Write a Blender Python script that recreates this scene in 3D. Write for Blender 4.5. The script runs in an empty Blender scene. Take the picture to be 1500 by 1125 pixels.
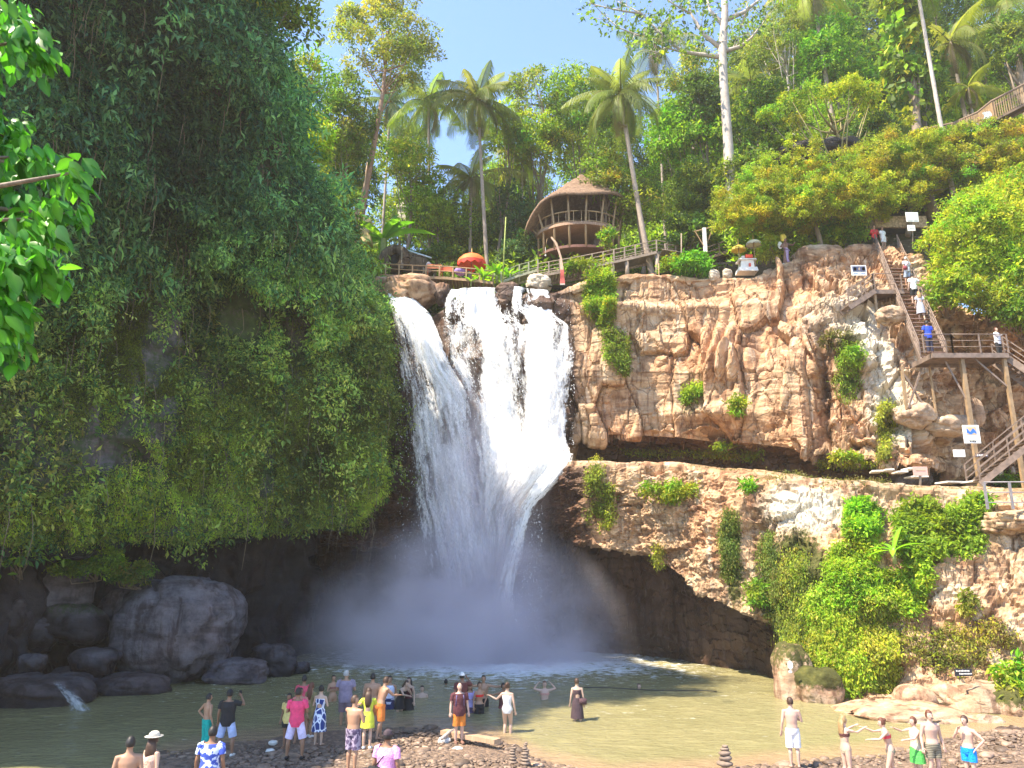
import bpy, bmesh, math, random
import numpy as np
from mathutils import Vector, Matrix
scene = bpy.context.scene
C = scene.collection
# ------------------------------------------------------------ camera, sky, sun
FPX = 1100.0; PITCH = math.atan(267.5/FPX); CZ = 5.0
cp, sp = math.cos(PITCH), math.sin(PITCH)
cam_d = bpy.data.cameras.new('camera'); cam_d.sensor_width = 36.0; cam_d.lens = 36.0*FPX/1500.0
cam_d.clip_start = 0.1; cam_d.clip_end = 3000
cam = bpy.data.objects.new('camera', cam_d); C.objects.link(cam)
cam.location = (0, 0, CZ); cam.rotation_euler = (math.pi/2+PITCH, 0, 0); scene.camera = cam
SUN = np.array([-0.48, -0.24, 0.84]); SUN /= np.linalg.norm(SUN)
world = bpy.data.worlds.new("World"); scene.world = world; world.use_nodes = True
wn = world.node_tree; wn.nodes.clear()
sky = wn.nodes.new('ShaderNodeTexSky'); sky.sky_type = 'NISHITA'; sky.sun_disc = False
sky.sun_elevation = math.asin(SUN[2]); sky.sun_rotation = math.atan2(SUN[0], SUN[1])
sky.air_density = 1.0; sky.dust_density = 0.1; sky.ozone_density = 3.0; sky.altitude = 600
bg = wn.nodes.new('ShaderNodeBackground'); bg.inputs[1].default_value = 0.14
wo = wn.nodes.new('ShaderNodeOutputWorld')
wn.links.new(sky.outputs[0], bg.inputs[0]); wn.links.new(bg.outputs[0], wo.inputs[0])
sl = bpy.data.lights.new('sun', 'SUN'); sl.energy = 4.2; sl.angle = math.radians(0.6); sl.color = (1.0, 0.88, 0.69)
so = bpy.data.objects.new('sun', sl); C.objects.link(so)
so.rotation_euler = Vector(SUN.tolist()).to_track_quat('Z', 'Y').to_euler()
vs = scene.view_settings; vs.view_transform = 'Standard'; vs.look = 'None'; vs.gamma = 1.0
vs.exposure = 1.75; vs.use_curve_mapping = False
scene.render.engine = 'CYCLES'
scene.cycles.use_denoising = True; scene.cycles.max_bounces = 8; scene.cycles.transparent_max_bounces = 24
scene.cycles.diffuse_bounces = 5; scene.cycles.volume_step_rate = 3.0; scene.cycles.volume_bounces = 3
scene.cycles.sample_clamp_indirect = 6.0

R = np.random.RandomState(7); random.seed(7)
def P(u, v, Y):
    """point of depth Y seen at photo pixel (u,v)"""
    u, v, Y = np.broadcast_arrays(np.asarray(u, float), np.asarray(v, float), np.asarray(Y, float))
    dy = FPX*cp - sp*(562.5-v); dz = FPX*sp + cp*(562.5-v)
    t = Y/dy
    return np.stack([t*(u-750.0), Y, CZ+t*dz], -1)
def G(u, v, z=0.0):
    """point of height z seen at photo pixel (u,v)"""
    dy = FPX*cp - sp*(562.5-v); dz = FPX*sp + cp*(562.5-v)
    return P(u, v, (z-CZ)*dy/dz)
def proj(p):
    p = np.asarray(p, float); x, y, z = p[..., 0], p[..., 1], p[..., 2]-CZ
    d = y*cp+z*sp; h = -y*sp+z*cp
    return np.stack([750+FPX*x/d, 562.5-FPX*h/d], -1)
def V(p): return Vector([float(a) for a in p])
def ss(a, b, x): 
    t = np.clip((np.asarray(x, float)-a)/(b-a), 0, 1); return t*t*(3-2*t)
HAZE = 0.00055
# ------------------------------------------------------------ noise
def _hash(ix, iy, iz, seed):
    with np.errstate(over='ignore'):
        h = (ix.astype(np.int64)*374761393 + iy.astype(np.int64)*668265263 + iz.astype(np.int64)*2147483647 + seed*974634777) & 0xffffffff
        h = ((h ^ (h >> 13))*1274126177) & 0xffffffff
        h = ((h ^ (h >> 16))*2246822519) & 0xffffffff
        h = h ^ (h >> 15)
    return (h & 0xffffff)/float(0x1000000)
def vnoise(p, seed=0):
    p = np.asarray(p, float); i = np.floor(p).astype(np.int64); f = p-i; f = f*f*(3-2*f)
    r = 0
    for dx in (0, 1):
        wx = f[..., 0] if dx else 1-f[..., 0]
        for dy in (0, 1):
            wy = f[..., 1] if dy else 1-f[..., 1]
            for dz in (0, 1):
                wz = f[..., 2] if dz else 1-f[..., 2]
                r = r+wx*wy*wz*_hash(i[..., 0]+dx, i[..., 1]+dy, i[..., 2]+dz, seed)
    return r*2-1
def fbm(p, oct=4, seed=0, gain=0.5):
    p = np.asarray(p, float); a = 1; s = 0; n = 0
    for k in range(oct):
        s = s+a*vnoise(p*2**k+k*17.3, seed+k); n += a; a *= gain
    return s/n
def worley(p, seed=0, cheb=0.0):
    p = np.asarray(p, float); i = np.floor(p).astype(np.int64); f = p-i
    F1 = np.full(p.shape[:-1], 9.0); F2 = F1.copy(); ID = np.zeros(p.shape[:-1])
    for dx in (-1, 0, 1):
        for dy in (-1, 0, 1):
            for dz in (-1, 0, 1):
                a, b, c = i[..., 0]+dx, i[..., 1]+dy, i[..., 2]+dz
                q = np.stack([dx+_hash(a, b, c, seed), dy+_hash(a, b, c, seed+1), dz+_hash(a, b, c, seed+2)], -1)
                e = q-f; d = (1-cheb)*np.sqrt((e**2).sum(-1))+cheb*np.abs(e).max(-1); h = _hash(a, b, c, seed+3)
                m = d < F1
                F2 = np.where(m, F1, np.minimum(F2, d)); ID = np.where(m, h, ID); F1 = np.where(m, d, F1)
    return F1, F2, ID
def facets(p, sc, seed, A, B, cheb=0.7):
    """fractured rock: every cell is an offset, tilted plane; returns displacement and crack mask"""
    p = np.asarray(p, float)*np.asarray(sc, float); i = np.floor(p).astype(np.int64); f = p-i
    F1 = np.full(p.shape[:-1], 9.0); F2 = F1.copy(); out = np.zeros(p.shape[:-1])
    for dx in (-1, 0, 1):
        for dy in (-1, 0, 1):
            for dz in (-1, 0, 1):
                a, b, c = i[..., 0]+dx, i[..., 1]+dy, i[..., 2]+dz
                h = [_hash(a, b, c, seed+k) for k in range(6)]
                e = f-np.stack([dx+h[0], dy+h[1], dz+h[2]], -1); d = (1-cheb)*np.sqrt((e**2).sum(-1))+cheb*np.abs(e).max(-1)
                v = (h[3]-.5)*A+B*((h[4]-.5)*e[..., 0]+(h[5]-.35)*e[..., 2]); m = d < F1
                F2 = np.where(m, F1, np.minimum(F2, d)); out = np.where(m, v, out); F1 = np.where(m, d, F1)
    return out, np.exp(-((F2-F1)/0.045)**2)
# ------------------------------------------------------------ mesh helpers
def mesh_np(name, verts, faces, mats=(), col=None, smooth=True, matidx=None, attrs=None):
    """faces: (n,k) int array, or list of such arrays"""
    if not isinstance(faces, list): faces = [faces]
    faces = [np.asarray(f, np.int32) for f in faces if len(f)]
    me = bpy.data.meshes.new(name)
    verts = np.asarray(verts, np.float32); me.vertices.add(len(verts)); me.vertices.foreach_set('co', verts.ravel())
    li = np.concatenate([f.ravel() for f in faces]); tot = np.concatenate([np.full(len(f), f.shape[1], np.int32) for f in faces])
    me.loops.add(len(li)); me.loops.foreach_set('vertex_index', li)
    me.polygons.add(len(tot)); st = np.concatenate([[0], np.cumsum(tot)[:-1]]).astype(np.int32)
    me.polygons.foreach_set('loop_start', st); me.polygons.foreach_set('loop_total', tot)
    me.polygons.foreach_set('use_smooth', np.full(len(tot), bool(smooth)))
    if matidx is not None: me.polygons.foreach_set('material_index', np.asarray(matidx, np.int32))
    if col is not None:
        a = me.color_attributes.new('Col', 'FLOAT_COLOR', 'POINT'); c = np.ones((len(verts), 4), np.float32)
        c[:, :3] = col; a.data.foreach_set('color', c.ravel())
    for k, d in (attrs or {}).items():
        d = np.asarray(d, np.float32)
        if d.ndim == 1:
            a = me.attributes.new(k, 'FLOAT', 'POINT'); a.data.foreach_set('value', d)
        else:
            a = me.attributes.new(k, 'FLOAT_VECTOR', 'POINT'); a.data.foreach_set('vector', d.ravel())
    for m in mats: me.materials.append(m)
    me.update(calc_edges=True); me.validate(clean_customdata=False)
    return me
def link(name, me, parent=None, loc=None, rz=None, **tags):
    o = bpy.data.objects.new(name, me); C.objects.link(o)
    if parent is not None: o.parent = parent
    if loc is not None: o.location = V(loc)
    if rz is not None: o.rotation_euler = (0, 0, rz)
    for k, v in tags.items():
        if v: o[k] = v
    return o
def thing(name, label, cat, loc=(0, 0, 0), rz=0.0, group=None):
    return link(name, None, loc=loc, rz=rz, label=label, category=cat, group=group)
class MB:
    """collects closed shapes into one mesh"""
    def __init__(s): s.v = []; s.f = {3: [], 4: []}; s.n = 0; s.mi = {3: [], 4: []}; s.cur = 0
    def add(s, v, f):
        v = np.asarray(v, float).reshape(-1, 3)
        for fa in ([f] if not isinstance(f, list) else f):
            fa = np.asarray(fa, int); s.f[fa.shape[1]].append(fa+s.n); s.mi[fa.shape[1]].append(np.full(len(fa), s.cur))
        s.v.append(v); s.n += len(v)
        return s
    def mat(s, i): s.cur = i; return s
    def box(s, c, d, rz=0.0, M=None, taper=1.0):
        x, y, z = np.array(d)/2.0
        v = np.array([(-x, -y, -z), (x, -y, -z), (x, y, -z), (-x, y, -z), (-x*taper, -y*taper, z), (x*taper, -y*taper, z), (x*taper, y*taper, z), (-x*taper, y*taper, z)])
        if M is not None: v = v@np.asarray(M).T
        if rz: 
            a, b = math.cos(rz), math.sin(rz); v = v@np.array([[a, b, 0], [-b, a, 0], [0, 0, 1]])
        return s.add(v+np.asarray(c, float), np.array([(0, 3, 2, 1), (4, 5, 6, 7), (0, 1, 5, 4), (1, 2, 6, 5), (2, 3, 7, 6), (3, 0, 4, 7)]))
    def beam(s, a, b, w, h, up=(0, 0, 1)):
        a, b = np.asarray(a, float), np.asarray(b, float); t = b-a; L = np.linalg.norm(t); t /= L
        l = np.cross(t, up); 
        if np.linalg.norm(l) < 1e-4: l = np.array([1., 0, 0])
        l /= np.linalg.norm(l); n = np.cross(l, t)
        return s.box((a+b)/2, (w, L, h), M=np.stack([l, t, n], 1))
    def tube(s, pts, rad, seg=8, lat=None, ratio=1.0, cap=True, wob=0.0, seed=0):
        pts = np.asarray(pts, float); n = len(pts); rad = np.broadcast_to(np.asarray(rad, float), (n,)) if np.ndim(rad) < 2 else np.asarray(rad, float)
        T = np.gradient(pts, axis=0); T /= np.linalg.norm(T, axis=1)[:, None]+1e-9
        ref = np.asarray(lat, float) if lat is not None else (np.array([1., 0, 0]) if abs(T[0, 0]) < 0.9 else np.array([0, 1., 0]))
        A = ref[None]-T*(T@ref)[:, None]; A /= np.linalg.norm(A, axis=1)[:, None]+1e-9; B = np.cross(T, A)
        th = np.arange(seg)/seg*2*math.pi
        rx = rad if rad.ndim == 1 else rad[:, 0]; ry = rad*ratio if rad.ndim == 1 else rad[:, 1]
        v = pts[:, None]+A[:, None]*(rx[:, None]*np.cos(th))[..., None]+B[:, None]*(ry[:, None]*np.sin(th))[..., None]
        if wob: 
            nn = fbm(v*3.0/max(rx.max()*8, .3)+seed, 3, seed); c = pts[:, None]; v = c+(v-c)*(1+wob*nn)[..., None]
        i = np.arange(n-1)[:, None]*seg; j = np.arange(seg)[None]; k = (j+1) % seg
        q = np.stack([i+j, i+k, i+seg+k, i+seg+j], -1).reshape(-1, 4)
        v = v.reshape(-1, 3)
        if cap:
            v = np.concatenate([v, pts[:1], pts[-1:]]); a, b = n*seg, n*seg+1; j = np.arange(seg); k = (j+1) % seg
            t = np.concatenate([np.stack([np.full(seg, a), k, j], 1), np.stack([np.full(seg, b), (n-1)*seg+j, (n-1)*seg+k], 1)])
            return s.add(v, [q, t])
        return s.add(v, q)
    def sphere(s, c, r, seg=12, rings=8, M=None, noise=0.0, seed=0, nscale=1.0, zlo=-1.0):
        th = np.linspace(0, math.pi, rings+1); ph = np.arange(seg)/seg*2*math.pi
        z = np.cos(th)[:, None]*np.ones(seg); x = np.sin(th)[:, None]*np.cos(ph); y = np.sin(th)[:, None]*np.sin(ph)
        v = np.stack([x, y, z], -1).reshape(-1, 3)
        if zlo > -1: v[:, 2] = np.maximum(v[:, 2], zlo)
        if noise: v = v*(1+noise*fbm(v*nscale+seed*3.7, 3, seed))[:, None]
        v = v*np.broadcast_to(np.asarray(r, float), (3,))
        if M is not None: v = v@np.asarray(M).T
        i = np.arange(rings)[:, None]*seg; j = np.arange(seg)[None]; k = (j+1) % seg
        q = np.stack([i+j, i+seg+j, i+seg+k, i+k], -1).reshape(-1, 4)
        return s.add(v+np.asarray(c, float), q)
    def mesh(s, name, mats, smooth=True, col=None):
        fs = []; mi = []
        for k in (3, 4):
            if s.f[k]: fs.append(np.concatenate(s.f[k])); mi.append(np.concatenate(s.mi[k]))
        if not isinstance(mats, (list, tuple)): mats = [mats]
        v = np.concatenate(s.v)
        if col is not None: col = np.broadcast_to(np.asarray(col, float), (len(v), 3))
        me = mesh_np(name, v, fs, mats, smooth=smooth, matidx=np.concatenate(mi), col=col)
        return me
    def build(s, name, mats, parent=None, smooth=True, loc=None, rz=None, col=None, **tags):
        return link(name, s.mesh(name, mats, smooth, col), parent, loc, rz, **tags)
def rotz(a): return np.array([[math.cos(a), -math.sin(a), 0], [math.sin(a), math.cos(a), 0], [0, 0, 1]])
# ------------------------------------------------------------ materials
class NT:
    def __init__(s, name):
        s.m = bpy.data.materials.new(name); s.m.use_nodes = True; s.t = s.m.node_tree; s.t.nodes.clear()
        s.out = s.t.nodes.new('ShaderNodeOutputMaterial')
    def n(s, typ, ins=None, **props):
        nd = s.t.nodes.new(typ)
        for k, v in props.items(): setattr(nd, k, v)
        for k, v in (ins or {}).items():
            sock = nd.inputs[k]
            if isinstance(v, bpy.types.NodeSocket): s.t.links.new(v, sock)
            elif isinstance(v, tuple) and len(v) == 3 and sock.type == 'RGBA': sock.default_value = (*v, 1)
            else: sock.default_value = v
        return nd
    def pos(s): return s.n('ShaderNodeNewGeometry').outputs['Position']
    def obj(s): return s.n('ShaderNodeTexCoord').outputs['Object']
    def attr(s, name): return s.n('ShaderNodeAttribute', attribute_name=name)
    def noise(s, scale, vec=None, detail=4, rough=0.55, sc=None):
        if sc is not None: vec = s.n('ShaderNodeMapping', {'Vector': vec, 'Scale': sc}).outputs[0]
        ins = {'Scale': scale, 'Detail': detail, 'Roughness': rough}
        if vec is not None: ins['Vector'] = vec
        return s.n('ShaderNodeTexNoise', ins).outputs['Fac']
    def ramp(s, fac, stops):
        r = s.n('ShaderNodeValToRGB', {'Fac': fac}); e = r.color_ramp.elements
        while len(e) < len(stops): e.new(0.5)
        for el, (p, c) in zip(e, stops):
            el.position = p; el.color = (*c, 1) if isinstance(c, tuple) else (c, c, c, 1)
        return r.outputs['Color']
    def mix(s, f, a, b, mode='MIX'):
        return s.n('ShaderNodeMix', {0: f, 6: a, 7: b}, data_type='RGBA', blend_type=mode).outputs[2]
    def math(s, op, a, b=0.0, c=None, clamp=False):
        d = {0: a, 1: b}
        if c is not None: d[2] = c
        return s.n('ShaderNodeMath', d, operation=op, use_clamp=clamp).outputs[0]
    def mapr(s, v, a, b, c=0.0, d=1.0): return s.n('ShaderNodeMapRange', {0: v, 1: a, 2: b, 3: c, 4: d}).outputs[0]
    def bump(s, h, st=0.5, dist=0.1): return s.n('ShaderNodeBump', {'Strength': st, 'Distance': dist, 'Height': h}).outputs[0]
    def bsdf(s, **kw):
        return s.n('ShaderNodeBsdfPrincipled', {k.replace('_', ' '): v for k, v in kw.items()})
    def done(s, sh, sock='Surface'):
        s.t.links.new(sh if isinstance(sh, bpy.types.NodeSocket) else sh.outputs[0], s.out.inputs[sock]); return s.m
_mc = {}
def M_(name, c, rough=0.7, var=0.25, scale=6.0, metal=0.0, bump=0.15):
    key = (name, c, rough)
    if key in _mc: return _mc[key]
    t = NT(name); o = t.obj(); n = t.noise(scale, o, 5)
    k = t.mapr(n, 0.3, 0.7, 1-var, 1+var); cc = t.mix(1.0, c, t.n('ShaderNodeCombineColor', {0: k, 1: k, 2: k}).outputs[0], 'MULTIPLY')
    b = t.bsdf(Base_Color=cc, Roughness=rough, Metallic=metal, Normal=t.bump(t.noise(scale*3, o, 4), bump, 0.03))
    _mc[key] = t.done(b); return _mc[key]
def M_wood(name, c, c2=None, rough=0.75):
    key = (name, c)
    if key in _mc: return _mc[key]
    t = NT(name); o = t.obj(); n = t.noise(3.0, o, 6, 0.65, sc=(6, 6, 1)); n2 = t.noise(1.2, o, 3)
    cc = t.ramp(n, [(0.3, tuple(a*0.55 for a in c)), (0.55, c), (0.75, c2 or tuple(min(1, a*1.4) for a in c))])
    cc = t.mix(t.mapr(n2, .45, .7), cc, tuple(a*0.7 for a in c))
    _mc[key] = t.done(t.bsdf(Base_Color=cc, Roughness=rough, Normal=t.bump(n, 0.4, 0.03))); return _mc[key]
def leaf_mat(name, trans=0.45, rough=0.5, spec=0.25):
    t = NT(name); a = t.attr('Col').outputs['Color']
    n = t.noise(1.7, t.pos(), 3); a = t.mix(1.0, a, t.ramp(n, [(0.3, (0.75, 0.8, 0.8)), (0.7, (1.25, 1.2, 1.1))]), 'MULTIPLY')
    b = t.bsdf(Base_Color=a, Roughness=rough, Specular_IOR_Level=spec)
    tc = t.mix(1.0, a, (1.5, 1.55, 0.7), 'MULTIPLY')
    tr = t.n('ShaderNodeBsdfTranslucent', {'Color': tc})
    return t.done(t.n('ShaderNodeMixShader', {0: trans, 1: b.outputs[0], 2: tr.outputs[0]}))
LEAF = leaf_mat('leaf'); 
BARK = M_wood('bark', (0.23, 0.17, 0.12), (0.36, 0.28, 0.2))
PALEBARK = M_wood('pale_bark', (0.5, 0.42, 0.36), (0.68, 0.6, 0.52))
BAMBOO = M_wood('bamboo', (0.42, 0.27, 0.14), (0.55, 0.38, 0.2))
DARKWOOD = M_wood('dark_wood', (0.13, 0.085, 0.06), (0.2, 0.14, 0.1))
GREYWOOD = M_wood('grey_wood', (0.34, 0.26, 0.2), (0.46, 0.37, 0.29))
RUST = M_('painted_steel', (0.19, 0.135, 0.105), 0.6, 0.35, 4)
TAN = M_('tan_steel', (0.3, 0.2, 0.11), 0.6, 0.3, 3)
WHITE = M_('white_paint', (0.78, 0.77, 0.74), 0.5, 0.06)
# ------------------------------------------------------------ foliage
def unit(v): return v/(np.linalg.norm(v, axis=-1, keepdims=True)+1e-9)
def leaf_geo(c, d, n, L, W, col, droop=0.15):
    """quad leaves: c base (N,3), d axis, n normal, L,W (N,), col (N,3)"""
    N = len(c); d = unit(d); s = unit(np.cross(d, n)); n = np.cross(s, d)
    L = np.broadcast_to(np.asarray(L, float), (N,))[:, None]; W = np.broadcast_to(np.asarray(W, float), (N,))[:, None]
    mid = c+d*L*0.45+n*L*0.10
    v = np.stack([c, mid+s*W*0.5-n*W*0.12, c+d*L-n*L*droop, mid-s*W*0.5-n*W*0.12], 1).reshape(-1, 3)
    f = np.arange(N*4).reshape(N, 4)
    return v, f, np.repeat(col, 4, 0)
def pick_col(pal, n, rs, jit=0.18):
    pal = np.array(pal); k = rs.randint(len(pal), size=n); w = rs.rand(n, 1)
    c = pal[k]*w+pal[rs.randint(len(pal), size=n)]*(1-w)
    return c*(1+jit*rs.randn(n, 1)).clip(0.5, 1.6)
PAL = dict(
    dark=[(0.06, 0.12, 0.03), (0.085, 0.15, 0.035), (0.05, 0.1, 0.035)],
    mid=[(0.15, 0.23, 0.025), (0.2, 0.27, 0.03), (0.1, 0.17, 0.03)],
    light=[(0.15, 0.28, 0.025), (0.2, 0.32, 0.03), (0.1, 0.2, 0.025)],
    yellow=[(0.32, 0.36, 0.03), (0.24, 0.32, 0.025), (0.4, 0.38, 0.05)],
    gold=[(0.4, 0.43, 0.04), (0.33, 0.42, 0.035), (0.45, 0.4, 0.06), (0.26, 0.37, 0.03)],
    olive=[(0.12, 0.13, 0.035), (0.16, 0.15, 0.05), (0.08, 0.11, 0.03)],
    pale=[(0.16, 0.2, 0.07), (0.2, 0.22, 0.09), (0.11, 0.16, 0.06)],
    blue=[(0.03, 0.075, 0.045), (0.045, 0.1, 0.055), (0.025, 0.06, 0.04)],
    moss=[(0.07, 0.13, 0.02), (0.1, 0.15, 0.025), (0.05, 0.1, 0.02)],
    bright=[(0.09, 0.3, 0.02), (0.14, 0.36, 0.03), (0.06, 0.22, 0.02)],
    wall=[(0.2, 0.28, 0.09), (0.15, 0.24, 0.1), (0.26, 0.3, 0.13), (0.13, 0.18, 0.09)],
    wmoss=[(0.24, 0.36, 0.06), (0.31, 0.4, 0.07), (0.18, 0.27, 0.055)],
    lime=[(0.3, 0.5, 0.03), (0.38, 0.52, 0.04), (0.22, 0.42, 0.025)],
    near=[(0.05, 0.19, 0.015), (0.08, 0.23, 0.02), (0.035, 0.13, 0.015)],
    dry=[(0.22, 0.17, 0.09), (0.16, 0.12, 0.06), (0.1, 0.08, 0.04)])
for _k, _m in dict(mid=(1.3, 1.2, 1), dark=(1.35, 1.2, 1), light=(1.35, 1.2, 1), olive=(1.5, 1.5, 1.2), pale=(1.35, 1.25, 1), wall=(1.3, 1.22, 1.0), wmoss=(1.25, 1.15, 1), moss=(1.5, 1.4, 1.2), blue=(1.6, 1.5, 1.2), bright=(1.5, 1.1, 1), near=(1.3, 1.3, 1.3)).items():
    PAL[_k] = [tuple(a*b for a, b in zip(c, _m)) for c in PAL[_k]]
def sprigs(c, out, k, spread, L, pal, rs, aspect=0.42, down=0.25, jit=0.2, tint=None, Lj=0.35):
    """k leaves round each sprig centre c, facing roughly along out"""
    n = len(c); c2 = np.repeat(c, k, 0)+rs.randn(n*k, 3)*spread
    o = np.repeat(out, k, 0)
    d = o*0.5+rs.randn(n*k, 3)*0.7; d[:, 2] -= down
    nr = o*0.7+rs.randn(n*k, 3)*0.45; nr[:, 2] += 0.7
    LL = L*(1+Lj*rs.randn(n*k)).clip(0.4, 1.8)
    col = np.repeat(pick_col(pal, n, rs, jit), k, 0)*(1+0.12*rs.randn(n*k, 1)).clip(0.6, 1.4)
    if tint is not None: col = col*np.repeat(tint, k, 0)
    return leaf_geo(c2, d, nr, LL, LL*aspect, col)
def crown_geo(cen, rad, nblob, br, nspr, k, L, pal, seed, flat=1.0, aspect=0.42, down=0.2, shell=0.75, low=-0.8, jit=0.2):
    rs = np.random.RandomState(seed); cen = np.asarray(cen, float); rad = np.asarray(rad, float)
    p = unit(rs.randn(nblob, 3)); p = p[p[:, 2] > low] if (p[:, 2] > low).any() else p
    nblob = len(p)
    rr = (shell+(1-shell)*rs.rand(nblob, 1))**1.0*(0.55+0.45*rs.rand(nblob, 1)**0.4)
    bc = cen+p*rad*rr; bs = br*(0.6+0.8*rs.rand(nblob))
    b = rs.randint(nblob, size=nspr)
    q = unit(rs.randn(nspr, 3)); q[:, 2] = np.where(q[:, 2] < -0.35, -q[:, 2]*0.6, q[:, 2])
    c = bc[b]+q*bs[b][:, None]*np.array([1, 1, 0.7*flat])*(0.75+0.3*rs.rand(nspr, 1))
    tint = (0.8+0.45*rs.rand(nblob, 1))*(1+np.array([[0.18, 0.02, 0]])*rs.randn(nblob, 1))
    v, f, col = sprigs(c, q, k, L*0.55, L, pal, rs, aspect, down, jit, tint[b])
    return v, f, np.clip(col, 0.004, 0.6), bc
def leaf_mesh(name, parts, mat=None):
    vs_ = []; fs = []; cs = []; n = 0
    for v, f, c in parts:
        vs_.append(v); fs.append(f+n); cs.append(c); n += len(v)
    return mesh_np(name, np.concatenate(vs_), np.concatenate(fs), [mat or LEAF], col=np.clip(np.concatenate(cs), 0.004, 0.8), smooth=False)
# ============================================================ rock material
def rock_mat(name, base, hi, lo, moss=(0.085, 0.085, 0.02), scale=1.0, rough=0.85, bump=0.6, ck=0.75):
    t = NT(name); p = t.pos(); a = t.n('ShaderNodeSeparateXYZ', {0: t.attr('mask').outputs['Vector']})
    big = t.noise(0.22*scale, p, 5, 0.6); med = t.noise(1.3*scale, p, 8, 0.7); fine = t.noise(6*scale, p, 8, 0.75)
    stra = t.noise(0.9*scale, p, 6, 0.65, sc=(0.35, 0.35, 2.2)); stre = t.noise(0.9*scale, p, 5, 0.6, sc=(2.0, 2.0, 0.16))
    col = t.ramp(med, [(0.33, lo), (0.48, base), (0.68, hi)])
    col = t.mix(t.mapr(big, 0.42, 0.62), col, t.mix(1.0, col, (1.06, 0.88, 0.78), 'MULTIPLY'))
    col = t.mix(t.mapr(stra, 0.5, 0.62, 0, .85), col, t.mix(1.0, col, (0.58, 0.52, 0.5), 'MULTIPLY'))
    col = t.mix(t.mapr(stre, 0.52, 0.62, 0, .9), col, t.mix(1.0, col, (0.46, 0.38, 0.36), 'MULTIPLY'))
    if ck > .5: col = t.mix(t.mapr(t.noise(1.3*scale, p, 5, 0.6, sc=(1.6, 1.6, 0.12)), 0.58, 0.68, 0, .6), col, (0.62, 0.52, 0.4))
    col = t.mix(t.mapr(t.math('ADD', a.outputs[1], t.math('MULTIPLY', fine, 0.5)), 0.55, 0.95), col, t.mix(med, (0.42, 0.36, 0.28), (0.72, 0.67, 0.56)))
    vor = t.n('ShaderNodeTexVoronoi', {'Vector': t.n('ShaderNodeMapping', {'Vector': t.mix(0.25, p, t.n('ShaderNodeTexNoise', {'Vector': p, 'Scale': 1.5}).outputs['Color'], 'ADD'), 'Scale': (0.9, 0.9, 0.5)}).outputs[0], 'Scale': 0.9*scale}, feature='DISTANCE_TO_EDGE').outputs['Distance']
    crack = t.math('MULTIPLY', t.mapr(vor, 0.0, 0.03, 1, 0), t.mapr(med, 0.42, 0.55))
    col = t.mix(t.math('MULTIPLY', crack, ck), col, tuple(c*0.28 for c in base))
    mo = t.mapr(t.math('ADD', a.outputs[0], t.math('MULTIPLY', t.math('SUBTRACT', fine, 0.5), 1.3)), 0.42, 0.62)
    mcol = t.ramp(t.noise(2.5, p, 5), [(0.3, tuple(c*0.45 for c in moss)), (0.6, moss), (0.8, (moss[0]*2, moss[1]*1.7, moss[2]*1.6))])
    col = t.mix(mo, col, mcol)
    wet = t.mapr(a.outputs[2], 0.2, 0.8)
    col = t.mix(wet, col, t.mix(1.0, col, (0.2, 0.17, 0.185), 'MULTIPLY'))  # darkens damp rock, and carries the shade painted into undercut and cave
    h = t.math('ADD', t.math('MULTIPLY', med, 1.0), t.math('ADD', t.math('MULTIPLY', fine, 0.45), t.math('MULTIPLY', stra, 0.5)))
    h = t.math('SUBTRACT', h, t.math('MULTIPLY', crack, 0.5*(ck > .3)))
    return t.done(t.bsdf(Base_Color=col, Roughness=t.mapr(wet, 0, 1, rough, 0.35), Specular_IOR_Level=0.3, Normal=t.bump(h, bump, 0.22)))
ROCK = rock_mat('sunlit_rock', (0.47, 0.325, 0.2), (0.62, 0.46, 0.31), (0.29, 0.175, 0.1), bump=0.5)
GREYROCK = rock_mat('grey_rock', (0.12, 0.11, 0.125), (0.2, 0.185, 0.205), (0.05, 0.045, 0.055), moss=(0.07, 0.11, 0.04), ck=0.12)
ROCK2 = rock_mat('boulder_rock', (0.43, 0.31, 0.21), (0.6, 0.48, 0.36), (0.26, 0.17, 0.11), ck=0.1)
WETROCK = rock_mat('wet_rock', (0.2, 0.135, 0.11), (0.32, 0.23, 0.19), (0.09, 0.06, 0.05))
EARTH = rock_mat('earth', (0.09, 0.07, 0.045), (0.15, 0.12, 0.08), (0.045, 0.035, 0.025), moss=(0.05, 0.09, 0.02))
def sheet_grid(cols, nu, nv, smooth=3, seg_len=True):
    """cols: (ncol, nrow, 3) control points -> dense grid (nu, nv, 3)"""
    A = np.asarray(cols, float); nc, nr, _ = A.shape
    dr = np.linalg.norm(np.diff(A, axis=1), axis=2).mean(0); tr = np.concatenate([[0], np.cumsum(np.maximum(dr, 0.3))])
    tv = np.linspace(0, tr[-1], nv)
    B = np.empty((nc, nv, 3))
    for i in range(nc):
        for k in range(3): B[i, :, k] = np.interp(tv, tr, A[i, :, k])
    dc = np.linalg.norm(np.diff(A, axis=0), axis=2).mean(1); tc = np.concatenate([[0], np.cumsum(np.maximum(dc, 0.3))])
    tu = np.linspace(0, tc[-1], nu); D = np.empty((nu, nv, 3))
    for j in range(nv):
        for k in range(3): D[:, j, k] = np.interp(tu, tc, B[:, j, k])
    for _ in range(smooth):
        D[1:-1] = (D[:-2]+2*D[1:-1]+D[2:])/4; D[:, 1:-1] = (D[:, :-2]+2*D[:, 1:-1]+D[:, 2:])/4
    return D, tv/tr[-1], tr/tr[-1]
def grid_normals(D):
    a = np.gradient(D, axis=0); b = np.gradient(D, axis=1); n = np.cross(b, a); return unit(n)
def grid_faces(nu, nv):
    i = np.arange(nu-1)[:, None]*nv; j = np.arange(nv-1)[None]
    return np.stack([i+j, i+j+1, i+nv+j+1, i+nv+j], -1).reshape(-1, 4)
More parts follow.
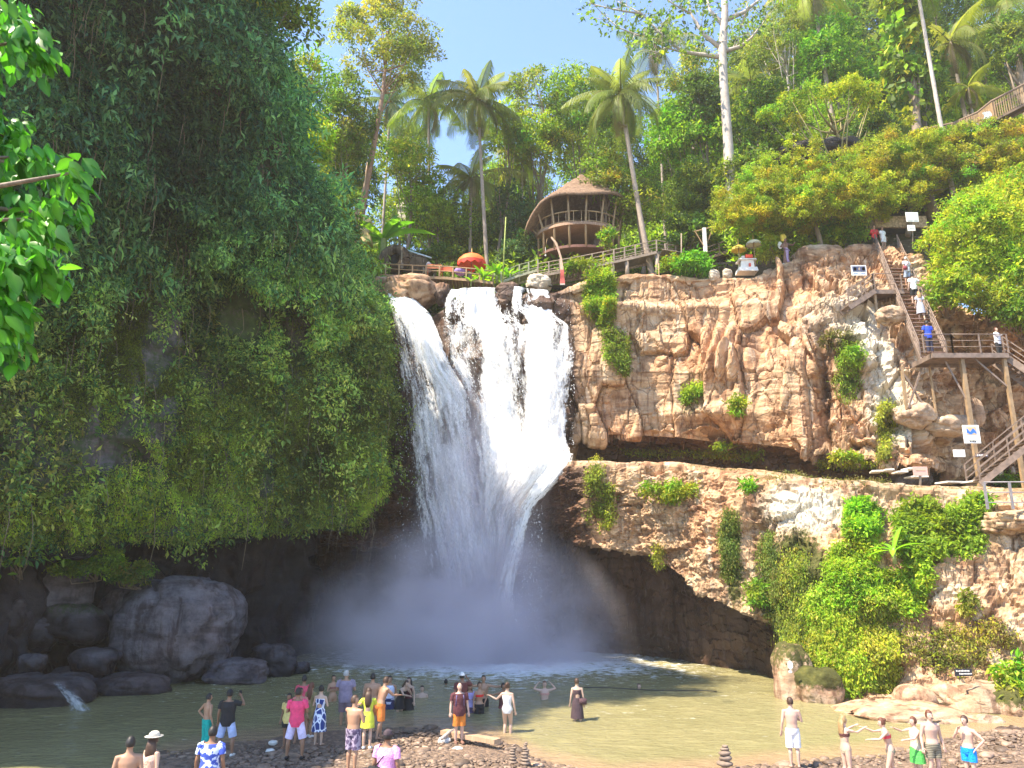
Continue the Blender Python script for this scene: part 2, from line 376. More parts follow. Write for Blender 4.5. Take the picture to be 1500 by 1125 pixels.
# ============================================================ right-hand cliff, ledge, cave, falls rock
# u, (vtop,Y), (vmid,Y), (vfoot,Y), undercut, (vout,Y), (vlip,Y), cave?
RC = [
 (330, 560,53, 600,52.5, 700,52, 0.1, 740,52, 800,52, 1),
 (470, 500,49, 600,48.5, 700,48.5, 0.1, 740,48.5, 800,49, 1),
 (556, 452,48, 600,47.5, 680,47.5, 0.1, 720,47.5, 800,48, 1),
 (610, 476,46.8, 580,46.3, 660,46.3, 0.1, 700,46.3, 780,47, 1),
 (645, 456,46.5, 560,46, 650,45.8, 0.1, 690,45.8, 790,46.5, 1),
 (660, 436,46, 560,45.4, 650,45.2, 0.1, 690,45.2, 790,46, 1),
 (720, 430,46, 560,45.2, 650,45.0, 0.1, 690,45, 790,46, 1),
 (780, 428,46, 560,45.2, 640,45.2, 0.2, 680,44.6, 770,46, 1),
 (814, 428,46, 545,45.4, 645,45.3, 0.8, 676,43, 775,45.5, 1),
 (828, 424,46, 545,45.2, 648,45.2, 1.2, 674,41.8, 785,44, 1),
 (850, 414,46, 545,45.0, 650,45.0, 2.0, 674,41.2, 795,42, 1),
 (866, 404,46, 545,44.6, 650,45.0, 2.4, 675,40.8, 797,41, 1),
 (950, 402,46, 540,44.6, 652,44.6, 2.6, 676,40, 818,40, 1),
 (1000, 404,45.7, 540,44, 655,44.0, 2.6, 679,39, 850,38.6, 1),
 (1050, 406,45, 540,43, 660,43.2, 2.6, 684,38, 884,36.6, 1),
 (1100, 406,44.5, 540,42, 664,42.2, 2.6, 688,37, 910,35, 1),
 (1130, 398,44.2, 540,41.2, 668,41.5, 2.5, 692,36.2, 926,34.2, 1),
 (1165, 380,44, 540,40.6, 672,40.5, 2.4, 696,35.4, 955,33.4, 1),
 (1192, 374,43.8, 540,40, 674,40, 2.2, 700,35, 985,32.0, .5),
 (1230, 364,43.6, 530,39.4, 678,39, 2.0, 702,34.4, 1000,31.3, 0),
 (1290, 368,43.2, 520,39, 682,38, 1.8, 706,33.6, 1000,31, 0),
 (1340, 376,42.6, 520,38.4, 684,37, 1.6, 710,33, 1000,30.7, 0),
 (1372, 392,42, 520,39.8, 686,38.6, 1.2, 711,32.6, 1000,30.4, 0),
 (1392, 440,40.4, 535,42.6, 690,42.4, 0.6, 712,32.4, 1000,30.2, 0),
 (1430, 462,39.4, 540,43.6, 692,43.4, 0.5, 714,32, 1000,29.8, 0),
 (1500, 466,39, 545,43, 694,42.8, 0.5, 716,31, 1000,29, 0),
 (1600, 460,38, 560,41, 700,40.6, 0.5, 724,29.5, 1000,27.5, 0),
 (1800, 440,36, 560,37, 710,36, 0.6, 740,27, 1000,25, 0)]
cols = []
for (u, vt, Yt, vm, Ym, vf, Yf, und, vo, Yo, vl, Yl, cave) in RC:
    if 840 < u < 1300: vf -= 11 if u < 1180 else 6; und += 1.2
    T = P(u, vt, Yt); Mi = P(u, vm, Ym); F = P(u, vf, Yf); O = P(u, vo, Yo); Lp = P(u, vl, Yl)
    back = T+[0, 9, 0.6]; b0 = T+[0, 0.7, 0.05]
    un = F+[0, und, 0.25]
    lz = O[2]+0.35; Fb = np.array([F[0], F[1]+und+0.05, min(lz, F[2]-0.25)])
    Hm = O*0.5+Lp*0.5+[0, -0.35 if u > 840 else 0, 0]; O2 = O+[0, -0.25, -0.5] if u > 840 else O+[0, 0, -.5]
    if cave >= 1: J = Lp+[0, 5.5, 1.2]; K = np.array([Lp[0], Lp[1]+6.5, -1.8])
    elif cave > 0: J = Lp+[0, 1.0, -0.5]; K = np.array([Lp[0]-.3, Lp[1]+1.5, -1.8])
    else: J = P(u, 1030, Yl-0.7); K = np.array([J[0], J[1]-0.3, -1.8])
    cols.append([back, b0, T, Mi, F, un, Fb, O, O2, Hm, Lp, J, K])
D, tv, tr = sheet_grid(cols, 860, 600, 2)
N = grid_normals(D); px = proj(D); U, Vv = px[..., 0], px[..., 1]
if (N[..., 1].mean() > 0): N = -N
rowid = np.interp(tv, tr, np.arange(13))[None, :]*np.ones((860, 1))
upper = ss(1.5, 2.3, rowid)*(1-ss(4.0, 4.6, rowid)); lower = ss(7.4, 8.2, rowid)*(1-ss(10.2, 10.8, rowid))
# blocky, vertically jointed upper wall
warp = fbm(D*0.35, 2, 5)[..., None]*np.array([0.9, 0.9, 0.5])
right = ss(1150, 1250, U)
Dw = D+warp*.15
fa, ca = facets(Dw, (0.42, 0.42, 0.15), 11, 1.5, 1.3, 1.0); fb, cb_ = facets(Dw, (1.05, 1.05, 0.45), 31, .34, .4, 1.0); fc_, cc__ = facets(D+warp*.2, (2.2, 2.2, 1.5), 51, .09, .15, 1.0)
fd, cd = facets(D+warp*.3, (0.9, 0.9, 0.95), 61, .9, 1.1, 1.0)
strat = np.round((D[..., 2]+.35*fbm(D*.25, 3, 8)+.03*U/10)/.62)*.62; sh_ = _hash(np.round(strat*10).astype(np.int64), 0*np.round(strat).astype(np.int64), 0*np.round(strat).astype(np.int64), 5)-.5
topband = (1-ss(432, 446, Vv+.03*(U-900)))*(U < 1140)
blk = (fa*1.0+fb*.75)*(1-.8*right)*(1-.55*topband)+right*(fd*1.0+fb*.9)+fc_*(.55+.7*right+.3*topband)+sh_*(.15+.5*topband+.15*right)
crk = -0.22*ca*(1-right)-0.10*cb_-.05*cc__*right-.2*cd*right
blk = blk-topband*0.5+.45*np.exp(-((Vv-456)/9)**2)*(U > 850)*(U < 1250)
shelf = np.exp(-(((U-1030)/75)**2+((Vv-606)/12)**2)); blk = blk+.7*shelf
blk = blk-.9*np.exp(-(((U-1040)/26)**2+((Vv-640)/14)**2))-.8*np.exp(-(((U-1063)/34)**2+((Vv-560)/30)**2))-.7*np.exp(-(((U-1112)/10)**2+((Vv-505)/26)**2))+.6*np.exp(-(((U-1090)/22)**2+((Vv-492)/16)**2))
blk = blk-.8*np.exp(-((U-1206)/9)**2)*ss(480, 500, Vv)
fn = fbm(D*0.3, 2, 3)*0.3+fbm(D*4.5, 3, 9)*0.03+fbm(D*np.array([0.3, 0.3, 4.0]), 3, 13)*0.06
flute = np.exp(-(((U-1052)/38)**2+((Vv-520)/55)**2))*0.6*np.abs(np.sin((U+(Vv-520)*.25)/17*math.pi))
smoothzone = np.exp(-(((U-1120)/75)**2+((Vv-470)/50)**2))
disp_u = (blk+crk)*(1-0.45*smoothzone)+fn*(1-0.4*smoothzone)+flute
fe, ce = facets(D+warp*.5, (.55, .55, .8), 81, .7, .9, 1.0); ff, cf = facets(D+warp*.3, (1.4, 1.4, 2.4), 91, .2, .3, 1.0); fg, cg = facets(D, (4.5, 4.5, 7), 95, .07, .12, 1.0)
disp_l = fbm(D*0.3, 3, 21)*0.9+fe*.5+ff+fg+(fbm(D*np.array([3, 3, 5]), 3, 27))*.1-.1*ce
disp_l = disp_l-1.0*np.exp(-((U-1112-(Vv-800)*.1)/17)**2)*ss(730, 790, Vv)-.6*np.exp(-(((U-1300)/40)**2+((Vv-985)/22)**2))
ledge = ss(5.8, 6.2, rowid)*(1-ss(7.2, 7.5, rowid))
base_d = fbm(D*0.5, 5, 33)*0.3+ff*.6
fallz = 1-ss(800, 850, U)
disp = upper*disp_u*(1-0.45*fallz)+lower*disp_l*(1-.3*fallz)+(1-upper)*(1-lower)*base_d*(1-0.5*ledge)
undercut = ss(4.0, 4.5, rowid)*(1-ss(5.6, 6.0, rowid))*ff*2
D2 = D+N*(disp+undercut*.6*(1-fallz))[..., None]
# row of steps under the right fall
stepm = np.exp(-((U-740)/95)**2)*upper*fallz; D2[..., 1] -= stepm*(0.5*np.sin(D2[..., 2]*1.5)+fbm(D*0.8, 3, 71)*0.7)
moss = 0.0*U
def blob(u0, v0, ru, rv, a=1.0): return a*np.exp(-(((U-u0)/ru)**2+((Vv-v0)/rv)**2))
moss += lower*(blob(1150, 880, 45, 110, .9)+blob(1230, 930, 60, 110, 1.0)+blob(1180, 850, 26, 70, .5)+blob(1075, 830, 14, 80, .8)+blob(880, 730, 25, 50, .5)+blob(960, 725, 40, 20, .45)+blob(1160, 970, 60, 60, .7)+blob(1400, 960, 130, 60, .35))
moss += upper*(blob(1240, 520, 22, 55, .75)+blob(1310, 640, 22, 60, .5)+blob(1200, 610, 12, 70, .4)+blob(1010, 600, 28, 20, .5)+blob(880, 470, 20, 60, .5))
moss += ledge*(0.5+0.0*U)*(U > 1010)+ss(10.2, 11, rowid)*(U > 1190)*0.45
pale = upper*(blob(1260, 480, 50, 60, .7)+blob(1330, 620, 70, 40, .65)+blob(1180, 470, 30, 60, .3)+blob(1100, 560, 40, 50, .35)+blob(1300, 560, 40, 70, .55)+blob(960, 600, 60, 40, .3)+blob(1180, 600, 22, 70, .3))
pale += lower*(blob(1180, 750, 70, 45, .85)+blob(1340, 740, 60, 30, .5)+blob(1390, 870, 50, 50, .45)+blob(1000, 770, 60, 30, .3))+blob(1340, 702, 90, 12, .7)
wet = fallz*1.0+(rowid > 10.3)*(U < 1180)*1.0+upper*blob(830, 560, 22, 120, .9)+lower*np.exp(-((U-835)/35)**2)*0.9+upper*blob(1206, 560, 10, 90, .8)+lower*blob(1120, 760, 20, 90, .5)+.85*ss(3.9, 4.4, rowid)*(1-ss(5.7, 6.1, rowid))*(U > 845)  # wet rock by the falls; undercut, cave and clefts get shade painted as wetness
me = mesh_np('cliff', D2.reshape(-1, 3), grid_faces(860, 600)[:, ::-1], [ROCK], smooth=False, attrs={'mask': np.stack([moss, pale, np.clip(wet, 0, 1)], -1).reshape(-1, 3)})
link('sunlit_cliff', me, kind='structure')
RCgrid, RCN, RCU, RCV = D2, N, U, Vv
def on_right(u, v, which=None):
    """nearest cliff surface point seen at (u,v)"""
    d = (proj(RCgrid)-np.array([u, v])); dd = (d**2).sum(-1)+RCgrid[..., 1]*0.6*(1)
    m = (d**2).sum(-1) < 60
    if m.any():
        yy = np.where(m, RCgrid[..., 1], 1e9); k = np.unravel_index(yy.argmin(), yy.shape)
    else: k = np.unravel_index((d**2).sum(-1).argmin(), dd.shape)
    return RCgrid[k].copy(), RCN[k].copy()
# ============================================================ left wall
EV = [-350, -150, 0, 100, 200, 280, 340, 400, 450, 500, 600, 680, 740, 775, 800]
EU = [230, 315, 358, 380, 400, 425, 448, 500, 535, 556, 564, 552, 534, 505, 470]
EY = [24, 25.5, 27.5, 29.5, 31.5, 34, 36, 39, 41.5, 43, 43.3, 43, 42.5, 42.2, 42]
LVR = [-350, -200, 0, 100, 200, 300, 400, 500, 600, 700, 760]
cols = []
SS = np.concatenate([np.linspace(0, 1, 15), [1.08, 1.2]])
for s in SS:
    col = []
    for v in LVR+['lip', 'under', 'base']:
        lipv = np.interp(min(s, 1), [0, .45, .62, .7, .8, .9, 1], [800, 820, 835, 815, 790, 788, 770])
        vv = v if not isinstance(v, str) else lipv
        eu, ey = np.interp(vv, EV, EU), np.interp(vv, EV, EY)
        s1 = min(s, 1.0); Yl = 13+5*ss(-350, 500, vv)
        u = -420+(eu+420)*s1; Y = Yl+(ey-Yl)*s1**0.9
        bul = -1.6*math.sin(math.pi*s1)*math.exp(-((vv-640)/190)**2)
        p = P(u, vv, Y+bul)
        if v == 'under': p = p+np.array([-1.6, 1.2, 0.9]) + np.array([-1.5, 3.0, 0])*ss(.55, .75, s1)
        if v == 'base': p = np.array([p[0]-1.6-1.5*ss(.55, .75, s1), p[1]+1.4+3.4*ss(.55, .75, s1), -1.8])
        if s > 1: p = p+np.array([-0.8, 3.0, 0])*(s-1)/0.08*(1 if s < 1.1 else 1.3)
        col.append(p)
    top = col[0]+np.array([-4, 3, 1.0]); cols.append([top+np.array([-14, 6, 0.5]), top]+col)
DL, tvl, trl = sheet_grid(cols, 420, 420, 3)
NL = grid_normals(DL)
if NL[200, 200, 0] < 0: NL = -NL
rl = np.interp(tvl, trl, np.arange(len(cols[0])))[None]*np.ones((420, 1))
pl = proj(DL); UL, VL = pl[..., 0], pl[..., 1]
dl = fbm(DL*0.22, 4, 41)*1.5+fbm(DL*np.array([.9, .9, .6]), 4, 43)*0.55+fbm(DL*2.3, 3, 45)*0.15
w1, w2, wid = worley(DL*0.35, 47); dl += (wid-0.5)*0.8
edge = ss(0.9, 1.0, np.linspace(0, 1.2, 420))[:, None]
DL2 = DL+NL*(dl*(1-0.55*edge))[..., None]
mossL = 0.55+0.25*fbm(DL*0.5, 3, 49)-0.5*(rl > 13.1); shadeL = ss(12.2, 12.8, rl)*1.0  # underside of the overhang darkened: shade painted through the wetness channel
me = mesh_np('cliff', DL2.reshape(-1, 3), grid_faces(420, 420), [GREYROCK], attrs={'mask': np.stack([mossL, mossL*0, shadeL*0.8], -1).reshape(-1, 3)})
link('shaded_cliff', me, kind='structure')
# vegetation that covers the shaded wall
rs = np.random.RandomState(5)
def wall_veg(name, n, k, L, pal_fn, mask, push, aspect, down, spread, seed, **tags):
    rs = np.random.RandomState(seed)
    w = np.linalg.norm(np.cross(np.gradient(DL2, axis=0), np.gradient(DL2, axis=1)), axis=-1)*mask
    w = w.ravel()/w.sum(); idx = rs.choice(len(w), n, p=w)
    p = DL2.reshape(-1, 3)[idx]+rs.randn(n, 3)*0.06; nn = NL.reshape(-1, 3)[idx]
    cl = 1.35*fbm(p*np.array([0.42, 0.42, 0.3]), 3, seed+3); p = p+nn*(push*(0.35+np.clip(cl+0.25, 0, 1))*rs.rand(n))[:, None]
    gap = np.exp(-(((proj(p)[:, 0]-235)/60)**2+((proj(p)[:, 1]-500)/150)**2))+np.exp(-(((proj(p)[:, 0]-380)/90)**2+((proj(p)[:, 1]-460)/70)**2))*.8+np.exp(-(((proj(p)[:, 0]-120)/130)**2+((proj(p)[:, 1]-660)/45)**2))*.9
    keep = (fbm(p*np.array([.7, .7, .35]), 3, seed+9) > -0.34+gap*.6); p, nn, cl = p[keep], nn[keep], cl[keep]
    pal, tint = pal_fn(p, proj(p), rs, cl)
    return sprigs(p, nn+np.array([0, 0, 0.25]), k, spread, L, pal, rs, aspect, down, 0.2, tint)
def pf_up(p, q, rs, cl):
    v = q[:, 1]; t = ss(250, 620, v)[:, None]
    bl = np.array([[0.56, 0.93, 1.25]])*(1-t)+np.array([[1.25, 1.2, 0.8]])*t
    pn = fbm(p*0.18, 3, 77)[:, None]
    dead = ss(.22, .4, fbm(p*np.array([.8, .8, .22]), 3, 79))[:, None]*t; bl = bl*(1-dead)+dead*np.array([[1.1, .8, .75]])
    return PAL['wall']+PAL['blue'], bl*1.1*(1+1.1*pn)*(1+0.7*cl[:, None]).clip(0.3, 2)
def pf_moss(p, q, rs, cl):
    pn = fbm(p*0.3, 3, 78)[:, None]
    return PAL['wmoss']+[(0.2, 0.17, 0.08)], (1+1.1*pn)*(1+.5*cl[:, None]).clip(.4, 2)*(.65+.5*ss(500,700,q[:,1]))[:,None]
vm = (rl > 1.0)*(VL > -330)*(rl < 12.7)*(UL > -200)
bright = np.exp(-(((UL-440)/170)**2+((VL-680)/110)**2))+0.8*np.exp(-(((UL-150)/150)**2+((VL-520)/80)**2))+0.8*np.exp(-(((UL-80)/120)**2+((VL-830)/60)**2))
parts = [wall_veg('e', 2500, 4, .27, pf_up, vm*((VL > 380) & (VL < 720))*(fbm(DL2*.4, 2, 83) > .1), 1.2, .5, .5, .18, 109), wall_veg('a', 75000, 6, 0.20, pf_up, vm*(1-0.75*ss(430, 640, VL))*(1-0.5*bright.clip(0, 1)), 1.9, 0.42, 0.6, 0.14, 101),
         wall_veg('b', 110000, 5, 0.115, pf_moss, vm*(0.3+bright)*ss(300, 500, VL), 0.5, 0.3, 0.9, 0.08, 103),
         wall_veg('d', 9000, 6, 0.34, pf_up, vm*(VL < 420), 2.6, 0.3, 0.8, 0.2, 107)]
link('wall_greenery', leaf_mesh('wall_greenery', parts), kind='stuff', label='shaded creepers and ferns hanging all over the tall left cliff', category='creepers')
# hanging roots and dead creepers
mb = MB(); n = 620
for k in range(n):
    i, j = rs.randint(40, 380), rs.randint(60, 330)
    if rl[i, j] > 12.3 or rl[i, j] < 2: continue
    a = DL2[i, j]+NL[i, j]*0.35; L = 0.8+2.6*rs.rand()
    z = np.linspace(0, 1, 5)[:, None]; pts = a+z*np.array([0, 0, -L])+NL[i, j]*np.sin(z*3)*0.25+rs.randn(5, 3)*0.05
    mb.tube(pts, np.linspace(0.022, 0.008, 5), 4, cap=False)
mb.build('hanging_creepers', M_('dry_vine', (0.2, 0.16, 0.1)), kind='stuff', label='thin dry roots dangling down the shaded cliff', category='roots')
# ============================================================ ground sheet, plateau hill, river bed
GX = np.concatenate([np.linspace(-120, -60, 8), np.linspace(-55, 70, 160), np.linspace(75, 120, 6)])
GY = np.concatenate([np.linspace(-20, -10, 4), np.linspace(-5, 50, 90), np.linspace(55, 180, 12)])
def bed(X, Y):
    """ground height below the pool and on the beach"""
    q = proj(np.stack([X, np.maximum(Y, 9), X*0], -1)); u, v = q[..., 0], q[..., 1]
    sh = np.interp(u, [-400, 0, 150, 230, 330, 450, 560, 640, 730, 800, 900, 1050, 1120, 1190, 1250, 1320, 1400, 1500, 1700], [1400, 1250, 1156, 1112, 1094, 1080, 1073, 1068, 1088, 1122, 1140, 1132, 1124, 1120, 1114, 1106, 1090, 1066, 1040])
    d = (v-sh)
    h = np.where(d > 0, 0.22*ss(0, 60, d)+0.04, -0.9*ss(0, 55, -d))
    r = ss(1180, 1300, u)*ss(1010, 1120, v); 
    h2 = h+0.35*ss(1300, 1500, u)*ss(1060, 1110, v)
    return np.where(Y < 9, 0.3, h2)
gx, gy = np.meshgrid(GX, GY, indexing='ij'); gz = bed(gx, gy)
far = ((gy > 49) | (gx < -30) | (gx > 34) | (gy < -8)); gz = np.where(far, -1.0, gz)
gp = np.stack([gx, gy, gz], -1); gp[..., 2] += np.where(far, 0, fbm(gp*0.6, 4, 61)*0.10+fbm(gp*2.2, 3, 63)*0.03)
def ground_mat():
    t = NT('pebble_ground'); p = t.pos()
    v1 = t.n('ShaderNodeTexVoronoi', {'Vector': p, 'Scale': 7.0}); v2 = t.n('ShaderNodeTexVoronoi', {'Vector': p, 'Scale': 16.0})
    n = t.noise(0.5, p, 4); c = t.ramp(v1.outputs['Color'], [(0.2, (0.11, 0.065, 0.045)), (0.6, (0.2, 0.12, 0.075)), (0.9, (0.3, 0.19, 0.12))])
    c = t.mix(0.4, c, t.ramp(v2.outputs['Color'], [(0.2, (0.1, 0.075, 0.06)), (0.8, (0.28, 0.21, 0.16))]))
    c = t.mix(t.mapr(n, .4, .65, 0, .5), c, (0.17, 0.12, 0.085))
    h = t.math('ADD', t.math('MULTIPLY', v1.outputs['Distance'], -1.0), t.math('MULTIPLY', v2.outputs['Distance'], -0.5))
    return t.done(t.bsdf(Base_Color=c, Roughness=0.75, Normal=t.bump(h, 0.9, 0.08)))
GROUND = ground_mat()
link('ground', mesh_np('ground', gp.reshape(-1, 3), grid_faces(*gx.shape)[:, ::-1], [GROUND]), kind='structure')
# fine beach sheet with real pebbles on it
def shore_pts(n, rs, u0, u1, v0, v1):
    u = rs.rand(n)*(u1-u0)+u0; v = v0+(v1-v0)*rs.rand(n)**0.8; q = G(u, v, 0.12); q[:, 2] = bed(q[:, 0], q[:, 1]); return q
rs = np.random.RandomState(12)
q = np.concatenate([shore_pts(9500, rs, -50, 860, 1055, 1150), shore_pts(4200, rs, 1040, 1560, 1060, 1150)])
q = q[q[:, 2] > -0.12]
mb = MB(); cc = []
for k in range(len(q)):
    r = 0.028+0.07*rs.rand()**3
    if rs.rand() < 0.01: r = 0.1+0.1*rs.rand()
    mb.sphere(q[k]+[0, 0, r*0.1], (r*(.8+.9*rs.rand()), r*(.8+.5*rs.rand()), r*0.5), 6, 4, M=rotz(rs.rand()*6), noise=0.5, seed=k % 97, nscale=1.2)
    b = (0.08+0.14*rs.rand()**1.5)*np.array([1.25, 0.85, 0.6])*(1.7 if rs.rand() < .05 else 1); cc.append(np.repeat(b[None], 6*5, 0))
t = NT('pebble'); PEB = t.done(t.bsdf(Base_Color=t.mix(1.0, t.attr('Col').outputs['Color'], t.ramp(t.noise(9, t.pos(), 5), [(.3, .7), (.7, 1.35)]), 'MULTIPLY'), Roughness=0.6, Normal=t.bump(t.noise(20, t.pos(), 4), .4, .03)))
fs = [np.concatenate(mb.f[4])]
link('pebbles', mesh_np('pebbles', np.concatenate(mb.v), fs, [PEB], col=np.concatenate(cc)), kind='stuff', label='loose river pebbles scattered over the beach', category='pebbles')
# hill / plateau behind the falls
def hill(X, Y):
    X = np.asarray(X, float); Y = np.asarray(Y, float)
    z = 23.2+1.6*ss(46, 52, Y)+0*X
    z = z+1.2*ss(4, 14, X)+11*ss(11, 27, X)*ss(44.5, 58, Y)+14*ss(10, 45, X)*ss(54, 85, Y)+5*ss(60, 100, Y)
    z = z+3.5*ss(20, 34, X)*ss(41, 47, Y)
    ch = np.exp(-((X+4.5)/4.2)**2)*(1-ss(50, 66, Y)); z = z-2.2*ch
    z = z+2.5*ss(-10, -16, X)
    z = z+17*ss(58, 84, Y)*(1-.55*np.exp(-((X+13)/5)**2))*(1-.5*ss(10, 45, X))
    return z
hx, hy = np.meshgrid(np.linspace(-60, 110, 200), np.linspace(46.5, 170, 140), indexing='ij')
hz = hill(hx, hy); hp = np.stack([hx, hy, hz], -1); hp[..., 2] += fbm(hp*0.3, 4, 81)*0.35
front = (hy < 47.2); hp[..., 2] = np.where(hx > 17, np.where(front, hp[..., 2]-0.3, hp[..., 2]), hp[..., 2])
link('hillside', mesh_np('hillside', hp.reshape(-1, 3), grid_faces(200, 140)[:, ::-1], [EARTH], attrs={'mask': np.stack([0.5+0*hx, 0*hx, 0*hx], -1).reshape(-1, 3)}), kind='structure')
# ground cover of the hillside
rs = np.random.RandomState(71); n = 64000; hx2 = rs.rand(n)*70-22; hy2 = 48+rs.rand(n)**1.3*46; hy2 = np.where((hx2 < 15) & (hx2 > -9), 51.5+(hy2-48)*.93, hy2); hz2 = hill(hx2, hy2); pc = np.stack([hx2, hy2, hz2], -1)
nz = fbm(pc*.12, 3, 73); pc[:, 2] += (np.clip(nz+.35, 0, 1)*3.4+.2)*rs.rand(n); tn = (1+.8*nz[:, None])*np.array([[1, 1, .9]])
link('undergrowth', leaf_mesh('undergrowth', [sprigs(pc, np.tile([[0, -.5, .7]], (n, 1)), 5, .3, .42, PAL['mid']+PAL['light']+PAL['dark'], rs, .45, .15, .2, tn)]), kind='stuff', label='mixed undergrowth covering the slope behind the falls', category='undergrowth')
# ============================================================ pool
def pool_mat():
    t = NT('pool_water'); p = t.pos(); sh = t.attr('shal').outputs['Fac']; fo = t.attr('foam').outputs['Fac']
    n = t.noise(0.35, p, 4); c = t.mix(n, (0.2, 0.185, 0.085), (0.32, 0.28, 0.14)); c = t.mix(sh, c, (0.33, 0.23, 0.135))
    f1 = t.noise(1.6, p, 9, 0.72, sc=(1, 2.4, 1)); fm = t.mapr(t.math('ADD', t.math('MULTIPLY', fo, 0.62), t.math('SUBTRACT', f1, 0.5)), 0.30, 0.42)
    c = t.mix(fm, c, (0.75, 0.76, 0.76))
    h = t.math('ADD', t.noise(2.2, p, 5, 0.6, sc=(1, 1.9, 1)), t.math('MULTIPLY', t.noise(8, p, 4, 0.6, sc=(1, 1.6, 1)), 0.35))
    b = t.bsdf(Base_Color=c, Roughness=t.mapr(fm, 0, 1, 0.12, 0.8), IOR=1.33, Normal=t.bump(h, 0.75, 0.16))
    return t.done(b)
wx, wy = np.meshgrid(np.linspace(-24, 24, 430), np.concatenate([np.linspace(8, 18, 20), np.linspace(18.3, 56, 430)]), indexing='ij')
wp = np.stack([wx, wy, 0*wx], -1); bx, by = 0.0, 43.0
dist = np.hypot((wx+1.2)/1.3, (wy-44.5)/1.0)
amp = 0.045+0.2*np.exp(-(dist/7)**2)
wp[..., 2] = amp*(fbm(wp*np.array([.7, 1.2, 1]), 4, 91)+0.6*fbm(wp*np.array([2., 3.5, 1]), 3, 93))
bz = bed(wx, wy); foam = np.exp(-(dist/4.2)**2)*.55+0.26+0.42*np.exp(-(dist/9.5)**2)+.12*fbm(wp*.25, 3, 97)
foam = np.where(bz > -0.12, foam*0.5, foam)
link('pool', mesh_np('pool', wp.reshape(-1, 3), grid_faces(*wx.shape)[:, ::-1], [pool_mat()], attrs={'shal': ss(-0.55, -0.02, bz).ravel(), 'foam': foam.ravel()}), kind='structure')
# ============================================================ waterfall
def fall_mat(name, fs=1.0, soft=0.12):
    t = NT(name); uv = t.attr('flow').outputs['Vector']; cov = t.attr('cov').outputs['Fac']
    a = t.noise(1.0*fs, uv, 3, 0.6, sc=(1.3, 0.16, 1)); b = t.noise(1.0*fs, uv, 5, 0.65, sc=(5.5, 0.9, 1)); c = t.noise(1.0*fs, uv, 4, 0.75, sc=(16, 4.5, 1))
    n = t.math('ADD', t.math('MULTIPLY', a, 0.9), t.math('ADD', t.math('MULTIPLY', b, 0.8), t.math('MULTIPLY', c, 0.75)))
    n = t.math('SUBTRACT', n, 1.225)
    al = t.mapr(t.math('ADD', cov, t.math('MULTIPLY', n, 1.85)), 0.5-soft, 0.5+soft)
    col = t.ramp(c, [(0.25, (0.88, 0.89, 0.92)), (0.5, (0.97, 0.97, 0.97))])
    df = t.n('ShaderNodeBsdfDiffuse', {'Color': col, 'Normal': t.bump(t.math('ADD', b, c), 0.45, 0.15)}); tr = t.n('ShaderNodeBsdfTranslucent', {'Color': col})
    w = t.n('ShaderNodeMixShader', {0: 0.3, 1: df.outputs[0], 2: tr.outputs[0]})
    return t.done(t.n('ShaderNodeMixShader', {0: al, 1: t.n('ShaderNodeBsdfTransparent').outputs[0], 2: w.outputs[0]}))
FALL = fall_mat('falling_water'); SPRAY = fall_mat('spray_water', 1.0, 0.45)
def curtain(rows, nu, nv, push, seed, covf, lump=0.35, mat=None, name='curtain', parent=None, ew=.07):
    """rows: (v, uL, YL, uR, YR)"""
    r = np.array(rows, float); tt = np.linspace(r[0, 0], r[-1, 0], nv)
    g = [np.interp(tt, r[:, 0], r[:, k]) for k in range(5)]
    for k in range(1, 5):
        for _ in range(6): g[k][1:-1] = (g[k][:-2]+2*g[k][1:-1]+g[k][2:])/4
    s = np.linspace(0, 1, nu)[:, None]; u = g[1]+(g[3]-g[1])*s; Y = g[2]+(g[4]-g[2])*s; v = tt[None]+0*s
    D = P(u, v, Y); 
    x0 = D[nu//2, :, :]; ln = np.concatenate([[0], np.cumsum(np.linalg.norm(np.diff(x0, axis=0), axis=1))])
    wid = np.linalg.norm(D[-1]-D[0], axis=1)
    fl = np.stack([(s-0.5)*wid.mean()+0*u+seed*7.1, ln[None]+0*u, 0*u+seed], -1)
    l = fbm(fl*np.array([1.1, 0.22, 1]), 4, seed)*lump+fbm(fl*np.array([3.5, .8, 1]), 3, seed+5)*lump*0.35+0.5*lump*np.sin(math.pi*s)
    D[..., 1] -= l+push
    e = np.minimum(ss(0, ew, s), ss(0, ew, 1-s))
    cov = covf(u, v, s)*(0.12+0.88*e)
    me = mesh_np(name, D.reshape(-1, 3), grid_faces(nu, nv), [mat or FALL], attrs={'flow': fl.reshape(-1, 3), 'cov': cov.ravel()})
    return link(name, me, parent), D
def gb(u, v, u0, v0, ru, rv): return np.exp(-(((u-u0)/ru)**2+((v-v0)/rv)**2))
# ---- left fall
wf = thing('waterfall', 'narrow left waterfall shooting sideways from behind the tan boulder', 'waterfall', (0, 0, 0), group=None)
def cL(u, v, s):
    core = np.interp(v, [420, 470, 560, 680, 800], [0.55, 0.8, 0.78, 0.6, 0.55]); w = np.interp(v, [420, 560, 700, 960], [.8, .3, .4, .6])
    c = 1.25*np.exp(-((s-core)/w)**2)*np.interp(v, [420, 520, 640, 760, 900, 970], [1.1, 1.0, .8, .62, .55, .5])
    return np.maximum(c, 0.34*np.interp(v, [420, 500, 800, 970], [1, 1.0, 1, .8]))
rowsL = [(421, 563, 47.3, 586, 47.6), (440, 566, 46.6, 612, 47.0), (460, 570, 46, 632, 46.6), (500, 578, 45.6, 648, 46), (540, 583, 45.5, 665, 45.7), (575, 586, 45.4, 690, 45.4), (640, 592, 45.3, 698, 45), (760, 610, 45.2, 712, 44.8), (880, 630, 45, 724, 44.6), (975, 636, 45, 735, 44.6)]
curtain(rowsL, 110, 260, 0.0, 3, cL, 0.45, parent=wf, name='water_curtain')
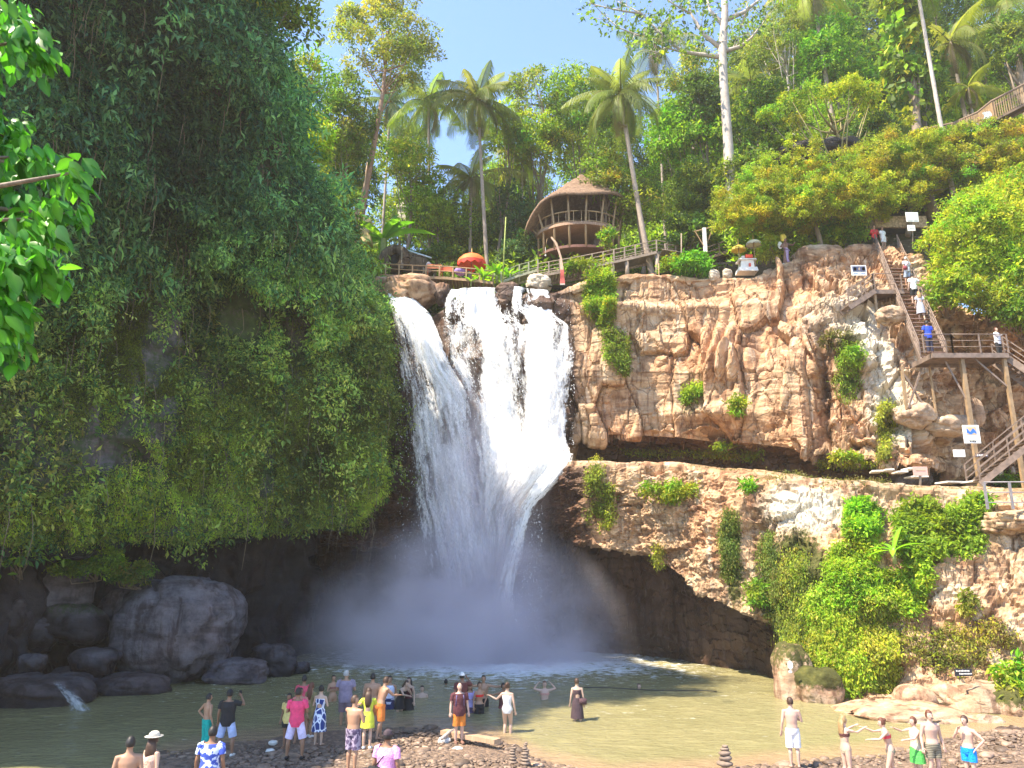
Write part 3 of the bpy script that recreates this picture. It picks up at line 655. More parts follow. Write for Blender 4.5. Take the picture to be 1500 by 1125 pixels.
curtain([(v, a+4+ (v-420)*0.02, y1-.7, b-8+(v-420)*0.03, y2-.7) for v, a, y1, b, y2 in rowsL[1:]], 90, 220, 0.2, 8, lambda u, v, s: 0.62*cL(u, v, s), 0.6, SPRAY, parent=wf, name='spray_veil')
# ---- right fall
wf2 = thing('waterfall', 'broad main waterfall pouring over dark stepped rock beside the sunlit cliff', 'waterfall')
def cR(u, v, s):
    c = 0.57+0*u
    c += 0.5*gb(u, v, 712, 455, 22, 40)+0.4*gb(u, v, 670, 430, 14, 14)-0.22*gb(u, v, 672, 485, 20, 45)-0.9*gb(u, v, 740, 434, 11, 20)-0.45*gb(u, v, 778, 440, 6, 22)-0.4*gb(u, v, 768, 438, 5, 18)
    c += 0.35*gb(u, v, 800, 430, 12, 20)+0.5*gb(u, v, 755, 425, 8, 25)+0.5*gb(u, v, 715, 600, 9, 90)+0.9*gb(u, v, 790, 520, 17, 90)+0.35*gb(u, v, 740, 640, 16, 70)-0.35*gb(u, v, 812, 495, 7, 35)-0.35*gb(u, v, 700, 560, 9, 100)
    c -= 0.22*gb(u, v, 765, 560, 14, 60)+0.2*gb(u, v, 745, 500, 20, 22)+0.25*gb(u, v, 690, 620, 12, 100)
    c += 0.6*gb(u, v, 800, 650, 28, 70)+0.5*gb(u, v, 775, 690, 28, 35)-0.12*gb(u, v, 740, 740, 25, 60)
    c = np.where(v > 720, np.maximum(c-0.1*ss(720, 820, v), 0.45), c)
    return c
rowsR = [(424, 656, 46.1, 806, 45.9), (440, 648, 45.9, 812, 45.6), (460, 645, 45.5, 818, 45.2), (478, 646, 45.3, 840, 44.6), (520, 650, 45, 842, 44.3), (560, 672, 44.7, 838, 44.2), (600, 688, 44.6, 834, 44.0), (640, 690, 44.5, 834, 43.7), (664, 692, 44.4, 842, 42.8), (684, 693, 44.4, 838, 42.6), (704, 694, 44.4, 824, 43), (725, 696, 44.4, 800, 43.6), (750, 698, 44.4, 776, 44), (800, 700, 44.4, 762, 44), (880, 702, 44.4, 745, 44), (975, 702, 44.4, 745, 44)]
curtain(rowsR, 190, 300, 0.15, 21, cR, 0.5, parent=wf2, name='water_curtain')
curtain([(v, a+3, y1-.55, b-4, y2-.5) for v, a, y1, b, y2 in rowsR[3:]], 150, 240, 0.1, 29, lambda u, v, s: cR(u, v, s)*0.66, 0.55, SPRAY, parent=wf2, name='spray_veil')
# right-hand strand that slides off the ledge
curtain([(666, 800, 43.2, 846, 41.8), (690, 786, 43, 834, 41.9), (720, 766, 43, 810, 42.2), (745, 756, 43, 784, 42.6), (800, 738, 43, 772, 42.8), (860, 722, 43, 762, 42.8), (960, 705, 43, 748, 42.8)], 60, 160, 0.35, 37,
        lambda u, v, s: np.interp(v, [668, 740, 800, 900, 960], [.95, .68, .5, .42, .4])+0*u, 0.3, parent=wf2, name='side_strand', ew=.3)
# flying droplets round the streams
rs = np.random.RandomState(44); pts = []
for (a, b, v0, v1, n, y) in [(578, 640, 480, 900, 700, 44.8), (655, 700, 460, 620, 500, 44.4), (745, 795, 740, 930, 900, 42.6), (700, 840, 440, 700, 700, 43.6), (835, 842, 500, 660, 60, 43.6)]:
    u = a+(b-a)*rs.rand(n); v = v0+(v1-v0)*rs.rand(n); pts.append(P(u, v, y-rs.rand(n)*1.4))
pts = np.concatenate(pts); n = len(pts); r = (0.01+0.018*rs.rand(n)**3)[:, None]
oc = np.array([(1, 0, 0), (-1, 0, 0), (0, 1, 0), (0, -1, 0), (0, 0, 2.0), (0, 0, -2.0)])
v = (pts[:, None]+oc[None]*r[:, None]).reshape(-1, 3); f = np.array([(0, 2, 4), (2, 1, 4), (1, 3, 4), (3, 0, 4), (2, 0, 5), (1, 2, 5), (3, 1, 5), (0, 3, 5)])
f = (np.arange(n)[:, None, None]*6+f[None]).reshape(-1, 3)
link('spray', mesh_np('spray', v, f, [M_('droplet', (0.85, 0.87, 0.9), 0.4, 0.02)]), kind='stuff', label='droplets flying off the falling water', category='spray')
# ---- mist (real volumes)
def mist(name, c, r, dens, seed, color=(0.99, 0.93, 1.0), parent=None, label=''):
    t = NT(name); g = t.n('ShaderNodeTexCoord').outputs['Object']
    ln = t.n('ShaderNodeVectorMath', {0: g}, operation='LENGTH').outputs['Value']
    n = t.noise(2.6, t.n('ShaderNodeVectorMath', {0: g, 1: (seed, 0, 0)}, operation='ADD').outputs[0], 4, 0.6)
    f = t.math('MULTIPLY', t.mapr(ln, 0.15, 1.0, 1, 0), t.mapr(n, 0.36, 0.64, 0.1, 1.9))
    f = t.math('POWER', f, 1.3); d = t.math('MULTIPLY', f, dens)
    vol = t.n('ShaderNodeVolumePrincipled', {'Color': color, 'Density': d, 'Anisotropy': 0.2})
    m = t.done(vol, 'Volume')
    mb = MB(); mb.sphere((0, 0, 0), 1.0, 24, 14)
    o = mb.build(name, m, loc=c, kind='stuff', label=label, category='mist'); o.scale = r; return o
mist('mist', (-2.6, 42.4, 0.6), (9.8, 4.6, 7.6), 1.0, 1, label='pale mist billowing where the falls hit the pool')
mist('mist', (-2.4, 43.4, 1.0), (5.0, 2.4, 4.2), 2.2, 3, label='dense white spray boiling up from the foot of the falls')
mist('mist', (-2.8, 44.2, 8.5), (3.4, 1.9, 9.5), 0.6, 5, label='tall plume of spray hanging round the left fall')
mist('mist', (0.2, 43.3, 7.0), (2.8, 1.5, 7.0), 0.4, 9, label='spray drifting off the lower half of the main fall')
# thin air haze round everything
t = NT('haze'); HZ = t.done(t.n('ShaderNodeVolumePrincipled', {'Color': (1.0, 0.95, 0.87), 'Density': HAZE, 'Anisotropy': 0.3}), 'Volume')
MB().box((0, 80, 38.5), (250, 210, 83)).build('haze', HZ, smooth=False, kind='stuff', label='thin bright haze in the air of the gorge', category='haze')
def pxm(p): return (p[1]*cp+(p[2]-CZ)*sp)/FPX      # metres per photo pixel at p
# ============================================================ boulders
def boulder(name, label, u, v, Y, ru, rv, seed, mat=GREYROCK, moss=0.0, pale=0.0, wet=0.0, blocky=0.5, group=None, depth=1.0, tilt=0.0, parent=None):
    p = P(u, v, Y); k = pxm(p); rx, rz = ru*k, rv*k; ry = rx*0.85*depth
    mb = MB(); mb.sphere((0, 0, 0), 1.0, 64, 40); v0 = np.concatenate(mb.v)
    s0 = seed*5.3; sz = np.array([rx, ry, rz])
    w1, w2, wi = worley(v0*1.5+s0, seed); 
    d = fbm(v0*0.9+s0, 3, seed)*0.28+(wi-0.5)*0.22*blocky-0.12*np.exp(-((w2-w1)/0.07)**2)*blocky
    sup = (np.abs(v0)**3.2).sum(1)**(1/3.2); v1 = v0/sup[:, None]*0.93*(0.55)+v0*0.45
    v1 = v1*(1+d)[:, None]*sz; v1 += unit(v0)*(fbm(v1*1.8+s0, 4, seed+1)*0.13*min(1, rx))[:, None]
    a = tilt; v1 = v1@np.array([[math.cos(a), 0, math.sin(a)], [0, 1, 0], [-math.sin(a), 0, math.cos(a)]])
    up = ss(-0.1, 0.8, v0[:, 2])
    me = mesh_np(name, v1, [np.concatenate(mb.f[4])], [mat], attrs={'mask': np.stack([moss*(0.4+0.8*up), np.full(len(v1), pale), np.full(len(v1), wet)*(1-up*0.5)], -1)})
    return link(name, me, parent, loc=p, label=label, category='boulder' if name == 'boulder' else 'rock', group=group)
BL = [
 ('boulder', 'huge rounded grey boulder at the water edge under the shaded cliff', 262, 925, 36.5, 98, 78, 1, GREYROCK, 0.1, 0, 0.0, .7),
 ('boulder', 'low brown shelf of rock leaning on the right foot of the huge grey boulder', 350, 985, 35.8, 46, 18, 2, GREYROCK, 0, 0, .3, .6),
 ('boulder', 'wedge shaped grey boulder squeezed against the left side of the huge boulder', 176, 905, 37, 36, 38, 3, GREYROCK, .2, 0, .1, .5),
 ('boulder', 'pinkish rounded boulder under the mossy slope at the left', 82, 868, 35, 50, 40, 4, GREYROCK, .35, .2, 0, .4),
 ('boulder', 'mossy grey boulder just below the pinkish one', 112, 912, 34.5, 42, 30, 5, GREYROCK, .45, 0, .8, .5),
 ('boulder', 'grey boulder cut by the left frame edge above the dark slab', 12, 905, 33, 34, 34, 6, GREYROCK, .1, 0, .8, .6),
 ('boulder', 'dim boulder between the frame edge boulder and the mossy grey one', 56, 930, 34, 30, 26, 7, GREYROCK, .1, 0, .8, .7),
 ('boulder', 'brown flat topped boulder in front of the huge grey boulder', 138, 972, 33.5, 36, 24, 8, GREYROCK, .3, .25, .8, .5),
 ('boulder', 'small bluish stone left of the brown flat topped boulder', 46, 974, 32, 22, 17, 9, GREYROCK, 0, 0, .8, .5),
 ('boulder', 'wide dark slab at the left edge with white water trickling off it', 45, 1022, 31, 92, 38, 10, GREYROCK, .15, 0, .8, .6),
 ('boulder', 'dark wet rock lying low between the trickle and the huge boulder', 190, 1012, 33.2, 58, 24, 11, GREYROCK, 0, 0, .8, .6),
 ('boulder', 'black wet rock in the gap beneath the brown flat topped boulder', 110, 1005, 33.4, 46, 26, 12, GREYROCK, 0, 0, .8, .7),
 ('boulder', 'mist veiled rocks sticking out of the water right of the huge boulder', 402, 968, 38, 36, 26, 13, GREYROCK, 0, 0, .8, .8),
 ('boulder', 'small rock at the water line left of the falls in the mist', 436, 978, 38.5, 18, 9, 14, GREYROCK, 0, 0, .8, .8),
 ('boulder', 'dark mass of rock behind the pinkish boulder', 30, 860, 37.5, 80, 60, 15, GREYROCK, .2, 0, .8, .6),
 ('boulder', 'dark rock wall section behind the wedge shaped boulder', 150, 880, 39.5, 80, 66, 16, GREYROCK, .2, 0, .8, .6),
 ('boulder', 'tan boulder split in two wedged between the two streams at the lip', 604, 428, 48, 42, 24, 17, ROCK2, .25, .3, 0, .8),
 ('boulder', 'dark stone at the left end of the lip below the footbridge', 558, 422, 48.3, 22, 20, 18, ROCK2, .2, 0, .3, .8),
 ('boulder', 'dark wet stone standing left of the broad fall at the lip', 648, 432, 47.3, 12, 20, 19, ROCK2, 0, 0, .8, .8),
 ('boulder', 'dark rock breaking the top of the broad fall', 742, 430, 46.0, 18, 18, 20, WETROCK, 0, 0, .6, .8),
 ('boulder', 'pale square rock on the lip beside the striped flag pole', 790, 416, 47, 20, 14, 21, ROCK2, .1, .6, 0, .9),
 ('boulder', 'leaning stone pillar with a white paint mark at the cave mouth', 1164, 1000, 31.6, 30, 58, 22, ROCK2, .55, 0, .1, .5),
 ('boulder', 'green mossy rock right of the leaning pillar at the water', 1202, 1008, 30.8, 34, 34, 23, ROCK2, 1.0, 0, .1, .4),
 ('boulder', 'long pale slab sloping to the water under the yellow creepers', 1330, 1058, 28.5, 110, 24, 24, ROCK2, .15, .1, 0, .9),
 ('boulder', 'low tan shelf reaching into the water behind the standing man in white shorts', 1240, 1056, 29, 50, 15, 25, ROCK2, .15, .35, .1, .7),
 ('boulder', 'round brown boulder beside the dark hollow below the creepers', 1336, 1024, 30, 30, 22, 26, ROCK2, .3, .1, 0, .5),
 ('boulder', 'cream block of rock behind the shirtless man in grey shorts', 1392, 1078, 27, 34, 26, 27, ROCK2, .1, .3, 0, .8),
 ('boulder', 'cream block of rock behind the man in blue swim shorts', 1446, 1072, 27, 30, 22, 28, ROCK2, .1, .35, 0, .8),
 ('boulder', 'shiny wet brown rock at the right frame edge near the beach', 1492, 1092, 25, 34, 26, 29, WETROCK, .1, .3, .9, .8),
 ('boulder', 'brown hump of rock under the small dark sign', 1432, 1030, 29.5, 60, 28, 30, ROCK2, .3, .1, 0, .6),
 ('boulder', 'mossy rock at the right frame edge above the shiny wet one', 1490, 1040, 28.5, 36, 30, 31, ROCK2, .7, .2, 0, .7),
 ('boulder', 'brown boulder directly under the small stair landing', 1306, 462, 38.6, 20, 14, 34, ROCK2, .1, .2, 0, .8),
 ('boulder', 'reddish slab on the cliff top at the foot of the slanting tree', 1196, 380, 44.5, 36, 17, 35, ROCK2, .05, .2, 0, .6),
 ('boulder', 'rounded reddish rock on the cliff top left of the long stair', 1262, 374, 44.2, 34, 14, 36, ROCK2, .05, .3, 0, .6),
 ('boulder', 'upright tan stone behind the wave sign pole', 1428, 606, 38, 13, 22, 37, ROCK2, 0, .3, 0, .9),
 ('boulder', 'broad pale boulder on the ledge left of the tall sign pole', 1394, 625, 37.4, 32, 16, 38, ROCK2, 0, .4, 0, .7),
 ('boulder', 'cracked pale boulder under the stair posts', 1340, 610, 37.4, 28, 17, 39, ROCK2, .1, .4, 0, .8),
]
for b in BL:
    nm, lb, u, v, Y, ru, rv, sd, mt, mo, pa, we, bk = b; boulder(nm, lb, u, v, Y, ru, rv, sd, mt, mo, pa, we, bk)
# white paint mark on the pillar, small cascade
curtain([(998, 84, 30.4, 92, 30.4), (1008, 92, 29.9, 104, 29.9), (1020, 100, 29.5, 120, 29.5), (1034, 108, 29.2, 134, 29.2), (1044, 106, 29.0, 142, 29.0)], 30, 50, 0.25, 55, lambda u, v, s: 0.42+0*u, 0.25, SPRAY, name='trickle', ew=.35)
o = C.objects.get('trickle'); o['label'] = 'little white trickle running off the dark slab into the pool at left'; o['category'] = 'trickle'
# bright white stones and the plank on the sunlit patch
for (lb, u, v, r, s) in [('bright white stone lying on the sunlit pebbles behind the man in orange shorts', 651, 1086, 10, 51), ('white rounded stone under the feet of the man in orange shorts', 669, 1100, 9, 52), ('small whitish stone on dark pebbles left of the man in pink shirt', 400, 1088, 6, 53), ('pale flat stone on the dark pebbles between the boys and the pink shirt man', 396, 1100, 6, 54)]:
    q = G(u, v, 0.15); boulder('stone', lb, u, v, q[1], r, r*0.6, s, M_('white_stone', (0.62, 0.6, 0.56), 0.6, .15))
# ============================================================ bushes
def bush(name, label, u, v, ru, rv, pal, L=0.22, dens=1.0, Y=None, seed=1, cat='bush', group=None, out=0.35, down=0.25, aspect=0.42, flat=1.0, stems=True, depth=0.8, extra=None, nb=None):
    if Y is None:
        p, nn = on_right(u, v); p = p+np.array([0, -1, 0])*out
    else: p = P(u, v, Y)
    k = pxm(p); rad = np.array([ru*k, min(ru, rv)*k*depth, rv*k])
    area = rad[0]*rad[2]*math.pi; n = int(area*dens*13/(L*L*6*0.42)*0.6)+30
    nb = nb or max(6, int(area*2.2)+6); v_, f_, c_, bc = crown_geo((0, 0, 0), rad*0.82, nb, 0.34*min(rad[0], rad[2])+0.1, n, 6, L, pal, seed, flat, aspect, down)
    root = thing(name, label, cat, p, 0, group)
    link('foliage', leaf_mesh('foliage', [(v_, f_, c_)]), root)
    if stems:
        mb = MB(); rs = np.random.RandomState(seed)
        for j in range(min(9, len(bc))):
            e = bc[j]; s0 = np.array([rs.randn()*0.1, rad[1]*0.6+0.3, -rad[2]*0.8]); m = (s0+e)/2+rs.randn(3)*0.15*rad[0]
            mb.tube([s0, m, e], [0.04, 0.025, 0.01], 5)
        mb.build('stems', BARK, root)
    return root
Bs = [
 ('bush', 'leafy green bush on the narrow rock shelf in the middle of the cliff', 1008, 578, 26, 18, 'light', .2, 1.1),
 ('bush', 'small yellow green bush right of the leafy shelf bush', 1073, 598, 13, 20, 'yellow+light', .18, 1.2),
 ('bush', 'fresh green tuft on the pale rock under the stair landing', 1248, 524, 18, 20, 'light', .18, 1.0),
 ('bush', 'dry grassy tuft on the cliff left of the fresh green tuft', 1206, 506, 14, 20, 'olive+dry', .2, .7),
 ('bush', 'wide yellow bush hanging on the orange lower wall', 972, 728, 50, 18, 'yellow+light', .2, 1.2),
 ('bush', 'tiny bright green plant alone on the lower wall', 1090, 711, 9, 9, 'bright', .22, 1.3),
 ('bush', 'small leafy plant trailing down the lip of the cave', 1108, 866, 22, 26, 'mid+light', .2, .6),
 ('bush', 'little creeper patch on the brown wall right of the shrubs', 1408, 880, 14, 26, 'olive+mid', .16, .7),
 ('bush', 'yellow leafed plant at the right edge above the beach', 1472, 982, 28, 20, 'bright+yellow', .28, 1.1),
 ('bush', 'green clump under the yellow leafed plant at the right edge', 1490, 1012, 24, 24, 'mid+yellow', .2, 1.0),
 ('bush', 'low plants growing on the ledge under the hanging vine', 1236, 678, 34, 8, 'light+yellow', .18, 1.0),
 ('bush', 'green plants at the stair foot on the ledge', 1484, 704, 26, 14, 'mid+light', .2, 1.0),
 ('bush', 'small weeds on the dark recess of the ledge', 1060, 662, 20, 5, 'mid', .16, .7),
 ('bush', 'small green weed at the top of the wall right of the cliff column', 1437, 738, 8, 8, 'bright', .2, 1.2),
]
for i, (nm, lb, u, v, ru, rv, pal, L, de) in enumerate(Bs):
    pl_ = sum([PAL[q] for q in pal.split('+')], []); bush(nm, lb, u, v, ru, rv, pl_, L, de, seed=200+i, down=0.5 if rv > ru else 0.25, depth=0.6 if rv > 1.3*ru else .8)
# slope of greenery left, above the boulders
for i, (lb, u, v, Y, ru, rv, pal, L, de) in enumerate([
 ('bright mossy hump of plants above the pinkish boulder', 130, 826, 33.5, 70, 32, 'moss+light', .13, 1.2),
 ('dark leafy bush on the slope at the left frame edge', 10, 800, 31, 60, 60, 'mid+blue', .26, 1.2),
 ('trailing plants spilling down beside the wedge boulder', 190, 842, 34, 34, 26, 'moss+olive', .14, 1.0),
 ('leafy bush on the slope right of the dark leafy one', 88, 770, 33, 60, 50, 'mid+moss', .2, 1.1)]):
    bush('bush', lb, u, v, ru, rv, sum([PAL[q] for q in pal.split('+')], []), L, de, Y=Y, seed=300+i)
# creepers that hug the rock
_cp = proj(RCgrid); _w = np.linalg.norm(np.cross(np.gradient(RCgrid, axis=0), np.gradient(RCgrid, axis=1)), axis=-1)
def creeper(label, blobs, pal, L, n, push, down, seed, k=6, aspect=.42, spread=.1, cat='creeper', name='creeper', rmin=1.5, rmax=10.6):
    rs = np.random.RandomState(seed); m = 0
    for (u0, v0, ru, rv) in blobs: m = np.maximum(m, np.exp(-((np.abs(_cp[..., 0]-u0)/ru)**3+(np.abs(_cp[..., 1]-v0)/rv)**3)))
    m = m*(m > .25)*_w*(rowid > rmin)*(rowid < rmax); w = m.ravel()/m.sum(); idx = rs.choice(len(w), n, p=w)
    p = RCgrid.reshape(-1, 3)[idx]; nn = RCN.reshape(-1, 3)[idx]; nn = np.where(nn[:, 1:2] > .3, -nn, nn)
    c = fbm(p*1.1, 3, seed+2); keep = c > -.45; p, nn, c = p[keep], nn[keep], c[keep]
    p = p+nn*(push*(.25+np.clip(c+.35, 0, 1.2))*rs.rand(len(p)))[:, None]+rs.randn(len(p), 3)*.03
    tint = (1+.5*c[:, None])*(1+.25*fbm(p*.5, 2, seed+4)[:, None]*np.array([[1.2, .3, 0]]))
    return link(name, leaf_mesh(name, [sprigs(p, nn+[0, 0, .3], k, spread, L, sum([PAL[x] for x in pal.split('+')], []), rs, aspect, down, .2, tint)]), label=label, category=cat)
CR = [
 ('bright yellow green bush tumbling over the cliff edge just right of the falls', [(878, 432, 20, 32), (872, 405, 12, 12), (884, 462, 14, 16)], 'yellow+light+bright', .17, 2600, 1.3, .4),
 ('grassy green creeper below the bright bush beside the falls', [(902, 512, 18, 24), (893, 490, 12, 10), (912, 534, 10, 14)], 'light+olive', .15, 1100, .6, .8),
 ('ragged yellow creeper on the nose of the lower wall near the falls', [(882, 752, 20, 18), (872, 705, 12, 22), (892, 728, 8, 20)], 'yellow+olive', .14, 1200, .5, .7),
 ('mossy tuft on the dripping lip of the cave', [(966, 812, 7, 16)], 'yellow+olive', .12, 350, .3, 1),
 ('moss strip hanging on the orange wall above the cave', [(1071, 800, 11, 48)], 'moss+olive', .1, 1800, .35, 1.5),
 ('olive moss hanging beside the dark vertical cleft', [(1125, 830, 13, 44), (1135, 870, 10, 34)], 'olive+moss', .11, 1500, .35, 1.5),
 ('stringy golden moss apron hanging left of the lime creeper', [(1166, 838, 22, 34), (1170, 900, 26, 50), (1185, 950, 26, 30)], 'gold+olive+moss', .11, 1900, .45, 1.8),
 ('lime green creeper column under the feathery plant', [(1262, 800, 22, 30), (1246, 845, 32, 44), (1296, 865, 22, 24)], 'lime+lime+yellow', .14, 5200, .75, .5),
 ('bright feathery plant on top of the lime creeper column', [(1264, 758, 20, 18), (1262, 775, 22, 14)], 'lime+bright', .2, 1100, .8, .1),
 ('golden green creeper curtain falling to the beach', [(1222, 900, 32, 40), (1232, 960, 40, 50), (1222, 1005, 34, 22)], 'yellow+gold+lime', .12, 7000, .6, 1.2),
 ('grey green creeper curtain right of the golden one', [(1282, 915, 26, 36), (1284, 965, 28, 44)], 'yellow+olive+gold', .12, 4200, .6, 1.2),
 ('shaggy green shrub between the creeper curtain and the brown wall', [(1328, 872, 24, 28), (1345, 850, 18, 20)], 'lime+yellow+light', .16, 1500, .8, .4),
 ('dark leafy shrub behind the banana plant on the lower wall', [(1348, 785, 34, 40)], 'mid+light', .2, 3200, 1.1, .3),
 ('yellowish vine hanging on the upper wall right of the middle', [(1300, 612, 14, 20), (1296, 645, 9, 34)], 'olive+yellow', .13, 900, .5, 1.2),
 ('brownish moss streak on the pale upper wall right of the middle', [(1242, 545, 16, 40), (1248, 515, 18, 16)], 'olive+light', .13, 1100, .4, 1.2),
 ('low dry plants along the dark recess under the upper cliff', [(1240, 676, 40, 8), (1060, 664, 60, 6), (960, 664, 50, 5)], 'light+yellow+dry', .14, 1500, .3, 0),
 ('creeping dry grass on the lower right wall above the small dark sign', [(1400, 950, 50, 34), (1330, 940, 26, 30), (1460, 930, 30, 20)], 'olive+yellow+dry', .12, 900, .25, .8),
 ('green creepers right of the dark leafy shrub under the railing', [(1412, 780, 30, 34), (1428, 750, 16, 20)], 'mid+light', .17, 1500, .6, .4),
 ('moss patches on the red slope of the ledge', [(1250, 712, 50, 7), (1150, 700, 40, 5)], 'olive+dry', .1, 900, .12, 0)]
for i, c in enumerate(CR): creeper(*c, seed=900+i*7, rmin=1.5 if i not in (15, 18) else 4, rmax=10.6)
# banana plant on the lower wall; broad leaves
def banana(label, u, v, Y, size, seed, n=7, pal='bright', name='banana_plant', stem=0.5, cat='banana plant', upr=0.8):
    p = P(u, v, Y); rs = np.random.RandomState(seed); root = thing(name, label, cat, p)
    MB().tube([(0, 0, -size*stem), (0, 0, 0), (0.02, 0, size*0.15)], [0.09*size, 0.07*size, 0.04*size], 8).build('stem', M_('banana_stem', (0.2, 0.24, 0.08)), root)
    for k in range(n):
        a = k*2.4+rs.rand(); el = upr-0.5*rs.rand() if k else 1.35; L = size*(0.8+0.4*rs.rand())
        t = np.linspace(0, 1, 9); h = np.array([math.cos(a), math.sin(a), 0]); c = h*(np.cos(el)*t+0.25*t**2)[:, None]*L+np.array([0, 0, 1])*((np.sin(el)*t-0.45*(1.5-el)*t**2)*L)[:, None]
        w = 0.13*L*np.sin(np.clip(t*0.97+0.03, 0, 1)*math.pi)**0.6; s = np.array([-h[1], h[0], 0]); up = np.array([0, 0, 1.0])
        v_ = np.stack([c-s*w[:, None]+up*w[:, None]*0.35, c, c+s*w[:, None]+up*w[:, None]*0.35], 1).reshape(-1, 3)
        f_ = np.array([[i*3+j, i*3+j+1, i*3+3+j+1, i*3+3+j] for i in range(8) for j in range(2)])
        col = np.repeat(pick_col(PAL[pal], 1, rs, .1), len(v_), 0)*np.tile(np.array([[1], [1.5], [1]]), (9, 1))
        link('leaf', mesh_np('leaf', v_, f_, [LEAF], col=col), root)
    return root
banana('banana plant with a big upright leaf on the lower wall between the green shrubs', 1309, 808, 31.2, 1.0, 5)
banana('small banana plant by the thick trunk at the left end of the footbridge', 562, 352, 52, 3.2, 6, 8, 'bright')
for i, (u, v, s) in enumerate([(708, 408, 1.0), (728, 404, 1.15), (744, 408, .9), (690, 414, 0.7)]):
    banana(['broad leafed plant at the right end of the footbridge, left of the tall upright one', 'tall upright broad leafed plant at the right end of the footbridge', 'broad leafed plant right of the tall upright one by the footbridge', 'low broad leafed plant spreading under the footbridge end'][i], u, v, 48.4, s, 20+i, 9, 'bright', 'leafy_plant', .5, 'plant', 1.2)
# ============================================================ trees
def zg(x, y): return float(hill(x, max(y, 47.5))) if y > 45 else 21.0
def tree(name, label, u, v, Y, ru, rv, pal, seed, L=0.32, dens=1.0, lean=0.0, tr=0.22, bark=None, cat='tree', group=None, nb=None, flat=1.0, ub=None, low=-0.8, down=0.2, aspect=0.42, depth=0.9, limbs=10, br=None, shell=0.75, baseY=None, ls=(.45, .95), lt=.4):
    c = P(u, v, Y); k = pxm(c); rad = np.array([ru*k, ru*k*depth, rv*k])
    bx = P(ub, v, Y)[0] if ub is not None else c[0]; by = baseY or Y; bz = zg(bx, by)-0.4 if by > 46.5 else c[2]-rad[2]*1.05
    base = np.array([bx, by, bz]); root = thing(name, label, cat, base, 0, group); cc = c-base
    area = rad[0]*rad[2]*math.pi; n = int(area*dens*13/(L*L*6*0.42)*0.42)+40
    nb = nb or max(14, int(area*0.7)+12); br = br or 0.3*min(rad[0], rad[2])+0.35
    v_, f_, c_, bc = crown_geo(cc, rad*0.85, nb, br, n, 6, L, sum([PAL[q] for q in pal.split('+')], []), seed, flat, aspect, down, shell, low)
    link('crown', leaf_mesh('crown', [(v_, f_, c_)]), root)
    rs = np.random.RandomState(seed+1); mb = MB(); top = cc+np.array([0, 0, rad[2]*0.2]); H = top[2]
    t = np.linspace(0, 1, 12)[:, None]; path = t*top+np.sin(t*math.pi*2)*np.array([0.02*H*rs.randn(), 0.02*H*rs.randn(), 0])
    mb.tube(path, np.linspace(tr*1.25, tr*0.35, 12), 9, wob=0.25, seed=seed)
    for j in range(min(limbs, len(bc))):
        e = bc[j]; s = ls[0]+(ls[1]-ls[0])*rs.rand(); a = path[int(s*11)]
        if e[2] < a[2]-0.5 and ls[0] < .6: a = path[max(2, int(s*6))]
        m = (a+e)/2+np.array([0, 0, -0.12*np.linalg.norm(e-a)])+rs.randn(3)*0.12
        mb.tube([a, m, e], [tr*lt, tr*lt*.55, tr*0.06], 6)
    mb.build('trunk', bark or BARK, root); return root
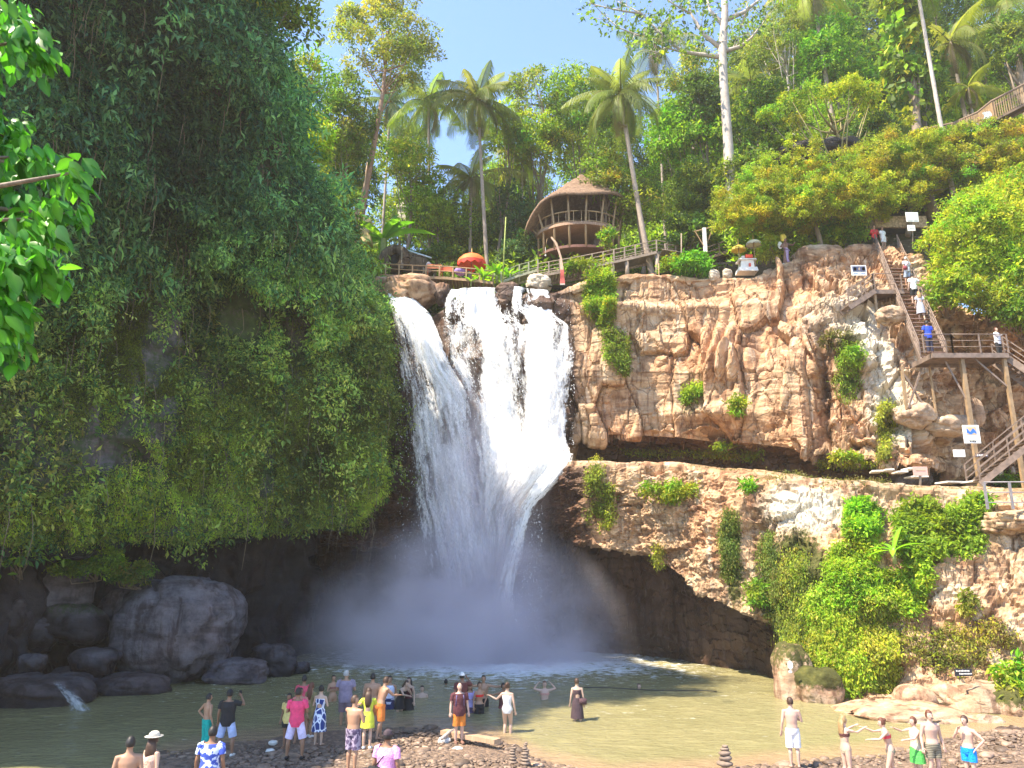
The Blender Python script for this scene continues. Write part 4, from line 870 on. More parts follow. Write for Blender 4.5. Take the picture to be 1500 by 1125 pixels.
def palm(label, u, v, Y, ub, R_, seed, nf=22, pal='olive', tr=0.17, droop=1.0, group=None, bark=None, coco=True, baseY=None, trunk=True, zb=None):
    c = P(u, v, Y); bx = P(ub, v, Y)[0] if ub is not None else c[0]; by = baseY or Y; bz = (zg(bx, by) if zb is None else zb)-0.4
    base = np.array([bx, by, bz]); root = thing('coconut_palm', label, 'palm', base, 0, group); cc = c-base; rs = np.random.RandomState(seed)
    t = np.linspace(0, 1, 40)[:, None]; path = np.concatenate([t[:, :1]**0.8*cc[0], t*cc[1], t*cc[2]], 1)
    rad = np.interp(t[:, 0], [0, .06, .5, 1], [tr*1.5, tr*1.05, tr*.85, tr*.7])*(1+0.06*(np.arange(40) % 2))
    MB().tube(path, rad, 9, wob=0.1).build('trunk', bark or M_wood('palm_bark', (0.36, 0.28, 0.22), (0.5, 0.42, 0.35)), root)
    for k in range(nf):
        a = k*2.39996+rs.rand()*0.5; f = (k+0.5)/nf; el = 1.45-2.2*f**0.85+0.15*rs.randn(); L = R_*(1.05+0.2*rs.rand())*(0.85+0.3*(0.3 < f < .8))
        tt = np.linspace(0, 1, 20); h = np.array([math.cos(a), math.sin(a), 0.0]); cur = el-tt*(0.9+0.75*droop*f)*1.1
        st = L/19; xy = np.concatenate([[0], np.cumsum(np.cos(cur[:-1])*st)]); zz = np.concatenate([[0], np.cumsum(np.sin(cur[:-1])*st)])
        rc = cc+h*xy[:, None]+np.array([0, 0, 1])*zz[:, None]; T = unit(np.gradient(rc, axis=0)); s = np.array([-h[1], h[0], 0.0])+0*T
        up = np.cross(s, T); up *= np.sign(up[:, 2:3]+1e-6)
        m = 38; ti = np.linspace(0.08, 0.99, m); 
        def I(A): return np.stack([np.interp(ti, tt, A[:, q]) for q in range(3)], 1)
        rcI, TI, upI, sI = I(rc), unit(I(T)), unit(I(up)), unit(I(s))
        LL = 0.26*L*np.sin(np.clip(ti*0.9+0.1, 0, 1)*math.pi)**0.5*(1+.12*rs.randn(m)); vs_ = []; fs_ = []; 
        for sg in (-1, 1):
            d = unit(sI*sg*0.85+TI*0.6+upI*0.05-np.array([0, 0, 0.35+0.5*rs.rand()])); w = 0.026*R_/3.8+0.012
            mid = rcI+d*LL[:, None]*0.5; tip = rcI+d*LL[:, None]*0.9-np.array([0, 0, 1])*(LL*(0.35+0.2*rs.rand(m)))[:, None]
            vs_.append(np.stack([rcI-TI*w, rcI+TI*w, mid+TI*w*1.1, mid-TI*w*1.1, tip+TI*w*.3, tip-TI*w*.3], 1).reshape(-1, 3))
            b = np.arange(m)[:, None]*6; fs_.append(np.concatenate([b+np.array([0, 1, 2, 3]), b+np.array([3, 2, 4, 5])])+(0 if sg < 0 else m*6))
        old = f > 0.8; base_c = pick_col(PAL['dry' if (old and rs.rand() < 0.5) else pal]+PAL['pale'][:1], 1, rs, .15)
        col = np.repeat(base_c, m*12, 0)
        mb = MB(); mb.tube(rc, np.linspace(0.05, 0.012, 20), 5); rv_ = np.concatenate(mb.v); 
        V_ = np.concatenate(vs_+[rv_]); F4 = np.concatenate(fs_+[np.concatenate(mb.f[4])+m*12]); F3 = np.concatenate(mb.f[3])+m*12
        cl = np.concatenate([col, np.tile(np.array([[0.22, 0.2, 0.07]]), (len(rv_), 1))])
        link('frond', mesh_np('frond', V_, [F4, F3], [LEAF], col=cl, smooth=False), root)
    if coco:
        for k in range(7):
            a = k*0.9; MB().sphere((0, 0, 0), (0.13, 0.13, 0.16), 8, 6).build('coconut', M_('coconut', (0.24, 0.2, 0.06)), root, loc=cc+np.array([math.cos(a)*0.28, math.sin(a)*0.28, -0.28-0.1*rs.rand()]))
    return root
palm('coconut palm with a leaning double trunk right of the orange umbrella', 700, 146, 53, 722, 3.5, 11, 26, 'olive', .16)
palm('tall coconut palm with drooping yellowish fronds in front of the thatched pavilion', 909, 138, 49.2, 944, 3.4, 12, 24, 'pale', .2, 1.1, baseY=49)
palm('dim coconut palm behind and left of the double trunked one', 628, 150, 58, 640, 3.4, 13, 20, 'mid', .15)
palm('half hidden coconut palm low behind the double trunked one', 690, 262, 57, 690, 3.6, 14, 18, 'olive', .15, coco=False)
palm('ragged coconut palm behind the tall slender yellow tree', 572, 150, 64, 566, 3.2, 15, 16, 'blue', .14, coco=False)
palm('small sunlit coconut palm between the pavilion roof and the double trunked palm', 765, 240, 60, 765, 2.6, 16, 14, 'yellow', .12, coco=False)
palm('slender palm with a ringed pale trunk beside the vine covered pillar', 1338, -50, 46, 1346, 3.2, 17, 16, 'mid', .15, baseY=46, bark=PALEBARK)
palm('yellow fronded palm behind the slender ringed trunk', 1392, 62, 52, 1400, 3.6, 18, 14, 'yellow', .16, coco=False)
palm('low yellow fronded palm above the top walkway', 1418, 128, 51, 1418, 2.2, 19, 12, 'yellow', .12, coco=False)
palm('tall palm in the top right corner', 1470, 10, 55, 1490, 4.2, 20, 20, 'mid', .2)
palm('palm at the top edge whose yellow fronds hang left of the vine pillar', 1190, -20, 56, 1200, 4.2, 21, 18, 'yellow', .2)
palm('slim dark palm fronds half hidden behind the pale bare tree', 1100, 120, 62, 1104, 3.6, 22, 16, 'dark', .14, coco=False)
palm('palm hidden low behind the right coconut palm', 960, 66, 66, 960, 3.8, 23, 14, 'olive', .14, coco=False)
C_ = [
 # label, u, v, Y, ru, rv, pal, L, dens, extra
 ('tall slender tree with a pale yellow crown left of the sky gap', 566, 62, 52, 84, 84, 'pale+yellow', .24, .8, dict(ub=540, tr=.26, bark=M_wood('rust_bark', (0.33, 0.19, 0.12), (0.5, 0.36, 0.26)), nb=60, br=1.0, limbs=22, ls=(.72, .98), lt=.25)),
 ('creeper clad dark tree hugging the left side of the tall slender tree', 500, 190, 51, 46, 110, 'dark+mid+olive', .3, 1.1, dict(ub=520)),
 ('lime green bushy tree on the cliff edge lit by the sun', 444, 200, 39.5, 34, 70, 'bright+yellow+light', .22, 1.6, dict(ub=440)),
 ('small light green tree behind the lit cliff edge, under the sky gap', 452, 120, 46, 40, 46, 'mid+light', .26, 1.0, {}),
 ('dark tree crown on the cliff top at the upper left of the sky gap', 385, 20, 30, 70, 70, 'dark+mid+light', .24, 1.2, {}),
 ('sunlit tree crown peeking over the very top of the shaded cliff', 270, -40, 27, 130, 60, 'mid+yellow+light', .24, 1.2, {}),
 ('dark shrubby tree on the corner of the cliff just left of the slender trunk', 492, 320, 47, 34, 64, 'mid+dark', .26, 1.2, {}),
 ('round yellow green tree standing left of the double trunked palm', 598, 248, 55, 44, 44, 'yellow+gold+light', .26, 1.2, dict(ub=606)),
 ('leafy tree filling the gap behind the footbridge', 640, 320, 57, 56, 56, 'mid+light', .28, 1.2, {}),
 ('dark tree behind the orange umbrella', 680, 350, 60, 60, 56, 'dark+mid', .3, 1.3, {}),
 ('dark green tree left of the pavilion roof', 755, 330, 57, 42, 66, 'dark+blue', .3, 1.3, {}),
 ('green tree right of the double trunked palm with large light leaves', 738, 195, 57, 30, 60, 'light+mid', .36, .9, {}),
 ('airy tree with bare twigs showing against the sky right of the first palm', 785, 140, 60, 48, 60, 'mid+pale', .3, .42, dict(nb=26, br=.8, limbs=26)),
 ('yellow bamboo like tree rising behind the pavilion roof', 790, 226, 60, 54, 50, 'yellow+light', .28, 1.2, {}),
 ('light green tree behind the right coconut palm', 850, 165, 60, 62, 72, 'light+mid', .3, 1.1, {}),
 ('tangled tree with grey hanging vines beside the pavilion roof', 884, 262, 51.2, 34, 50, 'mid+olive', .26, 1.0, {}),
 ('bushy tree overhanging the right side of the pavilion', 936, 292, 51.0, 42, 50, 'mid+olive+light', .22, .9, {}),
 ('bright green tree between the right palm and the pale bare tree', 1000, 205, 58, 56, 60, 'bright+light', .3, 1.3, {}),
 ('dark green bushy tree right of the pavilion', 1015, 300, 54, 50, 62, 'mid+dark', .26, 1.4, {}),
 ('dark leaved creeper tree leaning on the pale bare tree', 1030, 150, 56, 30, 56, 'dark', .36, 1.2, {}),
 ('gold tinged tree crown behind the branch of the pale bare tree', 1010, 110, 64, 40, 34, 'gold+pale', .28, 1.0, {}),
 ('big leafy tree with broad dark leaves right of the pale bare tree', 1118, 200, 54, 54, 92, 'mid+dark+light', .38, 1.2, {}),
 ('grey twiggy tree with thin foliage high right of the pale bare tree', 1150, 70, 58, 62, 62, 'mid+pale', .24, .5, dict(nb=30, br=.8, limbs=30, bark=PALEBARK)),
 ('bright green tree rising in the middle of the right hillside', 1222, 95, 57, 52, 70, 'bright+light', .3, 1.3, {}),
 ('blue green tree behind the bright one on the right hillside', 1290, 120, 60, 44, 76, 'blue+mid', .3, 1.2, {}),
 ('flat crowned lime tree on a forked trunk above the dark hollow', 1215, 176, 49, 112, 42, 'yellow+light', .22, .9, dict(ub=1224, tr=.24, bark=M_wood('yellow_bark', (0.33, 0.27, 0.12)), nb=46, br=.75, flat=.6, limbs=30, baseY=48.5)),
 ('dark shaded shrub tree under the flat crowned lime tree', 1268, 205, 51, 42, 44, 'dark+blue', .26, 1.2, {}),
 ('dark tree filling the corner behind the yellow fronded palm', 1440, 90, 60, 60, 70, 'mid+dark', .28, 1.2, {}),
 ('green tree behind the low yellow palm above the top walkway', 1420, 165, 56, 60, 38, 'mid+light', .24, 1.2, {}),
 ('tall dark tree at the very top right', 1380, 10, 62, 80, 60, 'mid+dark', .3, 1.2, {}),
 ('thick dark tree trunk and crown in the far right corner', 1495, 70, 50, 40, 60, 'dark+mid', .26, 1.0, dict(tr=.4, ub=1480)),
 ('distant hazy tree under the tall slender tree', 600, 330, 74, 60, 60, 'light+pale', .34, 1.1, {}),
 ('distant trees top seen through the gap left of the first palm', 590, 215, 72, 40, 40, 'mid+pale', .34, .8, {}),
 ('far tree between the sky gap and the airy tree', 745, 300, 76, 70, 70, 'mid+light', .34, 1.2, {}),
 ('far tree behind the light green tree', 880, 230, 78, 70, 90, 'mid+light', .34, 1.2, {}),
 ('far tree behind the bright green tree', 1010, 230, 76, 80, 90, 'mid+dark', .34, 1.3, {}),
 ('far dark tree behind the twiggy tree', 1120, 130, 74, 80, 100, 'dark+mid', .34, 1.3, {}),
 ('far dark tree at the top behind the vine pillar', 1300, 60, 72, 90, 110, 'dark+mid', .34, 1.3, {}),
 ('far tree left of the tall slender trunk', 500, 260, 66, 50, 80, 'dark+mid', .34, 1.2, {}),
 ('far tree at the top edge right of the pale bare tree', 1200, 30, 74, 70, 70, 'mid+light', .34, 1.0, {}),
]
for i, (lb, u, v, Y, ru, rv, pal, L, de, ex) in enumerate(C_):
    ex.setdefault('tr', .15); tree('tree', lb, u, v, Y, ru*1.08, rv*1.1, pal, 400+i*3, L, de*1.1, **ex)
# terraced small leaved golden trees over the cliff top
def layered(label, layers, ub, vb, Yb, seed, pal='gold', L=0.13, bark=None, tr=.2):
    base = P(ub, vb, Yb); root = thing('tree', label, 'tree', base); rs = np.random.RandomState(seed); parts = []; mb = MB()
    top = P(layers[0][0], layers[0][1], layers[0][2])-base; top = np.array([top[0]*.5, top[1]*.5, top[2]*0.55])
    t = np.linspace(0, 1, 8)[:, None]; mb.tube(t*top+np.sin(t*3)*np.array([.15, 0, 0]), np.linspace(tr, tr*.6, 8), 8, wob=.2)
    for (u, v, Y, ru, rv) in layers:
        c = P(u, v, Y)-base; k = pxm(P(u, v, Y)); rad = np.array([ru*k, ru*k*.8, rv*k]); area = rad[0]*rad[1]*3.1
        n = int(area*130/(L/.13)**2)
        bn = int(area*3)+10; a = rs.rand(bn)*6.28; r = np.sqrt(rs.rand(bn)); bc = c+np.stack([np.cos(a)*r*rad[0], np.sin(a)*r*rad[1], rad[2]*(0.8*(1-r**2)+0.75*rs.randn(bn))], 1)
        bsz = rs.rand(bn); b = rs.randint(bn, size=n); q = unit(rs.randn(n, 3)); pp = bc[b]+q*np.array([.36, .36, .2])*(0.5+.9*rs.rand(n, 1)**2)*(.6+.9*bsz[b][:, None])
        tint = (0.75+0.5*rs.rand(bn, 1))*(1+np.array([[.2, 0, 0]])*rs.randn(bn, 1))
        q[:, 2] = abs(q[:, 2]); parts.append(sprigs(pp, q, 7, L*.6, L, sum([PAL[x] for x in pal.split('+')], []), rs, .45, .1, .2, tint[b]))
        for j in range(min(5, bn)):
            m = (top+bc[j])/2-np.array([0, 0, .3]); mb.tube([top, m, bc[j]], [tr*.28, tr*.14, .015], 5)
    link('crown', leaf_mesh('crown', parts), root); mb.build('trunk', bark or BARK, root); return root
layered('wide golden small leaved tree spreading over the statues on the cliff top', [(1170, 268, 45.5, 84, 16), (1120, 292, 44.5, 72, 16), (1195, 300, 44, 82, 16), (1100, 320, 44, 52, 14), (1235, 275, 45, 60, 14), (1270, 300, 44, 50, 12), (1150, 318, 43.6, 60, 13), (1230, 312, 43.6, 50, 12), (1085, 300, 45, 40, 14)], 1204, 372, 44.3, 1, 'gold+gold+olive+yellow')
layered('second golden small leaved tree higher up left of the long stair', [(1330, 232, 45.5, 80, 16), (1290, 255, 45, 64, 16), (1375, 222, 46, 56, 14), (1335, 268, 44.5, 50, 12), (1385, 250, 44.5, 46, 14), (1290, 230, 46.5, 50, 13), (1310, 290, 44, 46, 11)], 1330, 345, 45, 2, 'gold+yellow+olive')
layered('red tinted golden shrubby tree beside the top walkway', [(1440, 210, 44, 60, 16), (1480, 225, 43, 50, 18), (1450, 240, 43, 50, 14)], 1450, 300, 44, 3, 'gold+yellow+dry')
layered('golden tree at the right frame edge above the bright bush tree', [(1490, 270, 42, 50, 14), (1500, 250, 43, 50, 12)], 1500, 330, 42.5, 4, 'gold+yellow')
def bt(lb, u, v, Y, ru, rv, pal, L, de, seed, **k): return bush('bush', lb, u, v, ru, rv, sum([PAL[q] for q in pal.split('+')], []), L, de, Y=Y, seed=seed, depth=.9, **k)
bt('large sunlit lime bush right of the long stair', 1436, 352, 39.5, 76, 96, 'yellow+lime+yellow', .2, 1.5, 501, nb=90)
bt('sunlit yellow bush hanging over the stair landing at the right', 1400, 430, 38.5, 44, 36, 'yellow+light', .22, 1.3, 502, nb=30)
bt('green bush at the right frame edge above the landing', 1486, 420, 38.5, 46, 56, 'yellow+light+lime', .24, 1.4, 503, nb=40)
bt('leafy bush filling the gap above the wide landing', 1462, 448, 38.2, 40, 30, 'mid+light+yellow', .22, 1.5, 520, nb=30)
bt('dark bush low at the right frame edge behind the landing rail', 1510, 462, 37.4, 40, 34, 'mid+light', .22, 1.5, 521, nb=30)
bt('upper sunlit bush at the right frame edge', 1480, 300, 41, 60, 50, 'yellow+bright', .24, 1.4, 504, nb=40)
bt('bright green round bush on the cliff top left of the shrine umbrellas', 1016, 388, 45.8, 36, 26, 'bright', .3, 1.4, 505)
bt('green bush under the right end of the upper walkway', 985, 392, 47, 22, 18, 'mid', .24, 1.2, 506)
bt('glossy green bush between the statues and the reddish rocks', 1240, 340, 45.2, 40, 26, 'light+mid+bright', .26, 1.3, 507)
bt('low green bush behind the reddish slab right of the dancer statue', 1180, 366, 44.8, 22, 18, 'mid+light', .24, 1.2, 508)
bt('yellow flowering shrub left of the dancer statue', 1126, 366, 44.8, 16, 24, 'yellow', .2, 1.2, 509)
bt('shrub with glossy leaves right behind the striped flag', 852, 392, 47.5, 22, 16, 'mid+light', .22, 1.2, 510)
bt('small lime shrub in front of the pavilion railing', 893, 352, 48.5, 12, 20, 'bright+yellow', .24, .9, 511)
bt('green shrub behind the long stair top at the right', 1290, 300, 47, 30, 26, 'mid+dark', .24, 1.2, 512)
bt('dark shrub in the hollow under the top walkway', 1450, 190, 47, 36, 20, 'dark+mid', .24, 1.1, 513)
bt('shrub mass on the hillside below the big leafy tree', 1090, 260, 50, 50, 40, 'mid+dark', .3, 1.2, 514)
bt('dark undergrowth behind the upper walkway', 1010, 340, 50, 40, 30, 'dark+mid', .28, 1.2, 515)
bt('undergrowth at the left end of the footbridge on the cliff corner', 520, 380, 46.5, 36, 26, 'blue+mid', .24, 1.2, 516)
bt('shaded undergrowth under the orange umbrella side trees', 640, 375, 55, 50, 18, 'dark+mid', .26, 1.2, 517)
bt('dark undergrowth left of the pavilion', 765, 375, 53, 40, 34, 'dark+blue', .28, 1.2, 518)
# vine covered pillar tree
rt = tree('tree', 'vine covered column with big yellow pothos leaves at the top right', 1322, 70, 48, 26, 150, 'yellow+light+dark', 601, .5, .8, aspect=.75, ub=1326, tr=.35, nb=44, br=.7, baseY=47.5, down=.8, low=-1)
tree('tree', 'dark creeper foliage behind the pothos column', 1345, 120, 50, 36, 110, 'dark+mid', 603, .35, 1.1, nb=30, low=-1)
# pale bare tree
base = np.array([P(1073, 280, 50)[0], 50.0, 0]); base[2] = zg(base[0], 50)-.3
root = thing('tree', 'tall pale trunked tree with bare forked branches right of the palms', 'tree', base); mb = MB(); parts = []; rs = np.random.RandomState(9)
def W_(u, v, Y=50): return P(u, v, Y)-base
tk = np.array([(0, 0, 0), W_(1070, 272), W_(1066, 200), W_(1060, 120), W_(1058, 78), W_(1062, 20), W_(1060, -60)]); mb.tube(tk, [.5, .42, .36, .32, .36, .24, .15], 12, wob=.25)
BR = [[(1060, 84), (1030, 80), (1000, 76), (965, 46), (940, 20), (905, 2)], [(1060, 74), (1030, 50), (1012, 20), (1006, -20)], [(1062, 40), (1040, 15), (1030, -20)], [(1062, 75), (1085, 68), (1100, 56), (1120, 30)], [(1061, 30), (1090, 18), (1112, 0), (1130, -20)], [(1000, 76), (975, 70), (950, 84)], [(965, 46), (935, 52), (905, 40), (880, 18)], [(1012, 20), (985, 5), (960, -15)], [(940, 20), (900, 14), (860, 4)], [(1085, 40), (1095, 10), (1090, -20)]]
tips = []
for j, b in enumerate(BR):
    y = 50+rs.randn()*1.0; pts = np.array([W_(u, v, 50+(y-50)*i/len(b)) for i, (u, v) in enumerate(b)]); mb.tube(pts, np.linspace(.2 if j < 5 else .09, .03, len(b)), 7, wob=.15)
    for i in range(1, len(pts)):
        for _ in range(5):
            a = pts[i-1]+(pts[i]-pts[i-1])*rs.rand(); e = a+rs.randn(3)*np.array([.8, .8, .6])+[0, 0, .3]; mb.tube([a, (a+e)/2+rs.randn(3)*.08, e], [.03, .02, .008], 4, cap=False); tips.append(e)
mb.build('trunk', PALEBARK, root)
tips = np.array(tips); tt = proj(tips+base); sel = tips[(tt[:, 0] < 1040) | (rs.rand(len(tips)) < .4)]
sp_ = np.repeat(sel, 5, 0)+rs.randn(len(sel)*5, 3)*.35; link('crown', leaf_mesh('crown', [sprigs(sp_, unit(rs.randn(len(sp_), 3)), 4, .16, .3, PAL['mid']+PAL['blue']+PAL['light'], rs, .6, .2)]), root)
# near branch at the left frame edge
nb_ = thing('tree', 'close tree with big bright green leaves reaching in at the left frame edge', 'tree', (-5.2, 5.6, 0.2)); rs = np.random.RandomState(31); mb = MB(); parts = []; b0 = np.array([-5.2, 5.6, .2])
mb.tube([(0, 0, 0), (.1, 0, 3.2), (.0, .1, 6.2), (.2, .1, 8.8)], [.16, .13, .1, .05], 10, wob=.2)
cl = [(30, 60, 36, 50), (55, 75, 30, 30), (10, 200, 34, 44), (40, 230, 40, 34), (70, 250, 44, 26), (110, 252, 26, 26), (20, 310, 44, 60), (60, 320, 40, 40), (110, 315, 24, 22), (20, 380, 60, 50), (70, 400, 34, 22), (0, 450, 50, 60), (15, 500, 30, 40), (-40, 330, 60, 140), (-60, 120, 60, 120), (20, 20, 30, 26)]
for (u, v, ru, rv) in cl:
    c = P(u, v, 5.2+rs.rand()*1.3); k = pxm(c); n = int(ru*rv/17)
    pc = c-b0+rs.randn(n, 3)*np.array([ru, ru, rv])*k*.42
    d = rs.randn(n, 3)*.45+[.35, 0, -.85]; nr = rs.randn(n, 3)*.4+[-.2, -.3, 1.0]; LL = .14*(1+.3*rs.randn(n)).clip(.5, 1.6)
    dd = unit(d); s = unit(np.cross(dd, nr)); nn = np.cross(s, dd); W2 = LL*.26
    t5 = [0, .28, .55, .8, 1]; ww = [0.05, .85, 1, .6, .02]; vs_ = []
    for a, w in zip(t5, ww):
        cpt = pc+dd*(LL*a)[:, None]-nn*(LL*.22*a*a)[:, None]; vs_ += [cpt-s*(W2*w)[:, None]+nn*(W2*w*.3)[:, None], cpt, cpt+s*(W2*w)[:, None]+nn*(W2*w*.3)[:, None]]
    v_ = np.stack(vs_, 1).reshape(-1, 3); q = np.array([[i*3+j, i*3+j+1, i*3+4+j, i*3+3+j] for i in range(4) for j in range(2)]); f_ = (np.arange(n)[:, None, None]*15+q[None]).reshape(-1, 4)
    cc_ = np.repeat(pick_col(PAL['near'], n, rs, .2), 15, 0)*np.tile(np.array([[1], [1.35], [1]]), (n*5, 1)); parts.append((v_, f_, cc_))
    mb.tube([(.05, .05, max(c[2]-b0[2]-.5, 1)), (c-b0)*[.5, .5, 1]+[0, 0, -.1], c-b0], [.04, .025, .01], 6)
lm = leaf_mesh('crown', parts, leaf_mat('near_leaf', .45, .4, .4)); lm.polygons.foreach_set('use_smooth', np.ones(len(lm.polygons), bool)); link('crown', lm, nb_); mb.build('trunk', BARK, nb_)
# ============================================================ walkways, stairs, pavilion
def rail_run(root, pts, hgt, npost, mat, rails=(1.0, .55), r=0.035, post_r=0.045, name='handrail', pname='post', drop=0.0):
    pts = np.asarray(pts, float); d = np.concatenate([[0], np.cumsum(np.linalg.norm(np.diff(pts, axis=0), axis=1))])
    mb = MB()
    for f in rails: mb.tube(pts+np.array([0, 0, hgt*f]), r if f == rails[0] else r*.75, 6)
    mb.build(name, mat, root)
    for k in range(npost):
        s = d[-1]*k/(npost-1); p = np.array([np.interp(s, d, pts[:, q]) for q in range(3)])
        MB().beam(p+[0, 0, -drop], p+[0, 0, hgt*1.0], post_r*2, post_r*2, up=(0, 1, 0)).build(pname, mat, root, smooth=False)
def walkway(name, label, cat, pxpts, width, hgt, npost, mat, deckmat, legs=(), rails=(1.0, .55), thick=.12, backrail=True, r=.04, wdir=(0, 1, 0), leg_mat=None):
    pts = np.array([P(*q) for q in pxpts]); o = pts[0].copy(); root = thing(name, label, cat, o); p = pts-o
    mb = MB(); wd = np.array(wdir, float)*width; L = np.concatenate([[0], np.cumsum(np.linalg.norm(np.diff(p, axis=0), axis=1))])
    n = int(L[-1]/.22); 
    for k in range(n):
        s = L[-1]*(k+.5)/n; c = np.array([np.interp(s, L, p[:, q]) for q in range(3)]); c2 = np.array([np.interp(min(s+.1, L[-1]), L, p[:, q]) for q in range(3)])
        a = math.atan2((c2-c)[1], (c2-c)[0]); mb.box(c+wd/2+[0, 0, 0.005*(k % 3)], (.19, width, .05), rz=a*0)
    mb.build('deck', deckmat, root, smooth=False)
    for q_ in (p+[0, -.03, -.11], p+wd+[0, 0, -.11]):
        mb = MB()
        for i in range(len(p)-1): mb.beam(q_[i], q_[i+1], .08, thick+.04)
        mb.build('beam', mat, root, smooth=False)
    rail_run(root, p, hgt, npost, mat, rails, r)
    if backrail: rail_run(root, p+wd, hgt, npost, mat, rails, r)
    for (u, vt, vb) in legs:
        a = P(u, vt, pts[0][1]+.15); i = np.interp(a[0], pts[:, 0], pts[:, 1]); a = P(u, vt, i+.15); b = a.copy(); b[2] = P(u, vb, i+.15)[2]-.3
        MB().tube([a-o, b-o], [.15, .16], 9).build('leg', leg_mat or GREYWOOD, root)
    return root
PLANK = M_wood('plank', (0.42, 0.25, 0.16), (0.58, 0.38, 0.26))
walkway('footbridge', 'timber footbridge with log rails crossing above the top of the falls', 'footbridge', [(545, 401, 48.6), (600, 404, 48.5), (655, 406, 48.5), (690, 409, 48.4), (722, 413, 48.3)], 2.2, .78, 10, BAMBOO, PLANK, r=.045)
walkway('walkway', 'raised timber walkway with slatted rails climbing past the thatched pavilion', 'walkway', [(788, 403, 48), (850, 392, 48), (910, 380, 48), (962, 368, 48)], 1.8, .82, 12, GREYWOOD, GREYWOOD, [(897, 384, 402), (918, 380, 402), (962, 372, 404), (850, 395, 404)], rails=(1, .66, .33), r=.035)
walkway('walkway', 'short timber walkway turning back behind the right palm trunk', 'walkway', [(962, 368, 48.2), (985, 371, 50), (1004, 372, 52)], 1.2, .82, 4, GREYWOOD, GREYWOOD, rails=(1, .66, .33), wdir=(.6, .5, 0), r=.035)
walkway('walkway', 'mossy ramp with wire rails joining the footbridge end to the raised walkway', 'walkway', [(734, 412, 48.3), (760, 402, 48.2), (788, 394, 48.2)], 1.4, .7, 5, M_('mossy_rail', (.3, .3, .2), .8), M_('mossy_deck', (.3, .32, .2), .85), rails=(1, .5), r=.025)
walkway('walkway', 'narrow railed path on the slope behind the shrine umbrellas', 'walkway', [(1034, 378, 49), (1080, 362, 49), (1128, 346, 49.5)], 1.0, .75, 6, DARKWOOD, GREYWOOD, rails=(1, .5), r=.035)
# top right walkway with pickets
tw = walkway('walkway', 'dark roofed looking bamboo walkway rising to the top right corner', 'walkway', [(1340, 218, 47.5), (1400, 206, 47), (1436, 190, 46.5), (1456, 174, 46), (1530, 136, 45)], 1.6, 1.35, 9, M_wood('dark_bamboo', (.2, .13, .08)), DARKWOOD, rails=(1,), r=.09)
mb = MB(); pp = np.array([P(*q) for q in [(1395, 206, 47), (1436, 190, 46.5), (1456, 174, 46), (1530, 136, 45)]])-np.array(tw.location)
for k in range(70):
    s = k/69*3; i = min(int(s), 2); c = pp[i]+(pp[i+1]-pp[i])*(s-i); mb.beam(c+[0, -.05, 0], c+[.02*math.sin(k*3), -.05, 1.25], .04, .04, up=(0, 1, 0))
mb.build('pickets', BAMBOO, tw, smooth=False)
for k, (u, v, w, h, lb) in enumerate([(1446, 172, .5, .8, 'white cloth draped over the top walkway rail'), (1428, 188, .45, .6, 'smaller white cloth lower down the top walkway rail'), (1405, 203, .4, .3, 'lowest white bundle on the top walkway')]):
    p = P(u, v, 45.6); g = np.linspace(-1, 1, 12); a, b = np.meshgrid(g, g, indexing='ij'); q = np.stack([a*w*.5+.08*np.sin(b*4), -.06*np.sin(a*9)-.05*b, b*h*.5+.05*a], -1)
    f = grid_faces(12, 12); v2 = np.concatenate([q.reshape(-1, 3), q.reshape(-1, 3)+[0, .02, 0]]); link('cloth', mesh_np('cloth', v2, np.concatenate([f, f[:, ::-1]+144]), [WHITE]), loc=p, label=lb, category='cloth')
# ---- steel stairs
def stair(label, BL, TL, wv, n, railh=0.95, mat=RUST, rails=(1, .66, .33), npost=6, name='staircase', treadmat=None, ext=0.0):
    BL, TL, wv = [np.asarray(a, float) for a in (BL, TL, wv)]; root = thing(name, label, 'staircase', BL); T = TL-BL
    for off in (0*wv, wv): MB().beam(off+[0, 0, -.1], T+off+[0, 0, -.1], .07, .26).build('stringer', mat, root, smooth=False)
    run = T.copy(); run[2] = 0; dpt = np.linalg.norm(run)/n*1.0; ang = math.atan2(wv[1], wv[0]); w = np.linalg.norm(wv)
    for k in range(n):
        c = T*((k+.5)/n)+wv/2; MB().box(c, (w-.07, max(dpt, .2), .04), rz=ang).build('tread', treadmat or mat, root, smooth=False)
    for off in (0*wv, wv):
        mb = MB()
        for f in rails: mb.beam(off+[0, 0, railh*f], T*(1+ext)+off+[0, 0, railh*f], .045, .045)
        mb.build('handrail', mat, root, smooth=False)
        for k in range(npost):
            b = T*(k/(npost-1))+off; MB().beam(b, b+[0, 0, railh], .05, .05, up=(0, 1, 0)).build('post', mat, root, smooth=False)
    return root
A0 = P(1349, 526, 36.4); A1 = P(1284, 364, 43.0)
stair('long upper steel staircase climbing the right end of the cliff', A0, A1, (1.38, 0.05, 0), 30, npost=9, treadmat=M_('tread', (.26, .16, .12), .6))
zl = A0[2]-.02
